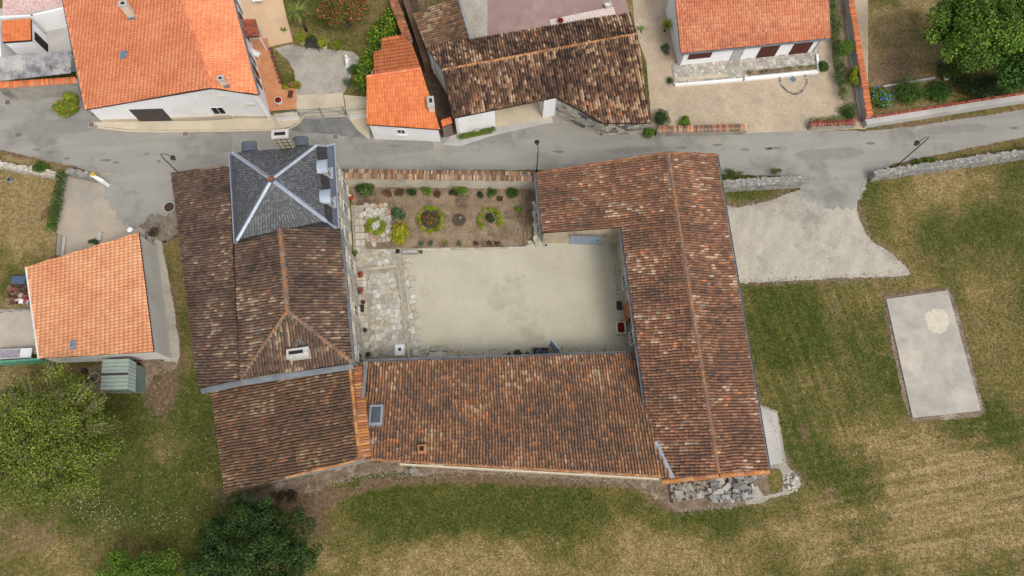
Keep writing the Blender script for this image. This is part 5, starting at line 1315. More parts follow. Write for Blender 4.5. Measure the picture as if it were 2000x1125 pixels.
bricks_on(hE, pt[(1088, 188)], pt[(1178, 237)], 0, 2.6, GSTONES[2:] + STONES[:3], M_STN, .3, .55, seed=3, zf=lambda x, y: ze(x, y) - .1)
bricks_on(hE, pt[(1178, 237)], pt[(1262, 236)], 0, 2.4, GSTONES[2:] + STONES[:3], M_STN, .3, .55, seed=4, zf=lambda x, y: ze(x, y) - .1)
pl_ = thing('planter_bed', 'low bed of bright green ground cover against the old brown house', 'plant bed', G(931, 262, 0))
lob = []
for k in range(12):
    g = G(899 + k * 5.8, 268 - k * 1.35, .2); lob.append(((g.x, g.y, .22), .32, .28, .2))
foliage('foliage', pl_, lob, 1500, .09, 'fresh', .6, seed=46); MB().box((G(931, 262)[0], G(931, 262)[1], .06), (2.8, .5, .14), R(11)).build('soil', M_SOIL, pl_)
o = thing('boulder', 'dark rounded stone lying on the green bed before the old brown house', 'stone', G(931, 256, 0)); MB().lathe(G(931, 257, 0), [(.2, 0), (.28, .15), (.24, .32), (.1, .42)], 9).build('rock', M_STONE_G, o)
# --- small brown roof behind
hF = thing('brown_outbuilding', 'small outbuilding with dull brown tile roof and pale gutter behind the alley', 'outbuilding', G(860, 70, 0))
pF = Plane((806, 28, 3.6), (831, 92, 3.6), (905, 40, 2.8)); FP = [(806, 28), (893, -6), (917, 76), (831, 93)]
rF = deck(hF, 'roof', pF, FP); tile_roof(rF, pF, [FP], ((818, 58), (906, 34)), 'west', 'canal', .25, .38, 120, 47, T_OLD)
wall_ring(hF, inset([xy(pF, p) for p in FP], .2), lambda x, y: pF.z(x, y) - .14, M_GREYR)
gutter(hF, [pF.at(894, -6) + Vector((.06, 0, 0)), pF.at(918, 76) + Vector((.06, 0, 0))], M_ZINC)
# --- villa with shutters
hG = thing('white_villa', 'white villa with salmon tile roof and dark red shutters above a stone terrace', 'house', G(1460, 100, 0))
pV = Plane((1330, 104, 2.55), (1622, 74, 2.55), (1470, -60, 4.7)); VP = [(1312, -60), (1615, -60), (1622, 74), (1330, 104)]
rV = deck(hG, 'roof', pV, VP); tile_roof(rV, pV, [VP], ((1470, -20), (1477, 88)), 'villa', 'pan', .23, .33, 300, 48, T_NEW)
fV = inset([xy(pV, p) for p in VP], .4); wall_ring(hG, fV, lambda x, y: pV.z(x, y) - .14, M_RENDER)
gutter(hG, [pV.at(1330, 105) + Vector((0, -.05, -.03)), pV.at(1622, 75) + Vector((0, -.05, -.03))], M_ZINC_D)
sv_ = sorted(fV, key=lambda p: p[1])[:2]; sv_.sort(key=lambda p: p[0])
for (x, y, w, h, z) in ((1358, 118, 2.1, .95, .95), (1494, 114, 1.75, 2.0, .12), (1557, 106, 1.75, 2.0, .12)):
    s = s_of(sv_[0], sv_[1], (x, y)); pp, rz = on_wall(sv_[0], sv_[1], s, z + h / 2, .04); mb = MB(); Rm = Matrix.Rotation(rz, 3, 'Z')
    o = MB().box(pp, (w, .04, h), rz).build('shutter', M_BROWNP, hG)
    for k in range(2): MB().box(pp + Rm @ Vector(((k - .5) * w / 2, -.035, 0)), (w / 2 - .05, .03, h - .08), rz).build('shutter_leaf', M_BROWNP, o)
s = s_of(sv_[0], sv_[1], (1432, 112)); door(hG, sv_[0], sv_[1], s, 1.0, 2.05, M_SHUT, planks=2, handle=M_IRON, z=.12)
MB().box(on_wall(sv_[0], sv_[1], .1, 1.25, .06)[0], (.08, .08, 2.5)).build('downpipe', M_SHUT, hG)
pp, rz = on_wall(sv_[0], sv_[1], math.hypot(sv_[1][0] - sv_[0][0], sv_[1][1] - sv_[0][1]) - .1, 1.25, .06); MB().box(pp, (.09, .09, 2.5), rz).build('downpipe', M_SHUT, hG)
# crazy paving
def clip_half(poly, px, py, nx, ny):
    out = []
    for i in range(len(poly)):
        a, b_ = poly[i], poly[(i + 1) % len(poly)]; da = (a[0] - px) * nx + (a[1] - py) * ny; db = (b_[0] - px) * nx + (b_[1] - py) * ny
        if da <= 0: out.append(a)
        if (da < 0 < db) or (db < 0 < da): t = da / (da - db); out.append((a[0] + (b_[0] - a[0]) * t, a[1] + (b_[1] - a[1]) * t))
    return out
def voronoi(poly, step, seed, jitter=.42, aspect=1.0):
    rr = random.Random(seed); xs, ys = [p[0] for p in poly], [p[1] for p in poly]; S = []
    nx_, ny_ = int((max(xs) - min(xs)) / step) + 3, int((max(ys) - min(ys)) / step) + 3
    for i in range(nx_):
        for j in range(ny_): S.append((min(xs) - step + (i + .5 * (j % 2) + rr.uniform(-jitter, jitter)) * step, min(ys) - step + (j + rr.uniform(-jitter, jitter)) * step))
    cells = []
    for i, (x, y) in enumerate(S):
        if not inside(poly, x, y): continue
        c_ = [(x - step * 1.3, y - step * 1.3), (x + step * 1.3, y - step * 1.3), (x + step * 1.3, y + step * 1.3), (x - step * 1.3, y + step * 1.3)]
        for k, (u, v) in enumerate(S):
            if k == i or abs(u - x) > 2.6 * step or abs(v - y) > 2.6 * step: continue
            c_ = clip_half(c_, (x + u) / 2, (y + v) / 2, u - x, v - y)
            if len(c_) < 3: break
        if len(c_) >= 3: cells.append(((x, y), c_))
    return cells
def paving(root, poly, step, z0, z1, cols, seed, gap=.025, name='paving_stone', rim=.012, limit=300):
    rr = random.Random(seed + 1); rest = MB(); k = 0
    for (x, y), c_ in voronoi(poly, step, seed):
        pl = [(x + (p[0] - x) * (1 - gap / step), y + (p[1] - y) * (1 - gap / step)) for p in c_]; pt_ = [(x + (p[0] - x) * (1 - (gap + rim) / step), y + (p[1] - y) * (1 - (gap + rim) / step)) for p in c_]
        c0 = rr.choice(cols); f = rr.uniform(.86, 1.12); c0 = tuple(v * f for v in c0); h = rr.uniform(-.006, .008)
        mb = MB() if k < limit else rest
        if area2(pl) < 0: pl.reverse(); pt_.reverse()
        n_ = len(pl); mb.add([(p[0], p[1], z0) for p in pl] + [(p[0], p[1], z1 - .008 + h) for p in pl] + [(p[0], p[1], z1 + h) for p in pt_], [(i, (i + 1) % n_, n_ + (i + 1) % n_, n_ + i) for i in range(n_)] + [(n_ + i, n_ + (i + 1) % n_, 2 * n_ + (i + 1) % n_, 2 * n_ + i) for i in range(n_)] + [tuple(range(2 * n_, 3 * n_))], c0)
        if k < limit: mb.build(name, M_STN, root)
        k += 1
    if rest.v: rest.build(name + 's', M_STN, root)['kind'] = 'stuff'
    return k
tv = thing('stone_terrace', 'raised crazy paving terrace in front of the white villa', 'terrace', G(1450, 140, 0))
tp = pxpoly([(1312, 128), (1330, 108), (1600, 80), (1600, 140), (1456, 152), (1318, 166)], .12); MB().prism(tp, -.04, .09).build('terrace_base', M_MORT_G, tv)
PV = [lin(c) for c in [(206, 200, 188), (190, 184, 172), (216, 210, 198), (178, 172, 160), (198, 190, 174)]]
paving(tv, inset(tp, .05), .36, .06, .115, PV, 51)
for a, b_, w_ in (((1318, 166), (1450, 155), .22), ((1454, 154), (1598, 140), .3), ((1598, 140), (1596, 106), .2)):
    A_, B_ = G(*a, .2), G(*b_, .2); mid = (A_ + B_) / 2; MB().box((mid.x, mid.y, .13), ((B_ - A_).length, w_, .3), math.atan2(B_.y - A_.y, B_.x - A_.x)).build('white_kerb', M_RENDER, tv)
A_, B_ = G(1322, 155, .1), G(1420, 147, .1); mid = (A_ + B_) / 2; MB().box((mid.x, mid.y, .10), ((B_ - A_).length, .35, .08), math.atan2(B_.y - A_.y, B_.x - A_.x)).build('step', M_CONC_B, tv)
pb = thing('terrace_flower_bed', 'narrow flower bed with sparse green plants along the villa terrace edge', 'flower bed', G(1525, 138, 0)); A_, B_ = G(1460, 144, .1), G(1592, 131, .1); mid = (A_ + B_) / 2
MB().box((mid.x, mid.y, .1), ((B_ - A_).length, .42, .2), math.atan2(B_.y - A_.y, B_.x - A_.x)).build('soil', M_SOIL, pb)
rr = random.Random(5); lob = []
for k in range(16):
    q = A_.lerp(B_, rr.random()); lob.append(((q.x, q.y + rr.uniform(-.1, .1), .3), .2, .2, .2))
foliage('foliage', pb, lob, 420, .11, 'fresh', .4, seed=52, accents=(('pinkred', .05, .07),))
# stone ring in the gravel
sr_ = thing('stone_ring', 'arc of small dark stones set in the gravel below the villa terrace', 'stone ring', G(1549, 165, 0)); rr = random.Random(8)
for (x, y) in smooth_px([(1522, 150), (1524, 163), (1532, 175), (1545, 183), (1558, 184), (1568, 176), (1575, 162), (1572, 148)], 3, False):
    g = G(x, y); MB().stone((g.x, g.y, .06), (.16, .13, .14), rr.uniform(0, 3), rr.choice(GSTONES)).build('stone', M_STN, sr_)
o = thing('inspection_cover', 'square grey concrete cover set diagonally inside the stone ring', 'cover', G(1548, 156, 0)); g = G(1548, 156); MB().box((g.x, g.y, .05), (.75, .75, .07), R(42)).build('frame', M_CONC, o); MB().box((g.x, g.y, .09), (.5, .5, .03), R(42)).build('lid', M_ZINC_D, o)
# garden walls round the villa
capped_wall('orange_capped_wall', 'tall boundary wall capped with bright orange tiles beside the villa hedge', (1661, -14), (1699, 226), 1.1, .3, .5, 'annex', .2, M_CONC, T_NEW, 1, 53)
capped_wall('front_wall', 'low stone wall with brown tile coping left of the villa entrance', (1283, 253), (1462, 248), .9, .45, .6, 'long', .19, M_STONE_G, T_OLD, 1, 54)
capped_wall('front_wall', 'short low stone wall with dark brown tile coping right of the villa entrance', (1584, 242), (1674, 238), .8, .4, .5, 'porch', .19, M_STONE_G, T_OLD, 1, 55)
rw2 = thing('roadside_wall', 'long low pale wall edged with red brick along the lane by the big tree', 'wall', G(1850, 215, 0)); A_, B_ = G(1692, 238, .7), G(2060, 180, .7); mid = (A_ + B_) / 2; t = (B_ - A_).normalized(); rz = math.atan2(t.y, t.x); L_ = (B_ - A_).length
MB().box((mid.x, mid.y, .33), (L_, .55, .72), rz).build('wall_body', M_CONC, rw2); rr = random.Random(9); s = Vector((-t.y, t.x, 0))
BR_ = [lin(c) for c in [(176, 92, 70), (160, 80, 62), (190, 110, 86), (140, 76, 62)]]
for k in range(int(L_ / .25)):
    q = A_ + t * (k + .5) * .25 + s * .36; MB().box((q.x, q.y, .38), (.2, .22, .8 + rr.uniform(-.02, .03)), rz, rr.choice(BR_)).build('brick', M_STN, rw2)
# --- gate and garden things of the white house
gate = thing('driveway_gate', 'grey metal two-leaf gate at the entrance beside the big white house', 'gate', G(628, 228, 0))
M_GATE = M('grey_gate_paint', (120, 132, 142), (108, 120, 130), rough=.5, fine_amt=.06, bump=0)
ga, gm, gb = G(583, 230), G(631, 228), G(676, 225)
for P_ in (ga, gm, gb): MB().tube([(P_.x, P_.y, 0), (P_.x, P_.y, 1.5)], .05, 7).build('post', M_GATE, gate)
for a, b_, hi in ((ga, gm, 0), (gm, gb, 1)):
    lf = MB(); 
    for z in (.12, .75, 1.3): lf.tube([(a.x, a.y, z), (b_.x, b_.y, z)], .022, 5)
    o = lf.build('gate_leaf', M_GATE, gate)
    for k in range(1, 12):
        q = a.lerp(b_, k / 12); MB().tube([(q.x, q.y, .12), (q.x, q.y, 1.3)], .011, 4).build('bar', M_GATE, o)
    MB().tube([(a.x, a.y, 1.3 if hi else .2), ((a.x + b_.x) / 2, (a.y + b_.y) / 2, .95), (b_.x, b_.y, .2 if hi else 1.3)], .025, 5).build('brace', M_GATE, o)
for lab, a, b_ in (('white low wall between the white house and the driveway gate', (536, 226), (580, 221)), ('white low wall between the driveway gate and the orange cottage', (680, 220), (716, 218))):
    A_, B_ = G(*a, .9), G(*b_, .9); mid = (A_ + B_) / 2; w_ = thing('garden_wall', lab, 'wall', (mid.x, mid.y, 0)); MB().box((mid.x, mid.y, .44), ((B_ - A_).length, .25, .9), math.atan2(B_.y - A_.y, B_.x - A_.x)).build('wall_body', M_RENDER, w_); MB().box((mid.x, mid.y, .92), ((B_ - A_).length + .06, .35, .07), math.atan2(B_.y - A_.y, B_.x - A_.x)).build('coping', M_CONC_B, w_)
    fr = MB()
    for k in range(10):
        q = A_.lerp(B_, (k + .5) / 10); fr.tube([(q.x, q.y, .95), (q.x, q.y, 1.45)], .012, 4)
    fr.tube([(A_.x, A_.y, 1.42), (B_.x, B_.y, 1.42)], .018, 4); fr.build('railing', M_GATE, w_)
def chair(px, rz, label):
    g = G(*px); o = thing('garden_chair', label, 'chair', g, 'white garden chairs'); Rm = Matrix.Rotation(rz, 3, 'Z'); f = lambda x, y, z: g + Rm @ Vector((x, y, z))
    MB().box(f(0, 0, .43), (.5, .5, .05), rz).build('seat', M_WHITEP, o)
    MB().loft([f(-.25, .22, .44), f(.25, .22, .44), f(.25, .27, .44), f(-.25, .27, .44)], [f(-.23, .36, .9), f(.23, .36, .9), f(.23, .40, .9), f(-.23, .40, .9)]).build('backrest', M_WHITEP, o)
    for x in (-.22, .22):
        for y in (-.22, .22): MB().box(f(x, y, .2), (.05, .05, .42), rz).build('leg', M_WHITEP, o)
        MB().box(f(x * 1.15, .02, .64), (.05, .5, .04), rz).build('armrest', M_WHITEP, o)
chair((505, 112), R(70), 'white plastic garden chair against the wall of the big white house')
g = G(508, 6); o = thing('garden_table', 'white plastic garden table on the tan terrace', 'table', g); MB().box((g.x, g.y, .72), (1.0, .8, .05), R(8)).build('tabletop', M_WHITEP, o)
for x in (-.4, .4):
    for y in (-.3, .3): MB().box((g.x + x, g.y + y, .35), (.06, .06, .7)).build('leg', M_WHITEP, o)
g = G(613, 95); o = thing('garden_bench', 'dark slatted bench between round potted shrubs', 'bench', g); M_BENCH = M('dark_wood', (74, 70, 66), (60, 56, 54), fine_amt=.15); rz = R(-10); Rm = Matrix.Rotation(rz, 3, 'Z'); f = lambda x, y, z: g + Rm @ Vector((x, y, z))
for k in range(5): MB().box(f(0, -.2 + k * .1, .44), (1.35, .07, .035), rz).build('seat_slat', M_BENCH, o)
for k in range(4): MB().box(f(0, .30 + k * .03, .55 + k * .11), (1.35, .03, .08), rz).build('back_slat', M_BENCH, o)
for x in (-.6, .6):
    for y in (-.2, .26): MB().box(f(x, y, .22), (.06, .06, .44), rz).build('leg', M_IRON, o)
    MB().box(f(x, .03, .62), (.05, .5, .04), rz).build('armrest', M_IRON, o)
for k, (x, y, lab) in enumerate([(588, 74, 'round lime-green shrub in a pot left of the dark bench'), (632, 83, 'round lime-green shrub in a pot right of the dark bench'), (659, 90, 'round lime-green shrub in a pot farthest right of the bench')]):
    pot('potted_shrub', lab, (x, y + 4), .32, .45, M_CHIM, 'lime', 900, .09, 60 + k, 'round potted shrubs', .8, .66, cat='potted plant')
shrub('garden_shrub', 'small mid-green bush behind the dark bench', (609, 77), .4, .35, .7, 'mid', 350, .1, 64)
o = thing('garden_statue', 'white stone reclining statue at the edge of the garden gravel', 'statue', G(680, 122)); g = G(680, 124); mb = MB()
mb.loft([(g.x - .22, g.y - .5, 0), (g.x + .2, g.y - .5, 0), (g.x + .2, g.y + .5, 0), (g.x - .22, g.y + .5, 0)], [(g.x - .18, g.y - .46, .25), (g.x + .17, g.y - .46, .25), (g.x + .17, g.y + .46, .25), (g.x - .18, g.y + .46, .25)]); mb.build('plinth', M_WHITEP, o)
MB().tube([(g.x, g.y - .4, .35), (g.x + .02, g.y - .1, .45), (g.x - .02, g.y + .2, .55), (g.x - .02, g.y + .3, .8), (g.x, g.y + .2, .95)], [.12, .2, .2, .16, .1], 9).build('body', M_WHITEP, o, True); MB().tube([(g.x, g.y + .22, .85), (g.x, g.y + .1, .98), (g.x, g.y - .02, .95)], [.12, .15, .08], 8).build('head', M_WHITEP, o, True)
rosette('palm_tree', 'fan palm with thin trunk on the brown garden lawn', (575, 15), 1.35, .9, 60, 'olive', .16, 65, 'tree', base=G(599, 60), trunk_h=2.6, trunk_r=.12, droop=.8)
tree('red_tree', 'broad tree with reddish bronze leaves and fruit in the northern garden', (672, 18), 2.3, (2.2, 1.9, 1.3), 9000, .15, 'mid', .7, 34, .6, 66, r0=.14, accents=(('redleaf', .6, .17),))
hedge_line('hedge', 'tall mottled green hedge along the orange cottage', [(768, 30), (748, 66), (728, 100), (714, 135), (708, 180)], 1.75, 1.8, 'hedge', 9000, .14, 67, accents=(('lime', .22, .13),))
shrub('feathery_shrub', 'thin grey-green shrub by the garden gravel near the cottage', (681, 160), .55, .5, 1.1, 'glauc', 300, .12, 68, asp=.3); shrub('dark_shrub', 'dark clipped ground shrub below the white statue', (688, 135), .55, .6, .4, 'mid', 600, .08, 69, trim=True)
fl_ = thing('flower_border', 'strip of purple and red flowers along the terracotta walk', 'flower bed', G(538, 125)); lob = []
for k in range(9): g = G(528 + k * 2.6, 96 + k * 8, .15); lob.append(((g.x, g.y, .15), .2, .2, .16))
foliage('flowers', fl_, lob, 900, .07, 'purple', .8, seed=70)
shrub('yellow_flowers', 'clump of yellow flowers beside the driveway inside the gate', (557, 171), .38, .22, .35, 'gold', 400, .07, 71, cat='flowers'); shrub('lime_bush', 'lime-green bush with red flowers at the driveway corner', (580, 166), .42, .42, .6, 'lime', 500, .09, 72, accents=(('red', .1, .08),)); shrub('red_flowers', 'small clump of red and white flowers beside the yellow ones', (569, 165), .25, .25, .35, 'red', 260, .07, 73, cat='flowers', accents=(('white', .15, .06),))
pot('flower_pot', 'large white pot of red flowers on the terracotta walk', (543, 195), .36, .5, M_WHITEP, 'red', 300, .07, 74, plant_h=.2, plant_r=.3)
g = G(568, 185); o = thing('brown_mat', 'brown door mats laid on the terracotta walk near the gate', 'mat', g); MB().box((g.x, g.y, .12), (.42, .75, .03), R(-4)).build('mat', M_BROWNP, o)
rosette('spiky_plant', 'spiky green plant in a corner of the tan terrace', (553, 56), .5, .45, 30, 'fresh', .05, 75)
rosette('yucca', 'tall yellow-green yucca at the west gable of the white villa', (1303, 46), .85, .7, 90, 'lime', .05, 76, trunk_h=.8, trunk_r=.1, droop=.3)
shrub('grey_plants', 'strip of silvery grey plants along the west gable of the villa', (1299, 95), .35, 1.0, .4, 'grey', 500, .09, 77, nl=14); shrub('lavender_ball', 'small dark grey-green ball bush at the terrace corner of the villa', (1309, 158), .42, .42, .55, 'dark', 500, .06, 78)
for k, (x, y, rx, ry, h, p_, lab, nm) in enumerate([(1292, 232, .78, .78, 1.1, 'dark', 'dark round bush with bare twigs behind the villa front wall', 'round_bush'), (1340, 238, .58, .5, .75, 'fresh', 'bright green rounded bush behind the villa front wall', 'round_bush'), (1267, 260, .5, .45, .8, 'fresh', 'small green bush at the corner of the old brown house', 'round_bush'), (1608, 130, .42, .6, .8, 'mid', 'square clipped green bush at the end of the villa terrace', 'clipped_bush'),
        (1651, 95, .75, .8, 1.5, 'fresh', 'large clipped green ball in the hedge by the orange capped wall', 'clipped_bush'), (1668, 150, .55, 1.3, 1.2, 'lime', 'bright lime shrub leaning on the orange capped wall', 'lime_shrub'), (1656, 218, .8, .7, 1.0, 'mid', 'bushy green shrub at the street end of the hedge', 'green_shrub')]):
    shrub(nm, lab, (x, y), rx, ry, h, p_, 1500, .09, 80 + k, trim=(nm == 'clipped_bush'), nl=14)
hedge_line('hedge', 'long uneven green hedge between the villa and the orange capped wall', [(1625, -15), (1630, 40), (1632, 90), (1640, 140), (1648, 190)], .85, 1.1, 'hedge', 5200, .11, 90); hedge_line('hedge', 'low flowering border behind the right front wall of the villa', [(1580, 240), (1610, 235), (1650, 230)], .6, .5, 'fresh', 900, .1, 91, accents=(('pinkred', .05, .08),), cat='border')
rosette('verge_plant', 'leafy plant on the gravel by the gable of the old brown house', (1252, 55), .5, .5, 26, 'fresh', .08, 92)
shrub('planter_bush', 'round bush of lime, green and red leaves at the lane beside the white house', (130, 205), 1.35, 1.15, 1.1, 'lime', 2600, .13, 93, accents=(('pinkred', .12, .12), ('fresh', .2, .14)))
for k, (x, y, lab) in enumerate([(16, 201, 'rusty drain grate at the lane below the tile-capped wall'), (180, 244, 'rusty drain grate at the corner of the big white house'), (363, 262, 'rusty drain grate in the kerb before the big white house'), (656, 268, 'rusty square drain grate in the lane before the driveway gate')]):
    g = G(x, y); o = thing('drain_grate', lab, 'drain', g, 'drain grates'); MB().box((g.x, g.y, .05), (.55, .55, .05)).build('frame', M_CONC, o)
    for q in range(5): MB().box((g.x - .18 + q * .09, g.y, .085), (.05, .44, .03)).build('bar', M('rusty_grate', (120, 78, 60), (100, 64, 50), scale=6), o)
g = G(1092, 40); pot('flower_pot', 'round pot of dark red flowers on the pale strip of the mauve terrace', (1094, 40), .32, .35, M_CHIM, 'red', 300, .08, 94, plant_h=.2)
A_, B_ = G(1075, 48), G(1200, 22); mid = (A_ + B_) / 2; o = MB().box((mid.x, mid.y, .03 + ZL[0]), ((B_ - A_).length, .9, .08), math.atan2(B_.y - A_.y, B_.x - A_.x)).build('pink_paving_strip', M('pink_pavers', (218, 190, 178), (232, 222, 212), scale=7, lo=.46, hi=.54)); o['kind'] = 'structure'
chair((1186, 16), R(200), 'white chair at the end of the pale strip on the mauve terrace')
# ------------------------------------------------------------------ courtyard: paving, garden, pots
def bar(root, a, b_, z, w, h, mat, name, n=1, col=None, seed=1, jit=0.0):
    """a line of squared blocks between two photo points"""
    A_, B_ = G(a[0], a[1], z), G(b_[0], b_[1], z); t = (B_ - A_).normalized(); L_ = (B_ - A_).length; rz = math.atan2(t.y, t.x); rr = random.Random(seed)
    for k in range(n):
        q = A_ + t * L_ * (k + .5) / n; c_ = rr.choice(col) if col else None
        MB().box((q.x, q.y + rr.uniform(-jit, jit), z - h / 2), (L_ / n - .02, w * (1 + rr.uniform(-jit, jit) * 3), h), rz + rr.uniform(-jit, jit), c_).build(name, mat, root)
PVT = [lin(c) for c in [(204, 197, 181), (192, 185, 169), (212, 206, 193), (180, 173, 157), (196, 186, 164), (186, 182, 173), (200, 195, 186)]]
ter = thing('paved_terrace', 'pale crazy paving terrace along the manor front in the courtyard', 'terrace', G(745, 600, 0))
tp = pxpoly([(686, 400), (708, 404), (712, 486), (786, 489), (792, 560), (802, 640), (806, 712), (704, 716)]); MB().prism(tp, .0, ZL[0] + .02).build('paving_bed', M_MORT_G, ter)
zt = ZL[0] + .055
nst = paving(ter, inset(pxpoly([(705, 490), (772, 490), (776, 518), (700, 524)]), .02), .42, zt - .05, zt, PVT, 101)
nst += paving(ter, pxpoly([(722, 534), (772, 528), (788, 620), (794, 690), (770, 692), (724, 700)]), .43, zt - .05, zt, PVT, 102)
nst += paving(ter, pxpoly([(794, 500), (802, 500), (812, 580), (818, 640), (816, 690), (804, 700), (798, 600)]), .52, zt - .06, zt + .01, PVT, 103, .04)
# the band of squared flags by the wall
rr = random.Random(11)
for k in range(22):
    for j in range(2):
        y0 = 402 + k * 13.4; x0 = 692 + (y0 - 402) * .036 + j * 9.5
        q = G(x0 + 5, y0 + 6); 
        if 640 < y0 and j == 1 and rr.random() < .3: continue
        MB().box((q.x, q.y, zt - .03), (.38 + rr.uniform(-.03, .03), .52 + rr.uniform(-.05, .03), .06), R(-3) + rr.uniform(-.03, .03), rr.choice(PVT[:5])).build('flagstone', M_STN, ter)
bar(ter, (699, 527), (775, 519), zt + .1, .22, .16, M_STN, 'kerb_stone', 3, PVT[3:6], 3)
bar(ter, (776, 520), (800, 705), zt + .06, .2, .14, M_STN, 'kerb_stone', 7, PVT[3:6], 4)
lp = thing('loose_paving', 'patch of broken pale flagstones at the south-west corner of the courtyard', 'paving', G(840, 690, 0)); paving(lp, pxpoly([(812, 676), (834, 674), (846, 690), (842, 704), (814, 706)]), .36, 0, zt, PVT, 104, .03)
sb = thing('stone_blocks', 'low pile of squared pale stone blocks against the long wing', 'stones', G(858, 690, 0)); 
for (x, y, w_, d_, h_) in ((858, 682, 1.3, .34, .3), (858, 692, .62, .45, .26), (844, 693, .5, .4, .24), (868, 693, .34, .45, .28), (853, 702, .9, .34, .2)):
    g = G(x, y, .2); MB().stone((g.x, g.y, h_ / 2 + .05), (w_, d_, h_), R(2), rr.choice(PVT[:4]), .03).build('stone_block', M_STN, sb)
# north garden wall with tile coping
PAL['wallcap'] = (pal([(176, 120, 84), (150, 104, 80), (196, 142, 102), (120, 88, 72), (166, 132, 104), (204, 170, 138), (98, 78, 66), (188, 112, 70), (206, 190, 168), (96, 82, 70)], .25), [1] * 10); _m = np.mean(PAL['wallcap'][0], 0); PAL['wallcap'] = ([tuple(np.array(c_) * .7 + _m * .3) for c_ in PAL['wallcap'][0]], [1] * 10)
nwall = capped_wall('courtyard_wall', 'cream stone garden wall with two rows of old tiles along the lane', (664, 338), (1046, 344), 2.1, .5, .92, 'wallcap', .15, M('cream_wall', (218, 208, 184), (192, 184, 166), (150, 146, 136), scale=.8, fine=14, fine_amt=.15), T_OLD, 2, 105)
# garden edging
ed = thing('garden_edging', 'thin stone edging round the planted garden of the courtyard', 'edging', G(870, 487, 0))
bar(ed, (706, 490), (1024, 483), .14, .12, .16, M_STN, 'edging_stone', 20, PVT[2:5], 5); bar(ed, (1020, 372), (1024, 482), .14, .08, .14, M_STN, 'edging_stone', 8, [lin((130, 96, 76)), lin((146, 112, 90))], 6)
gp = thing('garden_paving', 'irregular paving round the small yellow ring bed near the manor', 'paving', G(738, 420, 0)); paving(gp, pxpoly([(706, 402), (726, 398), (756, 400), (762, 430), (764, 476), (718, 478), (712, 440)]), .40, 0, zt, PVT[:3] + [lin((190, 160, 138))], 106, .03)
st2 = thing('rubble_border', 'row of whitish rubble stones between the garden and the low barn wall', 'stones', G(1045, 430, 0))
for k in range(14):
    g = G(1043 + k * .35 + rr.uniform(-2, 2), 398 + k * 6, .1); MB().stone((g.x, g.y, .1), (.4, .3, .26), rr.uniform(0, 3), rr.choice(PVT[:4]), .15).build('stone', M_STN, st2)
def ring(px, r_px, label, palette, seed, w=.40, gaps=(), h=.26):
    pts_ = [(px[0] + r_px * math.cos(t), px[1] + r_px * .96 * math.sin(t)) for t in np.linspace(gaps[0] if gaps else 0, gaps[1] if gaps else 2 * math.pi, 18)]
    return hedge_line('ring_planting', label, pts_, w, h, palette, 2600, .09, seed, cat='plant bed')
ring((841, 429), 24, 'lime-green ring of ground cover round the rose bed', 'lime', 110); ring((956, 430), 21, 'lime-green horseshoe of ground cover round the dark conical shrub', 'lime', 111, gaps=(2.2, 6.8)); ring((734, 442), 15, 'yellow-green ring bed on the paving near the manor', 'lime', 112, .5, h=.3)
sheet('rose_bed_soil', pxpoly(smooth_px([(841 + 20 * math.cos(t), 429 + 19 * math.sin(t)) for t in np.linspace(0, 6.0, 9)], 3)), ZL[0] + .008, M('dark_soil', (92, 78, 66), (76, 64, 54), scale=3, fine=24, fine_amt=.3), .04, .2, 32)
sheet('round_bed_soil', pxpoly(smooth_px([(897 + 13 * math.cos(t), 430 + 13 * math.sin(t)) for t in np.linspace(0, 6.0, 9)], 3)), ZL[0] + .008, MATS['dark_soil'], .04, .2, 33)
shrub('rose_bush', 'dark green rose bush with orange-red blooms inside the lime ring', (838, 427), .78, .62, .5, 'mid', 420, .10, 113, accents=(('orange', .07, .10), ('russet', .4, .1), ('red', .03, .09)))
shrub('conical_shrub', 'dark green clipped shrub inside the lime horseshoe', (957, 426), .42, .42, .8, 'dark', 900, .08, 114); shrub('small_rose', 'tiny plant with white flowers in the small round bed', (898, 425), .16, .2, .3, 'mid', 90, .07, 115, accents=(('white', .2, .07),))
shrub('yellow_shrub', 'tall yellow-green shrub beside the garden paving', (782, 456), .80, 1.25, 1.0, 'lime', 2400, .11, 116, nl=18, accents=(('gold', .22, .11),), asp=.35); shrub('grey_green_shrub', 'grey-green strap-leaved shrub north of the yellow shrub', (778, 418), .68, .6, 1.0, 'glauc', 900, .15, 117, asp=.25)
shrub('flowering_shrub', 'wide dark green shrub with pale flowers in the garden corner by the manor', (712, 370), .95, .62, 1.0, 'mid', 1600, .09, 118, accents=(('white', .03, .06),)); shrub('withered_shrub', 'rust-brown withered shrub against the garden wall', (757, 379), .5, .4, .5, 'dead', 420, .12, 119, asp=.25)
for k, (x, y, rx, h, p_, lab) in enumerate([(781, 376, .36, .5, 'russet', 'dull brownish plant next to the withered shrub'), (804, 376, .4, .55, 'dark', 'dark low bush, first along the garden wall'), (834, 373, .38, .6, 'fresh', 'bright green sprawling bush under the garden wall'), (852, 378, .36, .4, 'russet', 'brown-green low plant under the middle of the garden wall'), (886, 377, .36, .5, 'dark', 'dark bush left of the brightest wall shrub'), (901, 371, .55, .7, 'fresh', 'brightest green wall shrub with long shoots'), (941, 380, .34, .5, 'dark', 'round dark green ball right of the brightest wall shrub'), (960, 376, .42, .5, 'mid', 'loose mid-green bush left of the dark box cube'), (976, 388, .28, .3, 'russet', 'greyish low plant before the dark box cube'), (1011, 407, .28, .35, 'fresh', 'pale green clump at the east edge of the garden')]):
    shrub('garden_bush', lab, (x, y), rx * 1.25, rx, h, p_, 420, .09, 120 + k)
shrub('box_cube', 'dense dark green clipped box cube in the garden by the barn', (1002, 377), .62, .45, .8, 'hedge', 1500, .07, 131, trim=True, nl=14)
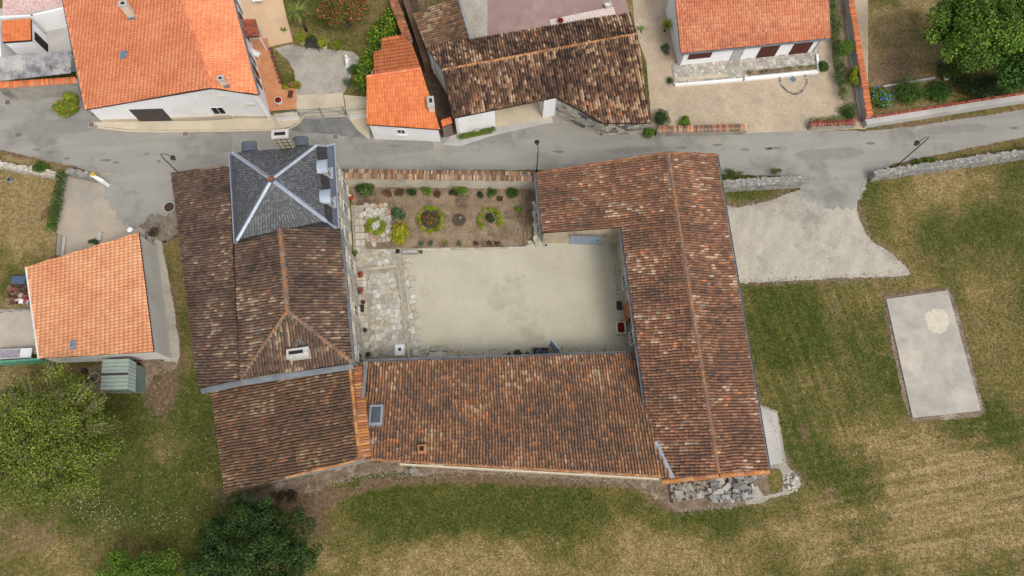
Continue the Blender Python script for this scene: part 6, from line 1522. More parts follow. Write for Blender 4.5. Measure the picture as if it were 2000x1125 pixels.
for k, (x, lab) in enumerate([(823, 'grey-green tuft, first in the row along the south edging of the garden'), (842, 'grey-green tuft, second in the row along the south edging'), (870, 'tuft with a yellow bloom in the row along the south edging'), (896, 'blue-green tuft in the middle of the row along the south edging'), (930, 'brownish tuft, first right of the blue-green tuft'), (955, 'brownish tuft, last but one in the southern row of the garden'), (972, 'brownish tuft at the east end of the southern row')]):
    shrub('bedding_plant', lab, (x, 475), .26, .22, .25, 'glauc' if k < 4 else 'russet', 160, .08, 140 + k, cat='plant', group='row of bedding plants', accents=(('yellow', .06, .08),) if k == 2 else ())
# trough seat, covers, pots
o = thing('stone_trough', 'long grey stone trough at the edge of the garden', 'trough', G(800, 491)); g = G(800, 491, .4)
MB().box((g.x, g.y, .2), (1.3, .34, .4), R(2)).build('basin', M_STONE_G, o); MB().box((g.x, g.y, .405), (1.1, .2, .02), R(2)).build('bottom', M_CONC, o); g2 = G(777, 492); MB().box((g2.x, g2.y, .09), (.35, .35, .1)).build('grate', M_IRON, o)
pot('flower_pot', 'small green pot at the end of the stone trough', (822, 492), .16, .25, M('green_glaze', (120, 140, 112), (104, 124, 98)), 'glauc', 60, .06, 150, plant_h=.15)
for k, (x, y, lab) in enumerate([(704, 537, 'pot of pink-red flowers at the manor wall, north of the other one'), (703, 569, 'pot of pink-red flowers at the manor wall, next to the square flags')]): pot('flower_pot', lab, (x, y), .22, .28, M_TERRA, 'pinkred', 260, .09, 151 + k, 'terracotta pots by the manor', .3, .34)
for k, (x, y, lab) in enumerate([(709, 590, 'empty clay pot above the black door mat'), (713, 645, 'dark pot with dried plant by the manor wall'), (719, 692, 'dark little pot in the corner beside the long wing')]): pot('flower_pot', lab, (x, y), .2, .26, M_TERRA if k == 0 else M_STONE_G, None if k == 0 else 'russet', 80, .08, 154 + k, None, .2)
for x, y, w_, d_, lab in ((707, 603, .4, .6, 'black door mat on the flags at the manor door'), (1209, 598, .45, .7, 'dark mat before the wooden barn door')): g = G(x, y); o = MB().box((g.x, g.y, zt + .02), (w_, d_, .03), R(-2)).build('door_mat', M_IRON); tag(o, lab, 'mat')
shrub('wall_plant', 'small green climber at the foot of the manor wall', (694, 495), .18, .35, .5, 'fresh', 200, .09, 158, cat='plant')
o = thing('garden_figure', 'small red garden figure beside the wide flowering shrub', 'figure', G(685, 385)); g = G(685, 384, .3); MB().lathe((g.x, g.y, 0), [(.16, 0), (.2, .25), (.12, .5), (.05, .55)], 10).build('body', M('red_paint', (196, 62, 40), (180, 52, 34), rough=.4), o, True); MB().lathe((g.x, g.y, .52), [(.05, 0), (.1, .06), (.1, .12), (.03, .18)], 10).build('head', M_WHITEP, o, True)
o = thing('well_stone', 'white square stone with a dark drain hole on the terrace', 'stone', G(781, 683)); g = G(781, 684, .1); MB().box((g.x, g.y, zt + .03), (.75, .9, .12), R(3)).build('slab', M_RENDER, o); MB().box((g.x, g.y + .05, zt + .095), (.22, .22, .02), R(3)).build('drain_hole', M_DARK, o)
# east side of the yard: trough of flowers, leaning door, clutter
o = thing('flower_trough', 'pale stone trough with dark red flowers by the barn wall', 'planter', G(1213, 642)); g = G(1213, 640, .4)
for dx, dy, w_, d_ in ((-.33, 0, .1, 1.0), (.33, 0, .1, 1.0), (0, .45, .56, .1), (0, -.45, .56, .1)): MB().box((g.x + dx, g.y + dy, .23), (w_, d_, .46)).build('side', M_CHIM, o)
MB().box((g.x, g.y, .18), (.56, .8, .34)).build('soil', M_SOIL_POT, o); foliage('flowers', o, [((g.x, g.y + d, .42), .24, .25, .12) for d in (-.25, 0, .25)], 240, .08, 'red', .8, seed=160)
a1, a2 = G(1074, 674), G(1090, 693); dd_ = thing('open_door', 'blue-grey door standing open from the long wing into the yard', 'door', (a1.x, a1.y, 0)); mid = (a1 + a2) / 2
MB().box((mid.x, mid.y, 1.02), ((a1 - a2).length, .06, 2.0), math.atan2(a2.y - a1.y, a2.x - a1.x)).build('door_leaf', M_BLUEGREY, dd_)
MB().box((mid.x, mid.y, 1.5), ((a1 - a2).length * .9, .09, .1), math.atan2(a2.y - a1.y, a2.x - a1.x)).build('ledger', M_BLUEGREY, dd_); MB().box((mid.x, mid.y, .5), ((a1 - a2).length * .9, .09, .1), math.atan2(a2.y - a1.y, a2.x - a1.x)).build('ledger', M_BLUEGREY, dd_)
o = thing('blue_crate', 'dark crate with blue things against the long wing', 'crate', G(1056, 686)); g = G(1056, 687, .4); M_NAVY = M('navy_plastic', (58, 70, 96), (44, 54, 78), rough=.4)
MB().box((g.x, g.y, .22), (1.15, .5, .06)).build('bottom', M_IRON, o)
for dx, dy, w_, d_ in ((-.6, 0, .06, .6), (.6, 0, .06, .6), (0, .3, 1.14, .06), (0, -.3, 1.14, .06)): MB().box((g.x + dx, g.y + dy, .28), (w_, d_, .56)).build('side', M_WOOD, o)
MB().stone((g.x - .2, g.y, .38), (.5, .35, .3), .2).build('content', M_NAVY, o); MB().stone((g.x + .3, g.y, .36), (.35, .3, .25), .6).build('content', M_NAVY, o)
for k, (x, y, lab) in enumerate([(994, 693, 'small dark pot left of the mossy pot against the long wing'), (1011, 690, 'mossy planter with russet plants against the long wing'), (1030, 692, 'pot of pale dry plants left of the dark crate')]): pot('flower_pot', lab, (x, y), .2 if k != 1 else .34, .3, M_STONE_G, 'russet' if k else 'dark', 160, .08, 161 + k, None, .25)
g = G(1066, 480); o = thing('drain_grate', 'small drain grate in the courtyard by the garage door', 'drain', g, 'drain grates'); MB().box((g.x, g.y, .05 + ZL[0]), (.36, .3, .04)).build('frame', M_CONC, o); MB().box((g.x, g.y, .075 + ZL[0]), (.2, .16, .02)).build('grid', M_IRON, o)
# south side: flue standing by the wall, stacked slabs and stones
o = thing('rainwater_barrel', 'round dark barrel with a bent pipe at the south wall of the long wing', 'barrel', G(808, 918)); g = G(808, 920, .6); MB().lathe((g.x, g.y, 0), [(.26, 0), (.32, .3), (.30, .7), (.26, .7), (.25, .6)], 14).build('barrel', M_STONE_G, o, False); MB().lathe((g.x, g.y, .58), [(.25, 0), (.25, .01)], 12).build('water', M_DARK, o); MB().tube([(g.x, g.y + .1, .65), (g.x - .05, g.y + .35, .9), (g.x - .05, g.y + .5, 2.2)], .07, 7).build('pipe', M_ZINC_D, o)
o = thing('mossy_platform', 'low concrete platform blotched with dark moss under the barn gable', 'platform', G(1350, 960)); MB().prism(pxpoly([(1308, 945), (1386, 938), (1392, 970), (1312, 982)], .25), -.05, .25).build('slab', M('mossy_concrete', (150, 142, 128), (60, 52, 40), (176, 170, 158), scale=3.5, fine=16, fine_amt=.35, lo=.45, hi=.55), o); g = G(1326, 966, .3); MB().box((g.x, g.y, .32), (.65, .6, .14), R(4)).build('square_stone', M_STONE_G, o)
rr = random.Random(21); sp_ = thing('stone_heap', 'heap of grey roof slabs and squared stones under the barn gable', 'stones', G(1430, 955))
for k in range(110):
    x, y = rr.uniform(1388, 1470), rr.uniform(934, 978) - (0 if rr.random() < .5 else 4); lv = rr.choice((0, 0, 1, 2)); g = G(x, y, .2); w_ = rr.uniform(.25, .8)
    MB().stone((g.x, g.y, .1 + lv * .14), (w_, rr.uniform(.16, .4), rr.uniform(.08, .2)), rr.choice((R(4), R(94), rr.uniform(0, 3))), rr.choice(GSTONES), .08).build('stone', M_STN, sp_)
sq = thing('rubble_heap', 'small heap of pale rubble in the gravel beyond the barn corner', 'stones', G(1545, 945))
for k in range(60):
    a = rr.uniform(0, 6.28); q = rr.uniform(0, 1) ** .6; g = G(1546 + math.cos(a) * 15 * q, 944 + math.sin(a) * 17 * q); sz = rr.uniform(.1, .26); MB().stone((g.x, g.y, .05 + (1 - q) * .16), (sz, sz * .8, sz * .6), rr.uniform(0, 3), rr.choice(PVT[:4] + GSTONES[2:4]), .15).build('stone', M_STN, sq)
# ------------------------------------------------------------------ dry-stone walls by the drive
WSTONES = [lin(c) for c in [(160, 158, 152), (146, 144, 138), (172, 169, 162), (134, 132, 127), (152, 147, 138)]]
def rubble_wall(name, label, a, b_, zt, w, seed, cols=WSTONES):
    A_, B_ = G(a[0], a[1], zt), G(b_[0], b_[1], zt); t = (B_ - A_).normalized(); L_ = (B_ - A_).length; rz = math.atan2(t.y, t.x); s = Vector((-t.y, t.x, 0)); mid = (A_ + B_) / 2; rr = random.Random(seed)
    root = thing(name, label, 'wall', (mid.x, mid.y, 0)); MB().box((mid.x, mid.y, zt / 2 - .06), (L_, w * .92, zt), rz).build('wall_body', M_STONE_G, root); k = 0
    x = 0
    while x < L_:
        l_ = rr.uniform(.16, .34); y = -w / 2
        while y < w / 2:
            d_ = rr.uniform(.12, .24)
            if k < 300:
                q = A_ + t * (x + l_ / 2) + s * (y + d_ / 2); MB().stone((q.x, q.y, zt - .03 + rr.uniform(-.015, .02)), (l_ * .97, d_ * .97, .14), rz, rr.choice(cols), .10).build('stone', M_STN, root); k += 1
            y += d_
        x += l_
    rest = MB()
    for sg in (-1, 1):
        x = 0
        while x < L_:
            l_ = rr.uniform(.25, .5)
            for j in range(int(zt / .2)):
                q = A_ + t * (x + l_ / 2 + rr.uniform(-.1, .1)) + s * sg * w * .46; rest.stone((q.x, q.y, .1 + j * .2), (l_ * .92, .1, .18), rz, rr.choice(cols), .08)
            x += l_
    rest.build('face_stones', M_STN, root)['kind'] = 'stuff'
    return root
rubble_wall('drystone_wall', 'grey lichened stone wall between the barn and the drive mouth', (1408, 360), (1570, 350), 1.05, .6, 201)
rubble_wall('drystone_wall', 'long grey stone wall along the lane east of the drive mouth', (1708, 340), (2060, 290), .95, .5, 202)
rubble_wall('drystone_wall', 'low stone wall along the lane in front of the dry western garden', (-30, 316), (104, 340), .7, .4, 203, STONES)
rubble_wall('drystone_wall', 'short grey stone wall between the hedge and the mailbox pillar', (130, 334), (178, 344), .8, .4, 204)
g = G(190, 348, .9); o = thing('gate_pillar', 'white gate pillar wall with a yellow letterbox beside the driveway', 'pillar', G(190, 350)); MB().box((g.x, g.y, .48), (1.3, .28, .98), R(-28)).build('pillar', M_RENDER, o); MB().box((g.x - .35, g.y + .3, 1.0), (.3, .22, .25), R(-8)).build('letterbox', M('yellow_box', (224, 186, 40), (210, 170, 30), rough=.4), o)
# ------------------------------------------------------------------ street lamps
def lamp(base, top, label, headdir):
    """a lamp whose foot and head stand where they do in the photo"""
    g = G(*base); best = min((abs((Vector(proj_np(np.array([[g.x, g.y, z]]))[1]) - Vector((top[1],)))[0]) if False else abs(proj_np(np.array([[g.x, g.y, z]]))[1][0] - top[1]), z) for z in np.arange(2.5, 7, .05)); H_ = best[1]
    o = thing('street_lamp', label, 'street lamp', g, 'black street lamps along the lane')
    MB().tube([(g.x, g.y, -.02), (g.x, g.y, .5), (g.x, g.y, .55), (g.x, g.y, H_)], [.09, .08, .05, .04], 8).build('pole', M_IRON, o, True); hd = Vector((math.cos(headdir), math.sin(headdir), 0))
    pts_ = [Vector((g.x, g.y, H_)) + hd * (.45 - .45 * math.cos(t)) + Vector((0, 0, .55 * math.sin(t))) for t in np.linspace(0, math.pi * .95, 9)]
    MB().tube(pts_, .03, 6).build('arm', M_IRON, o, True); e = pts_[-1]
    MB().lathe((e.x, e.y, e.z - .42), [(.13, 0), (.2, .28), (.24, .30), (.1, .42)], 6).build('lantern', M_IRON, o); MB().lathe((e.x, e.y, e.z - .44), [(.11, 0), (.11, .015)], 6).build('glass', M_GLASS, o)
lamp((1744, 330), (1803, 272), 'black street lamp at the stone wall east of the drive mouth', R(200)); lamp((356, 345), (333, 306), 'black street lamp at the corner of the manor roof', R(-5)); lamp((1048, 336), (1051, 296), 'black street lamp between the courtyard wall and the barn', R(95))
# ------------------------------------------------------------------ tall weeds by the walls
for k, (x, y, lab) in enumerate([(1424, 338, 'pale green weeds at the lane foot of the stone wall, nearest the barn'), (1440, 338, 'pale green weeds at the stone wall, second from the barn'), (1518, 334, 'pale green weeds near the end of the stone wall by the drive'), (1790, 316, 'yellow-green weeds at the foot of the long stone wall right of the lamp'), (1816, 311, 'spreading green weeds at the long stone wall, farthest right')]):
    shrub('weeds', lab, (x, y), .7, .35, .5, 'olive' if k < 3 else 'fresh', 260, .12, 210 + k, cat='weeds', asp=.25)
# ------------------------------------------------------------------ western garden and barn
hC = thing('orange_barn', 'plain rendered barn with pale orange single-slope roof west of the manor', 'barn', G(190, 600))
pCn = Plane((271, 454, 3.2), (300, 687, 3.2), (62, 600, 2.2)); CPp = [(52, 521), (271, 454), (300, 687), (77, 700)]
rC = deck(hC, 'roof', pCn, CPp); tile_roof(rC, pCn, [CPp], ((285, 570), (65, 611)), 'barn', 'pan', .27, .38, 300, 215, T_NEW)
fC = inset([xy(pCn, p) for p in CPp], .08); wall_ring(hC, fC, lambda x, y: pCn.z(x, y) - .14, M_GREYR)
glass_tiles(rC, pCn, (143, 674), 3, 1, ((285, 570), (65, 611)), .27, .5)
gutter(hC, [pCn.at(51, 521) + Vector((-.06, 0, -.02)), pCn.at(76, 700) + Vector((-.06, 0, -.02))], M_WHITEP, .07)
fc_ = sorted(fC, key=lambda p: p[0])[:2]; fc_.sort(key=lambda p: -p[1]); door(hC, fc_[0], fc_[1], 4.2, 2.6, 1.9, M_WOOD, 'barn_door', 5)
g = G(254, 449, 4.0); MB().tube([(G(268, 458, 3.2).x, G(268, 458, 3.2).y, 3.1), (g.x, g.y, 3.7), (g.x, g.y, 4.0)], .02, 5).build('aerial_mast', M_ZINC, hC); MB().lathe((g.x, g.y, 3.95), [(.05, 0), (.2, .06), (.22, .1), (.05, .14)], 12).build('satellite_dish', M_WHITEP, hC)
# metal shed
sh = thing('garden_shed', 'grey-green sheet metal shed with ridged roof behind the orange barn', 'shed', G(232, 735)); M_SHED = M('shed_green', (168, 180, 166), (156, 168, 156), scale=1, fine_amt=.06, rough=.5, bump=0); M_SHEDW = M('shed_wall', (130, 144, 134), (118, 132, 122), scale=1, fine_amt=.08, rough=.5)
q = [G(200, 702, 1.75), G(252, 700, 2.05), G(249, 761, 2.05), G(196, 762, 1.75)]; qe = [G(266, 708, 1.75), G(265, 766, 1.75)]
def strips(root, a, b_, c_, d_, n_, mat, nm='roof_panel'):
    for k in range(n_):
        t0, t1 = k / n_ + .006, (k + 1) / n_ - .006; A1, B1, A2, B2 = a.lerp(d_, t0), b_.lerp(c_, t0), a.lerp(d_, t1), b_.lerp(c_, t1); up = Vector((0, 0, .02 if k % 2 else .0))
        MB().loft([A1 - Vector((0, 0, .03)), B1 - Vector((0, 0, .03)), B2 - Vector((0, 0, .03)), A2 - Vector((0, 0, .03))], [A1 + up, B1 + up, B2 + up, A2 + up]).build(nm, mat, root)
strips(sh, q[0], q[1], q[2], q[3], 8, M_SHED); strips(sh, q[1], qe[0], qe[1], q[2], 8, M_SHEDW)
fs = inset([(q[0].x, q[0].y), (qe[0].x, qe[0].y), (qe[1].x, qe[1].y), (q[3].x, q[3].y)], .12); wall_ring(sh, fs, lambda x, y: 1.74, M_SHEDW); md = [(q[0] + q[3]) / 2, (q[1] + q[2]) / 2]
MB().box((md[0] + md[1]) / 2 + Vector((0, 0, .06)), ((md[0] - md[1]).length, .18, .03), rot=Matrix.Rotation(math.atan2(.3, 2.0) * -1, 3, 'Y')).build('cover_strip', M_BENCH, sh)
sv2 = sorted(fs, key=lambda p: p[1])[:2]; sv2.sort(key=lambda p: p[0]); door(sh, sv2[0], sv2[1], 1.0, .8, 1.6, M_SHEDW, planks=2)
def coil(name, label, px, r, n, mat, z=.05, seed=1):
    rr = random.Random(seed); g = G(*px); pts_ = [(g.x + (r + rr.uniform(-.05, .05)) * math.cos(t), g.y + (r + rr.uniform(-.05, .05)) * .9 * math.sin(t), z + t * .012) for t in np.linspace(0, 6.28 * n, 16 * n)]
    o = MB().tube(pts_, .022, 5).build(name, mat); tag(o, label, 'hose')
M_HOSE = M('pale_hose', (196, 182, 150), (176, 162, 132), rough=.5)
coil('hose_coil', 'pale coiled hose on the ground left of the metal shed', (188, 738), .42, 4, M_HOSE, seed=1); coil('hose_coil', 'pale coiled hose hanging right of the metal shed', (267, 735), .36, 4, M_HOSE, seed=2); coil('hose_coil', 'dark reddish coiled hose on the heap left of the orange barn', (38, 572), .32, 5, M('brown_hose', (150, 104, 80), (120, 84, 66)), .35, 3)
pot('flower_pot', 'terracotta pot beside the metal shed', (270, 712), .24, .35, M_TERRA); pot('flower_pot', 'black tub on the bare earth left of the metal shed', (175, 745), .32, .3, M_IRON); pot('flower_pot', 'small black bucket at the south wall of the orange barn', (163, 724), .2, .3, M_DARK)
# heap left of the barn
o = thing('wheelbarrow', 'blue-grey wheelbarrow tipped beside the orange barn', 'wheelbarrow', G(38, 552)); g = G(40, 548, .4); M_BG2 = M('blue_grey_plastic', (86, 104, 128), (72, 90, 112), rough=.4)
MB().loft([(g.x - .35, g.y - .2, .25), (g.x + .3, g.y - .2, .25), (g.x + .3, g.y + .2, .25), (g.x - .35, g.y + .2, .25)], [(g.x - .6, g.y - .35, .6), (g.x + .5, g.y - .35, .55), (g.x + .5, g.y + .35, .55), (g.x - .6, g.y + .35, .6)]).build('tray', M_BG2, o); MB().lathe((g.x + .75, g.y, .02), [(.1, 0), (.2, .05), (.2, .12), (.1, .17)], 12).build('wheel', M_IRON, o)
for sg in (-1, 1): MB().tube([(g.x + .7, g.y + .1 * sg, .15), (g.x - .4, g.y + .28 * sg, .3), (g.x - 1.0, g.y + .3 * sg, .55)], .02, 5).build('handle', M_IRON, o); MB().tube([(g.x - .4, g.y + .25 * sg, .3), (g.x - .45, g.y + .28 * sg, 0)], .02, 5).build('leg', M_IRON, o)
pot('plastic_tub', 'bright blue tub half hidden under the eave of the orange barn', (52, 540), .3, .5, M('blue_plastic', (52, 88, 160), (42, 74, 140), rough=.4), cat='tub')
rr = random.Random(31); o = thing('scrap_heap', 'heap of brown and pink scrap with pots left of the orange barn', 'heap', G(38, 580))
for k in range(34): g = G(rr.uniform(20, 58), rr.uniform(562, 594)); MB().stone((g.x, g.y, .12 + rr.uniform(0, .2)), (rr.uniform(.15, .5), rr.uniform(.1, .3), rr.uniform(.1, .25)), rr.uniform(0, 3), rr.choice([lin(c) for c in [(96, 70, 60), (140, 104, 90), (170, 140, 128), (76, 60, 54), (150, 90, 76), (200, 180, 170)]]), .15).build('scrap', M_STN, o)
o = thing('white_basin', 'white plastic basin with red edge by the scrap heap', 'basin', G(46, 590)); g = G(46, 589, .3); MB().box((g.x, g.y, .3), (.75, .38, .08), R(-6)).build('basin', M_WHITEP, o); MB().box((g.x + .25, g.y + .2, .38), (.3, .2, .1), R(-20)).build('rim', M('red_plastic', (186, 40, 44), rough=.4), o); MB().box((g.x, g.y, .14), (.5, .3, .28), R(-6)).build('stand', M_WOOD, o)
fn = thing('wire_fence', 'thin grey wire fence across the yard left of the orange barn', 'fence', G(30, 606)); A_, B_ = G(-10, 606, .9), G(66, 600, .9)
for k in range(5): q_ = A_.lerp(B_, k / 4); MB().tube([(q_.x, q_.y, 0), (q_.x, q_.y, .95)], .025, 5).build('post', M_ZINC_D, fn)
for z in (.3, .6, .9): MB().tube([(A_.x, A_.y, z), (B_.x, B_.y, z)], .012, 4).build('wire', M_ZINC_D, fn)
o = thing('white_table', 'long white table with grey top by the green screen', 'table', G(28, 692)); g = G(26, 691, .7); MB().box((g.x, g.y, .7), (2.9, .8, .06), R(3)).build('tabletop', M_WHITEP, o); MB().box((g.x - .4, g.y, .745), (1.9, .66, .02), R(3)).build('grey_mat', M('mottled_mat', (176, 168, 176), (140, 132, 142), scale=5), o)
for x in (-1.3, 1.3):
    for y in (-.3, .3): MB().box((g.x + x, g.y + y, .34), (.07, .07, .68)).build('leg', M_WHITEP, o)
gs = thing('green_screen', 'green sheet fence at the south edge of the yard left of the orange barn', 'fence', G(35, 706)); A_, B_ = G(-12, 707, 1.2), G(78, 701, 1.2); rz = math.atan2(B_.y - A_.y, B_.x - A_.x)
for k in range(4): q_ = A_.lerp(B_, (k + .5) / 4); MB().box((q_.x, q_.y, .6), ((B_ - A_).length / 4 - .02, .16, 1.2), rz).build('panel', M('green_sheet', (104, 170, 138), (88, 150, 122), rough=.5), gs)
hedge_line('ivy_hedge', 'narrow dark green hedge between the dry garden and the driveway', [(124, 336), (116, 375), (108, 415), (102, 450)], .75, 1.2, 'hedge', 3600, .10, 220); shrub('wall_bush', 'rounded green bush on the low wall of the dry western garden', (80, 330), 1.05, .6, 1.1, 'mid', 1900, .1, 221); shrub('wall_bush', 'small yellow-green bush left of the rounded bush on the western wall', (30, 330), .4, .25, .5, 'fresh', 260, .1, 222)
gf = thing('green_metal_fence', 'green metal bar fence between the western garden and the driveway', 'fence', G(108, 475)); A_, B_ = G(111, 455, 1.0), G(107, 505, 1.0); M_GRN = M('dark_green_paint', (34, 74, 64), (28, 62, 54), rough=.4)
for k in range(15): q_ = A_.lerp(B_, k / 14); MB().tube([(q_.x, q_.y, 0), (q_.x, q_.y, 1.0)], .014, 4).build('bar', M_GRN, gf)
for z in (.1, .95): MB().tube([(A_.x, A_.y, z), (B_.x, B_.y, z)], .025, 5).build('rail', M_GRN, gf)
MB().box(((A_.x + B_.x) / 2 + .12, (A_.y + B_.y) / 2, .12), (.2, (B_ - A_).length, .25), R(5)).build('base', M_CONC, gf)
rg = thing('rusty_frame', 'rusty iron frame leaning beside the narrow dark hedge', 'frame', G(90, 418))
for k in range(4): A_, B_ = G(82 + k * 4.5, 412 - k * 2, .5), G(80 + k * 4.5, 432 - k * 3, .1); MB().tube([A_, B_], .03, 5).build('bar', MATS['rust'], rg)
MB().tube([G(82, 413, .5), G(97, 404, .5)], .03, 5).build('bar', MATS['rust'], rg)
pot('round_planter', 'round concrete planter full of brown earth by the manor corner', (330, 404), .52, .4, M_CONC, cat='planter'); pot('ball_pot', 'pale blue-grey pot on the dry western garden', (17, 350), .22, .3, M_BLUEGREY, cat='flower pot')
g = G(196, 462); o = MB().box((g.x, g.y, .09), (.35, .8, .2), 0).build('concrete_step', M_CONC); tag(o, 'short concrete step at the north wall of the orange barn', 'step')
shrub('weeds', 'low dry weeds at the north-east corner of the orange barn', (300, 452), .9, .5, .35, 'russet', 420, .1, 225, cat='weeds'); shrub('weeds', 'scrubby weeds at the north wall of the orange barn', (183, 473), .5, .35, .3, 'dark', 220, .1, 226, cat='weeds')
# ------------------------------------------------------------------ north-east garden
for k, (x, y, zc, cr, n_, p_, lab, sd) in enumerate([(1895, 62, 4.6, (4.3, 3.9, 2.6), 26000, 'maple', 'large bright green tree in the north-east garden', 230), (1985, 130, 3.6, (2.6, 2.8, 2.2), 11000, 'hedge', 'dark green tree at the right edge above the lane', 231), (2010, 20, 4.5, (2.4, 3.0, 2.4), 8000, 'maple', 'green tree at the upper right corner behind the large bright one', 232)]):
    tree('garden_tree', lab, (x, y), zc, cr, n_, .24, p_, 1.0, 46 if k == 0 else 28, .62, sd, r0=.24)
for k, (x, y, rx, ry, h, p_, lab, ac) in enumerate([(1722, 192, .95, .8, 1.0, 'fresh', 'green hydrangea bush with blue flowers at the brick edging', (('blue', .04, .2),)), (1775, 178, 1.6, 1.05, 1.3, 'mid', 'wide green shrub in the middle of the brick edged wall', ()), (1835, 180, 1.1, .8, 1.0, 'hedge', 'dark green shrub right of the wide one along the brick edged wall', ()), (1905, 172, 1.7, .9, 1.2, 'dark', 'dark shrubbery under the large bright tree', ()), (1955, 165, 1.2, .9, 1.3, 'hedge', 'dense shrub at the right end of the brick edged wall', ()), (1860, 140, 1.0, .8, 1.1, 'mid', 'green shrub at the foot of the large bright tree', ())]):
    shrub('garden_shrub', lab, (x, y), rx * 1.25, ry * 1.25, h, p_, 2200, .13, 235 + k, nl=18, accents=ac)
o = thing('pale_plank', 'long pale plank edging the shrub bed in the north-east garden', 'plank', G(1775, 162)); A_, B_ = G(1724, 170, .1), G(1825, 153, .1); mid = (A_ + B_) / 2; MB().box((mid.x, mid.y, .12), ((B_ - A_).length, .14, .26), math.atan2(B_.y - A_.y, B_.x - A_.x)).build('board', M_CONC, o)
g = G(1849, 152, .4); o = thing('window_crate', 'small white framed crate under the large bright tree', 'crate', G(1849, 155)); MB().box((g.x, g.y, .36), (.42, .36, .1)).build('frame', M_WHITEP, o); MB().box((g.x - .09, g.y, .42), (.12, .2, .02)).build('opening', M_DARK, o); MB().box((g.x + .09, g.y, .42), (.12, .2, .02)).build('opening', M_DARK, o); MB().box((g.x, g.y, .15), (.36, .3, .32)).build('stand', M_WOOD, o)
# ------------------------------------------------------------------ trees to the south-west
tree('walnut_tree', 'wide airy yellow-green tree with pale twigs at the left edge', (105, 858), 4.2, (5.1, 5.0, 2.6), 42000, .17, 'walnut', .85, 85, .42, 240, twigs=300, r0=.3, fill=.3, shell=(.45, 1.3))
tree('evergreen_tree', 'dense dark evergreen tree below the farm wing', (500, 1085), 3.2, (4.7, 4.2, 2.7), 52000, .15, 'dark', .5, 170, .5, 241, M_NEEDLE, r0=.28, shell=(.74, 1.12), flat=.35, fill=.12)
tree('small_tree', 'light yellow-green bush tree cut by the bottom edge on the left', (270, 1125), 1.8, (3.6, 1.6, 1.2), 9000, .15, 'fresh', .6, 36, .5, 242, r0=.12); shrub('bright_bush', 'bright green bush in front of the dark evergreen', (385, 1112), 1.2, .9, 1.4, 'fresh', 1500, .12, 243); shrub('ivy_bush', 'bright green ivy by the wooden post under the farm wing', (470, 985), .35, .55, .9, 'fresh', 420, .1, 244)
# weeds at the foot of the shaded south wall
shrub('low_scrub', 'dark dry scrub under the south eave of the farm wing', (555, 968), 1.6, .5, .4, 'russet', 700, .1, 245, cat='scrub')
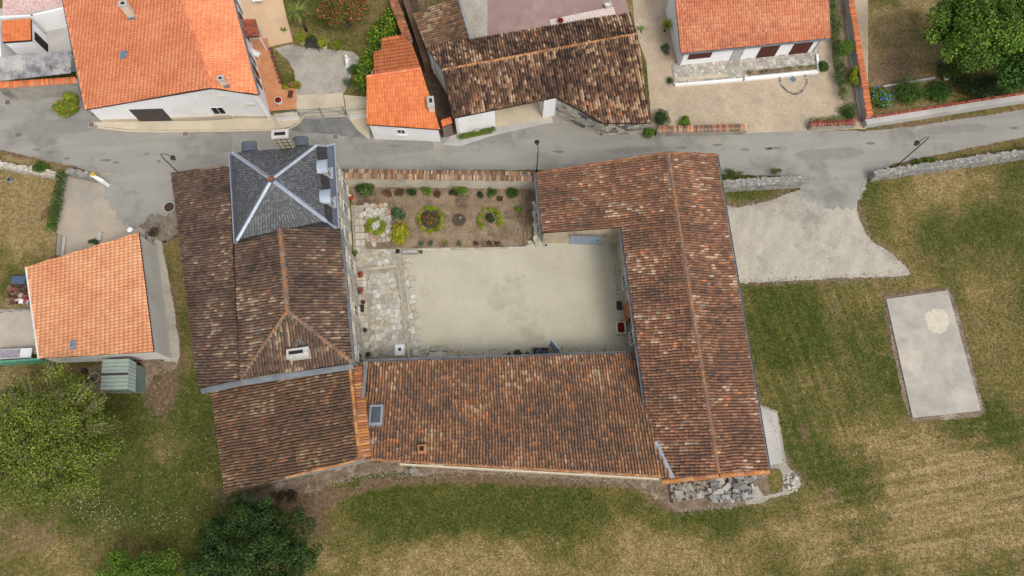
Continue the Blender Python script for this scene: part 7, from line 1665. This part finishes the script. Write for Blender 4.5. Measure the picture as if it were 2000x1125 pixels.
# ------------------------------------------------------------------ daisies and grass
def daisies():
    r = np.random.default_rng(77); P = []
    for (x, y, rx, ry, n_) in ((160, 985, 70, 40, 110), (330, 850, 80, 120, 90), (420, 900, 40, 120, 60), (300, 1010, 110, 50, 110), (220, 1010, 60, 30, 80)):
        for k in range(n_): g = G(x + r.normal() * rx * .5, y + r.normal() * ry * .5); P.append((g.x, g.y, .09))
    P = np.array(P); N = np.tile([0, 0, 1.0], (len(P), 1)) + r.normal(0, .15, (len(P), 3)); V, F_, C_ = leaf_mesh(P, N, .06, .9, np.array([lin((236, 232, 214))])[np.zeros(len(P), int)], r)
    o = link('daisies', np_mesh('daisies', V, F_, M_FLOWER, C_)); tag(o, 'white daisies scattered over the western lawn', 'flowers', kind='stuff')
daisies(); scatter_grass()
def litter(name, label, polys, n_, palette, size, seed, z=.0):
    r = np.random.default_rng(seed); P = []
    for pl in polys:
        xs, ys = [p[0] for p in pl], [p[1] for p in pl]; k = 0
        while k < n_:
            x, y = r.uniform(min(xs), max(xs)), r.uniform(min(ys), max(ys))
            if inside(pl, x, y): g = G(x, y); P.append((g.x, g.y, ZL[0] + z + r.uniform(.005, .03))); k += 1
    P = np.array(P); N = np.tile([0, 0, 1.0], (len(P), 1)) + r.normal(0, .35, (len(P), 3)); N /= np.linalg.norm(N, axis=1)[:, None]
    cols = np.array([lin(c) for c in GREENS[palette]])[r.integers(0, len(GREENS[palette]), len(P))] * r.uniform(.7, 1.2, (len(P), 1))
    V, F_, C_ = leaf_mesh(P, N, size, .6, cols, r); o = link(name, np_mesh(name, V, F_, M_LEAF, C_)); tag(o, label, name.replace('_', ' '), kind='stuff')
litter('weeds_carpet', 'small weeds growing through the soil of the courtyard garden', [[(700, 362), (1018, 362), (1020, 480), (712, 484)]], 900, 'olive', .09, 301)
litter('leaf_litter', 'brown leaf litter and twigs along the courtyard walls and garden', [[(700, 358), (1018, 360), (1020, 480), (712, 484)], [(1190, 480), (1214, 480), (1240, 690), (1218, 690)], [(870, 684), (1215, 674), (1216, 692), (870, 702)], [(1024, 372), (1046, 372), (1048, 476), (1026, 480)], [(480, 972), (700, 918), (1290, 940), (1300, 965), (1000, 935), (720, 935), (560, 990)]], 420, 'russet', .08, 302)
litter('joint_weeds', 'tiny weeds in the joints of the terrace paving', [[(700, 486), (792, 488), (806, 700), (706, 704)]], 260, 'olive', .06, 303, .05)
PEB = MB(); rr = random.Random(41)
for poly_ in ([(1405, 402), (1505, 394), (1545, 380)], [(1674, 400), (1704, 472), (1742, 496), (1774, 532)], [(1446, 551), (1640, 545), (1770, 541)], [(1731, 584), (1783, 816), (1916, 802), (1851, 567)], [(1500, 800), (1536, 908), (1562, 940), (1505, 974), (1330, 1000)], [(640, 945), (720, 925), (1000, 925), (1240, 946)]):
    for a_, b2 in zip(poly_[:-1], poly_[1:]):
        for k in range(int(math.hypot(b2[0] - a_[0], b2[1] - a_[1]) * 1.5)):
            t = rr.random(); g = G(a_[0] + (b2[0] - a_[0]) * t + rr.gauss(0, 5), a_[1] + (b2[1] - a_[1]) * t + rr.gauss(0, 5)); sz = rr.uniform(.03, .065); PEB.stone((g.x, g.y, .02 + sz * .2), (sz, sz * .8, sz * .6), rr.uniform(0, 3), tuple(v * .8 for v in rr.choice(STONES)), .15)
o = PEB.build('gravel', M_STN); tag(o, 'loose gravel strewn along the edges of the drive, slab and paths', 'gravel', kind='stuff')
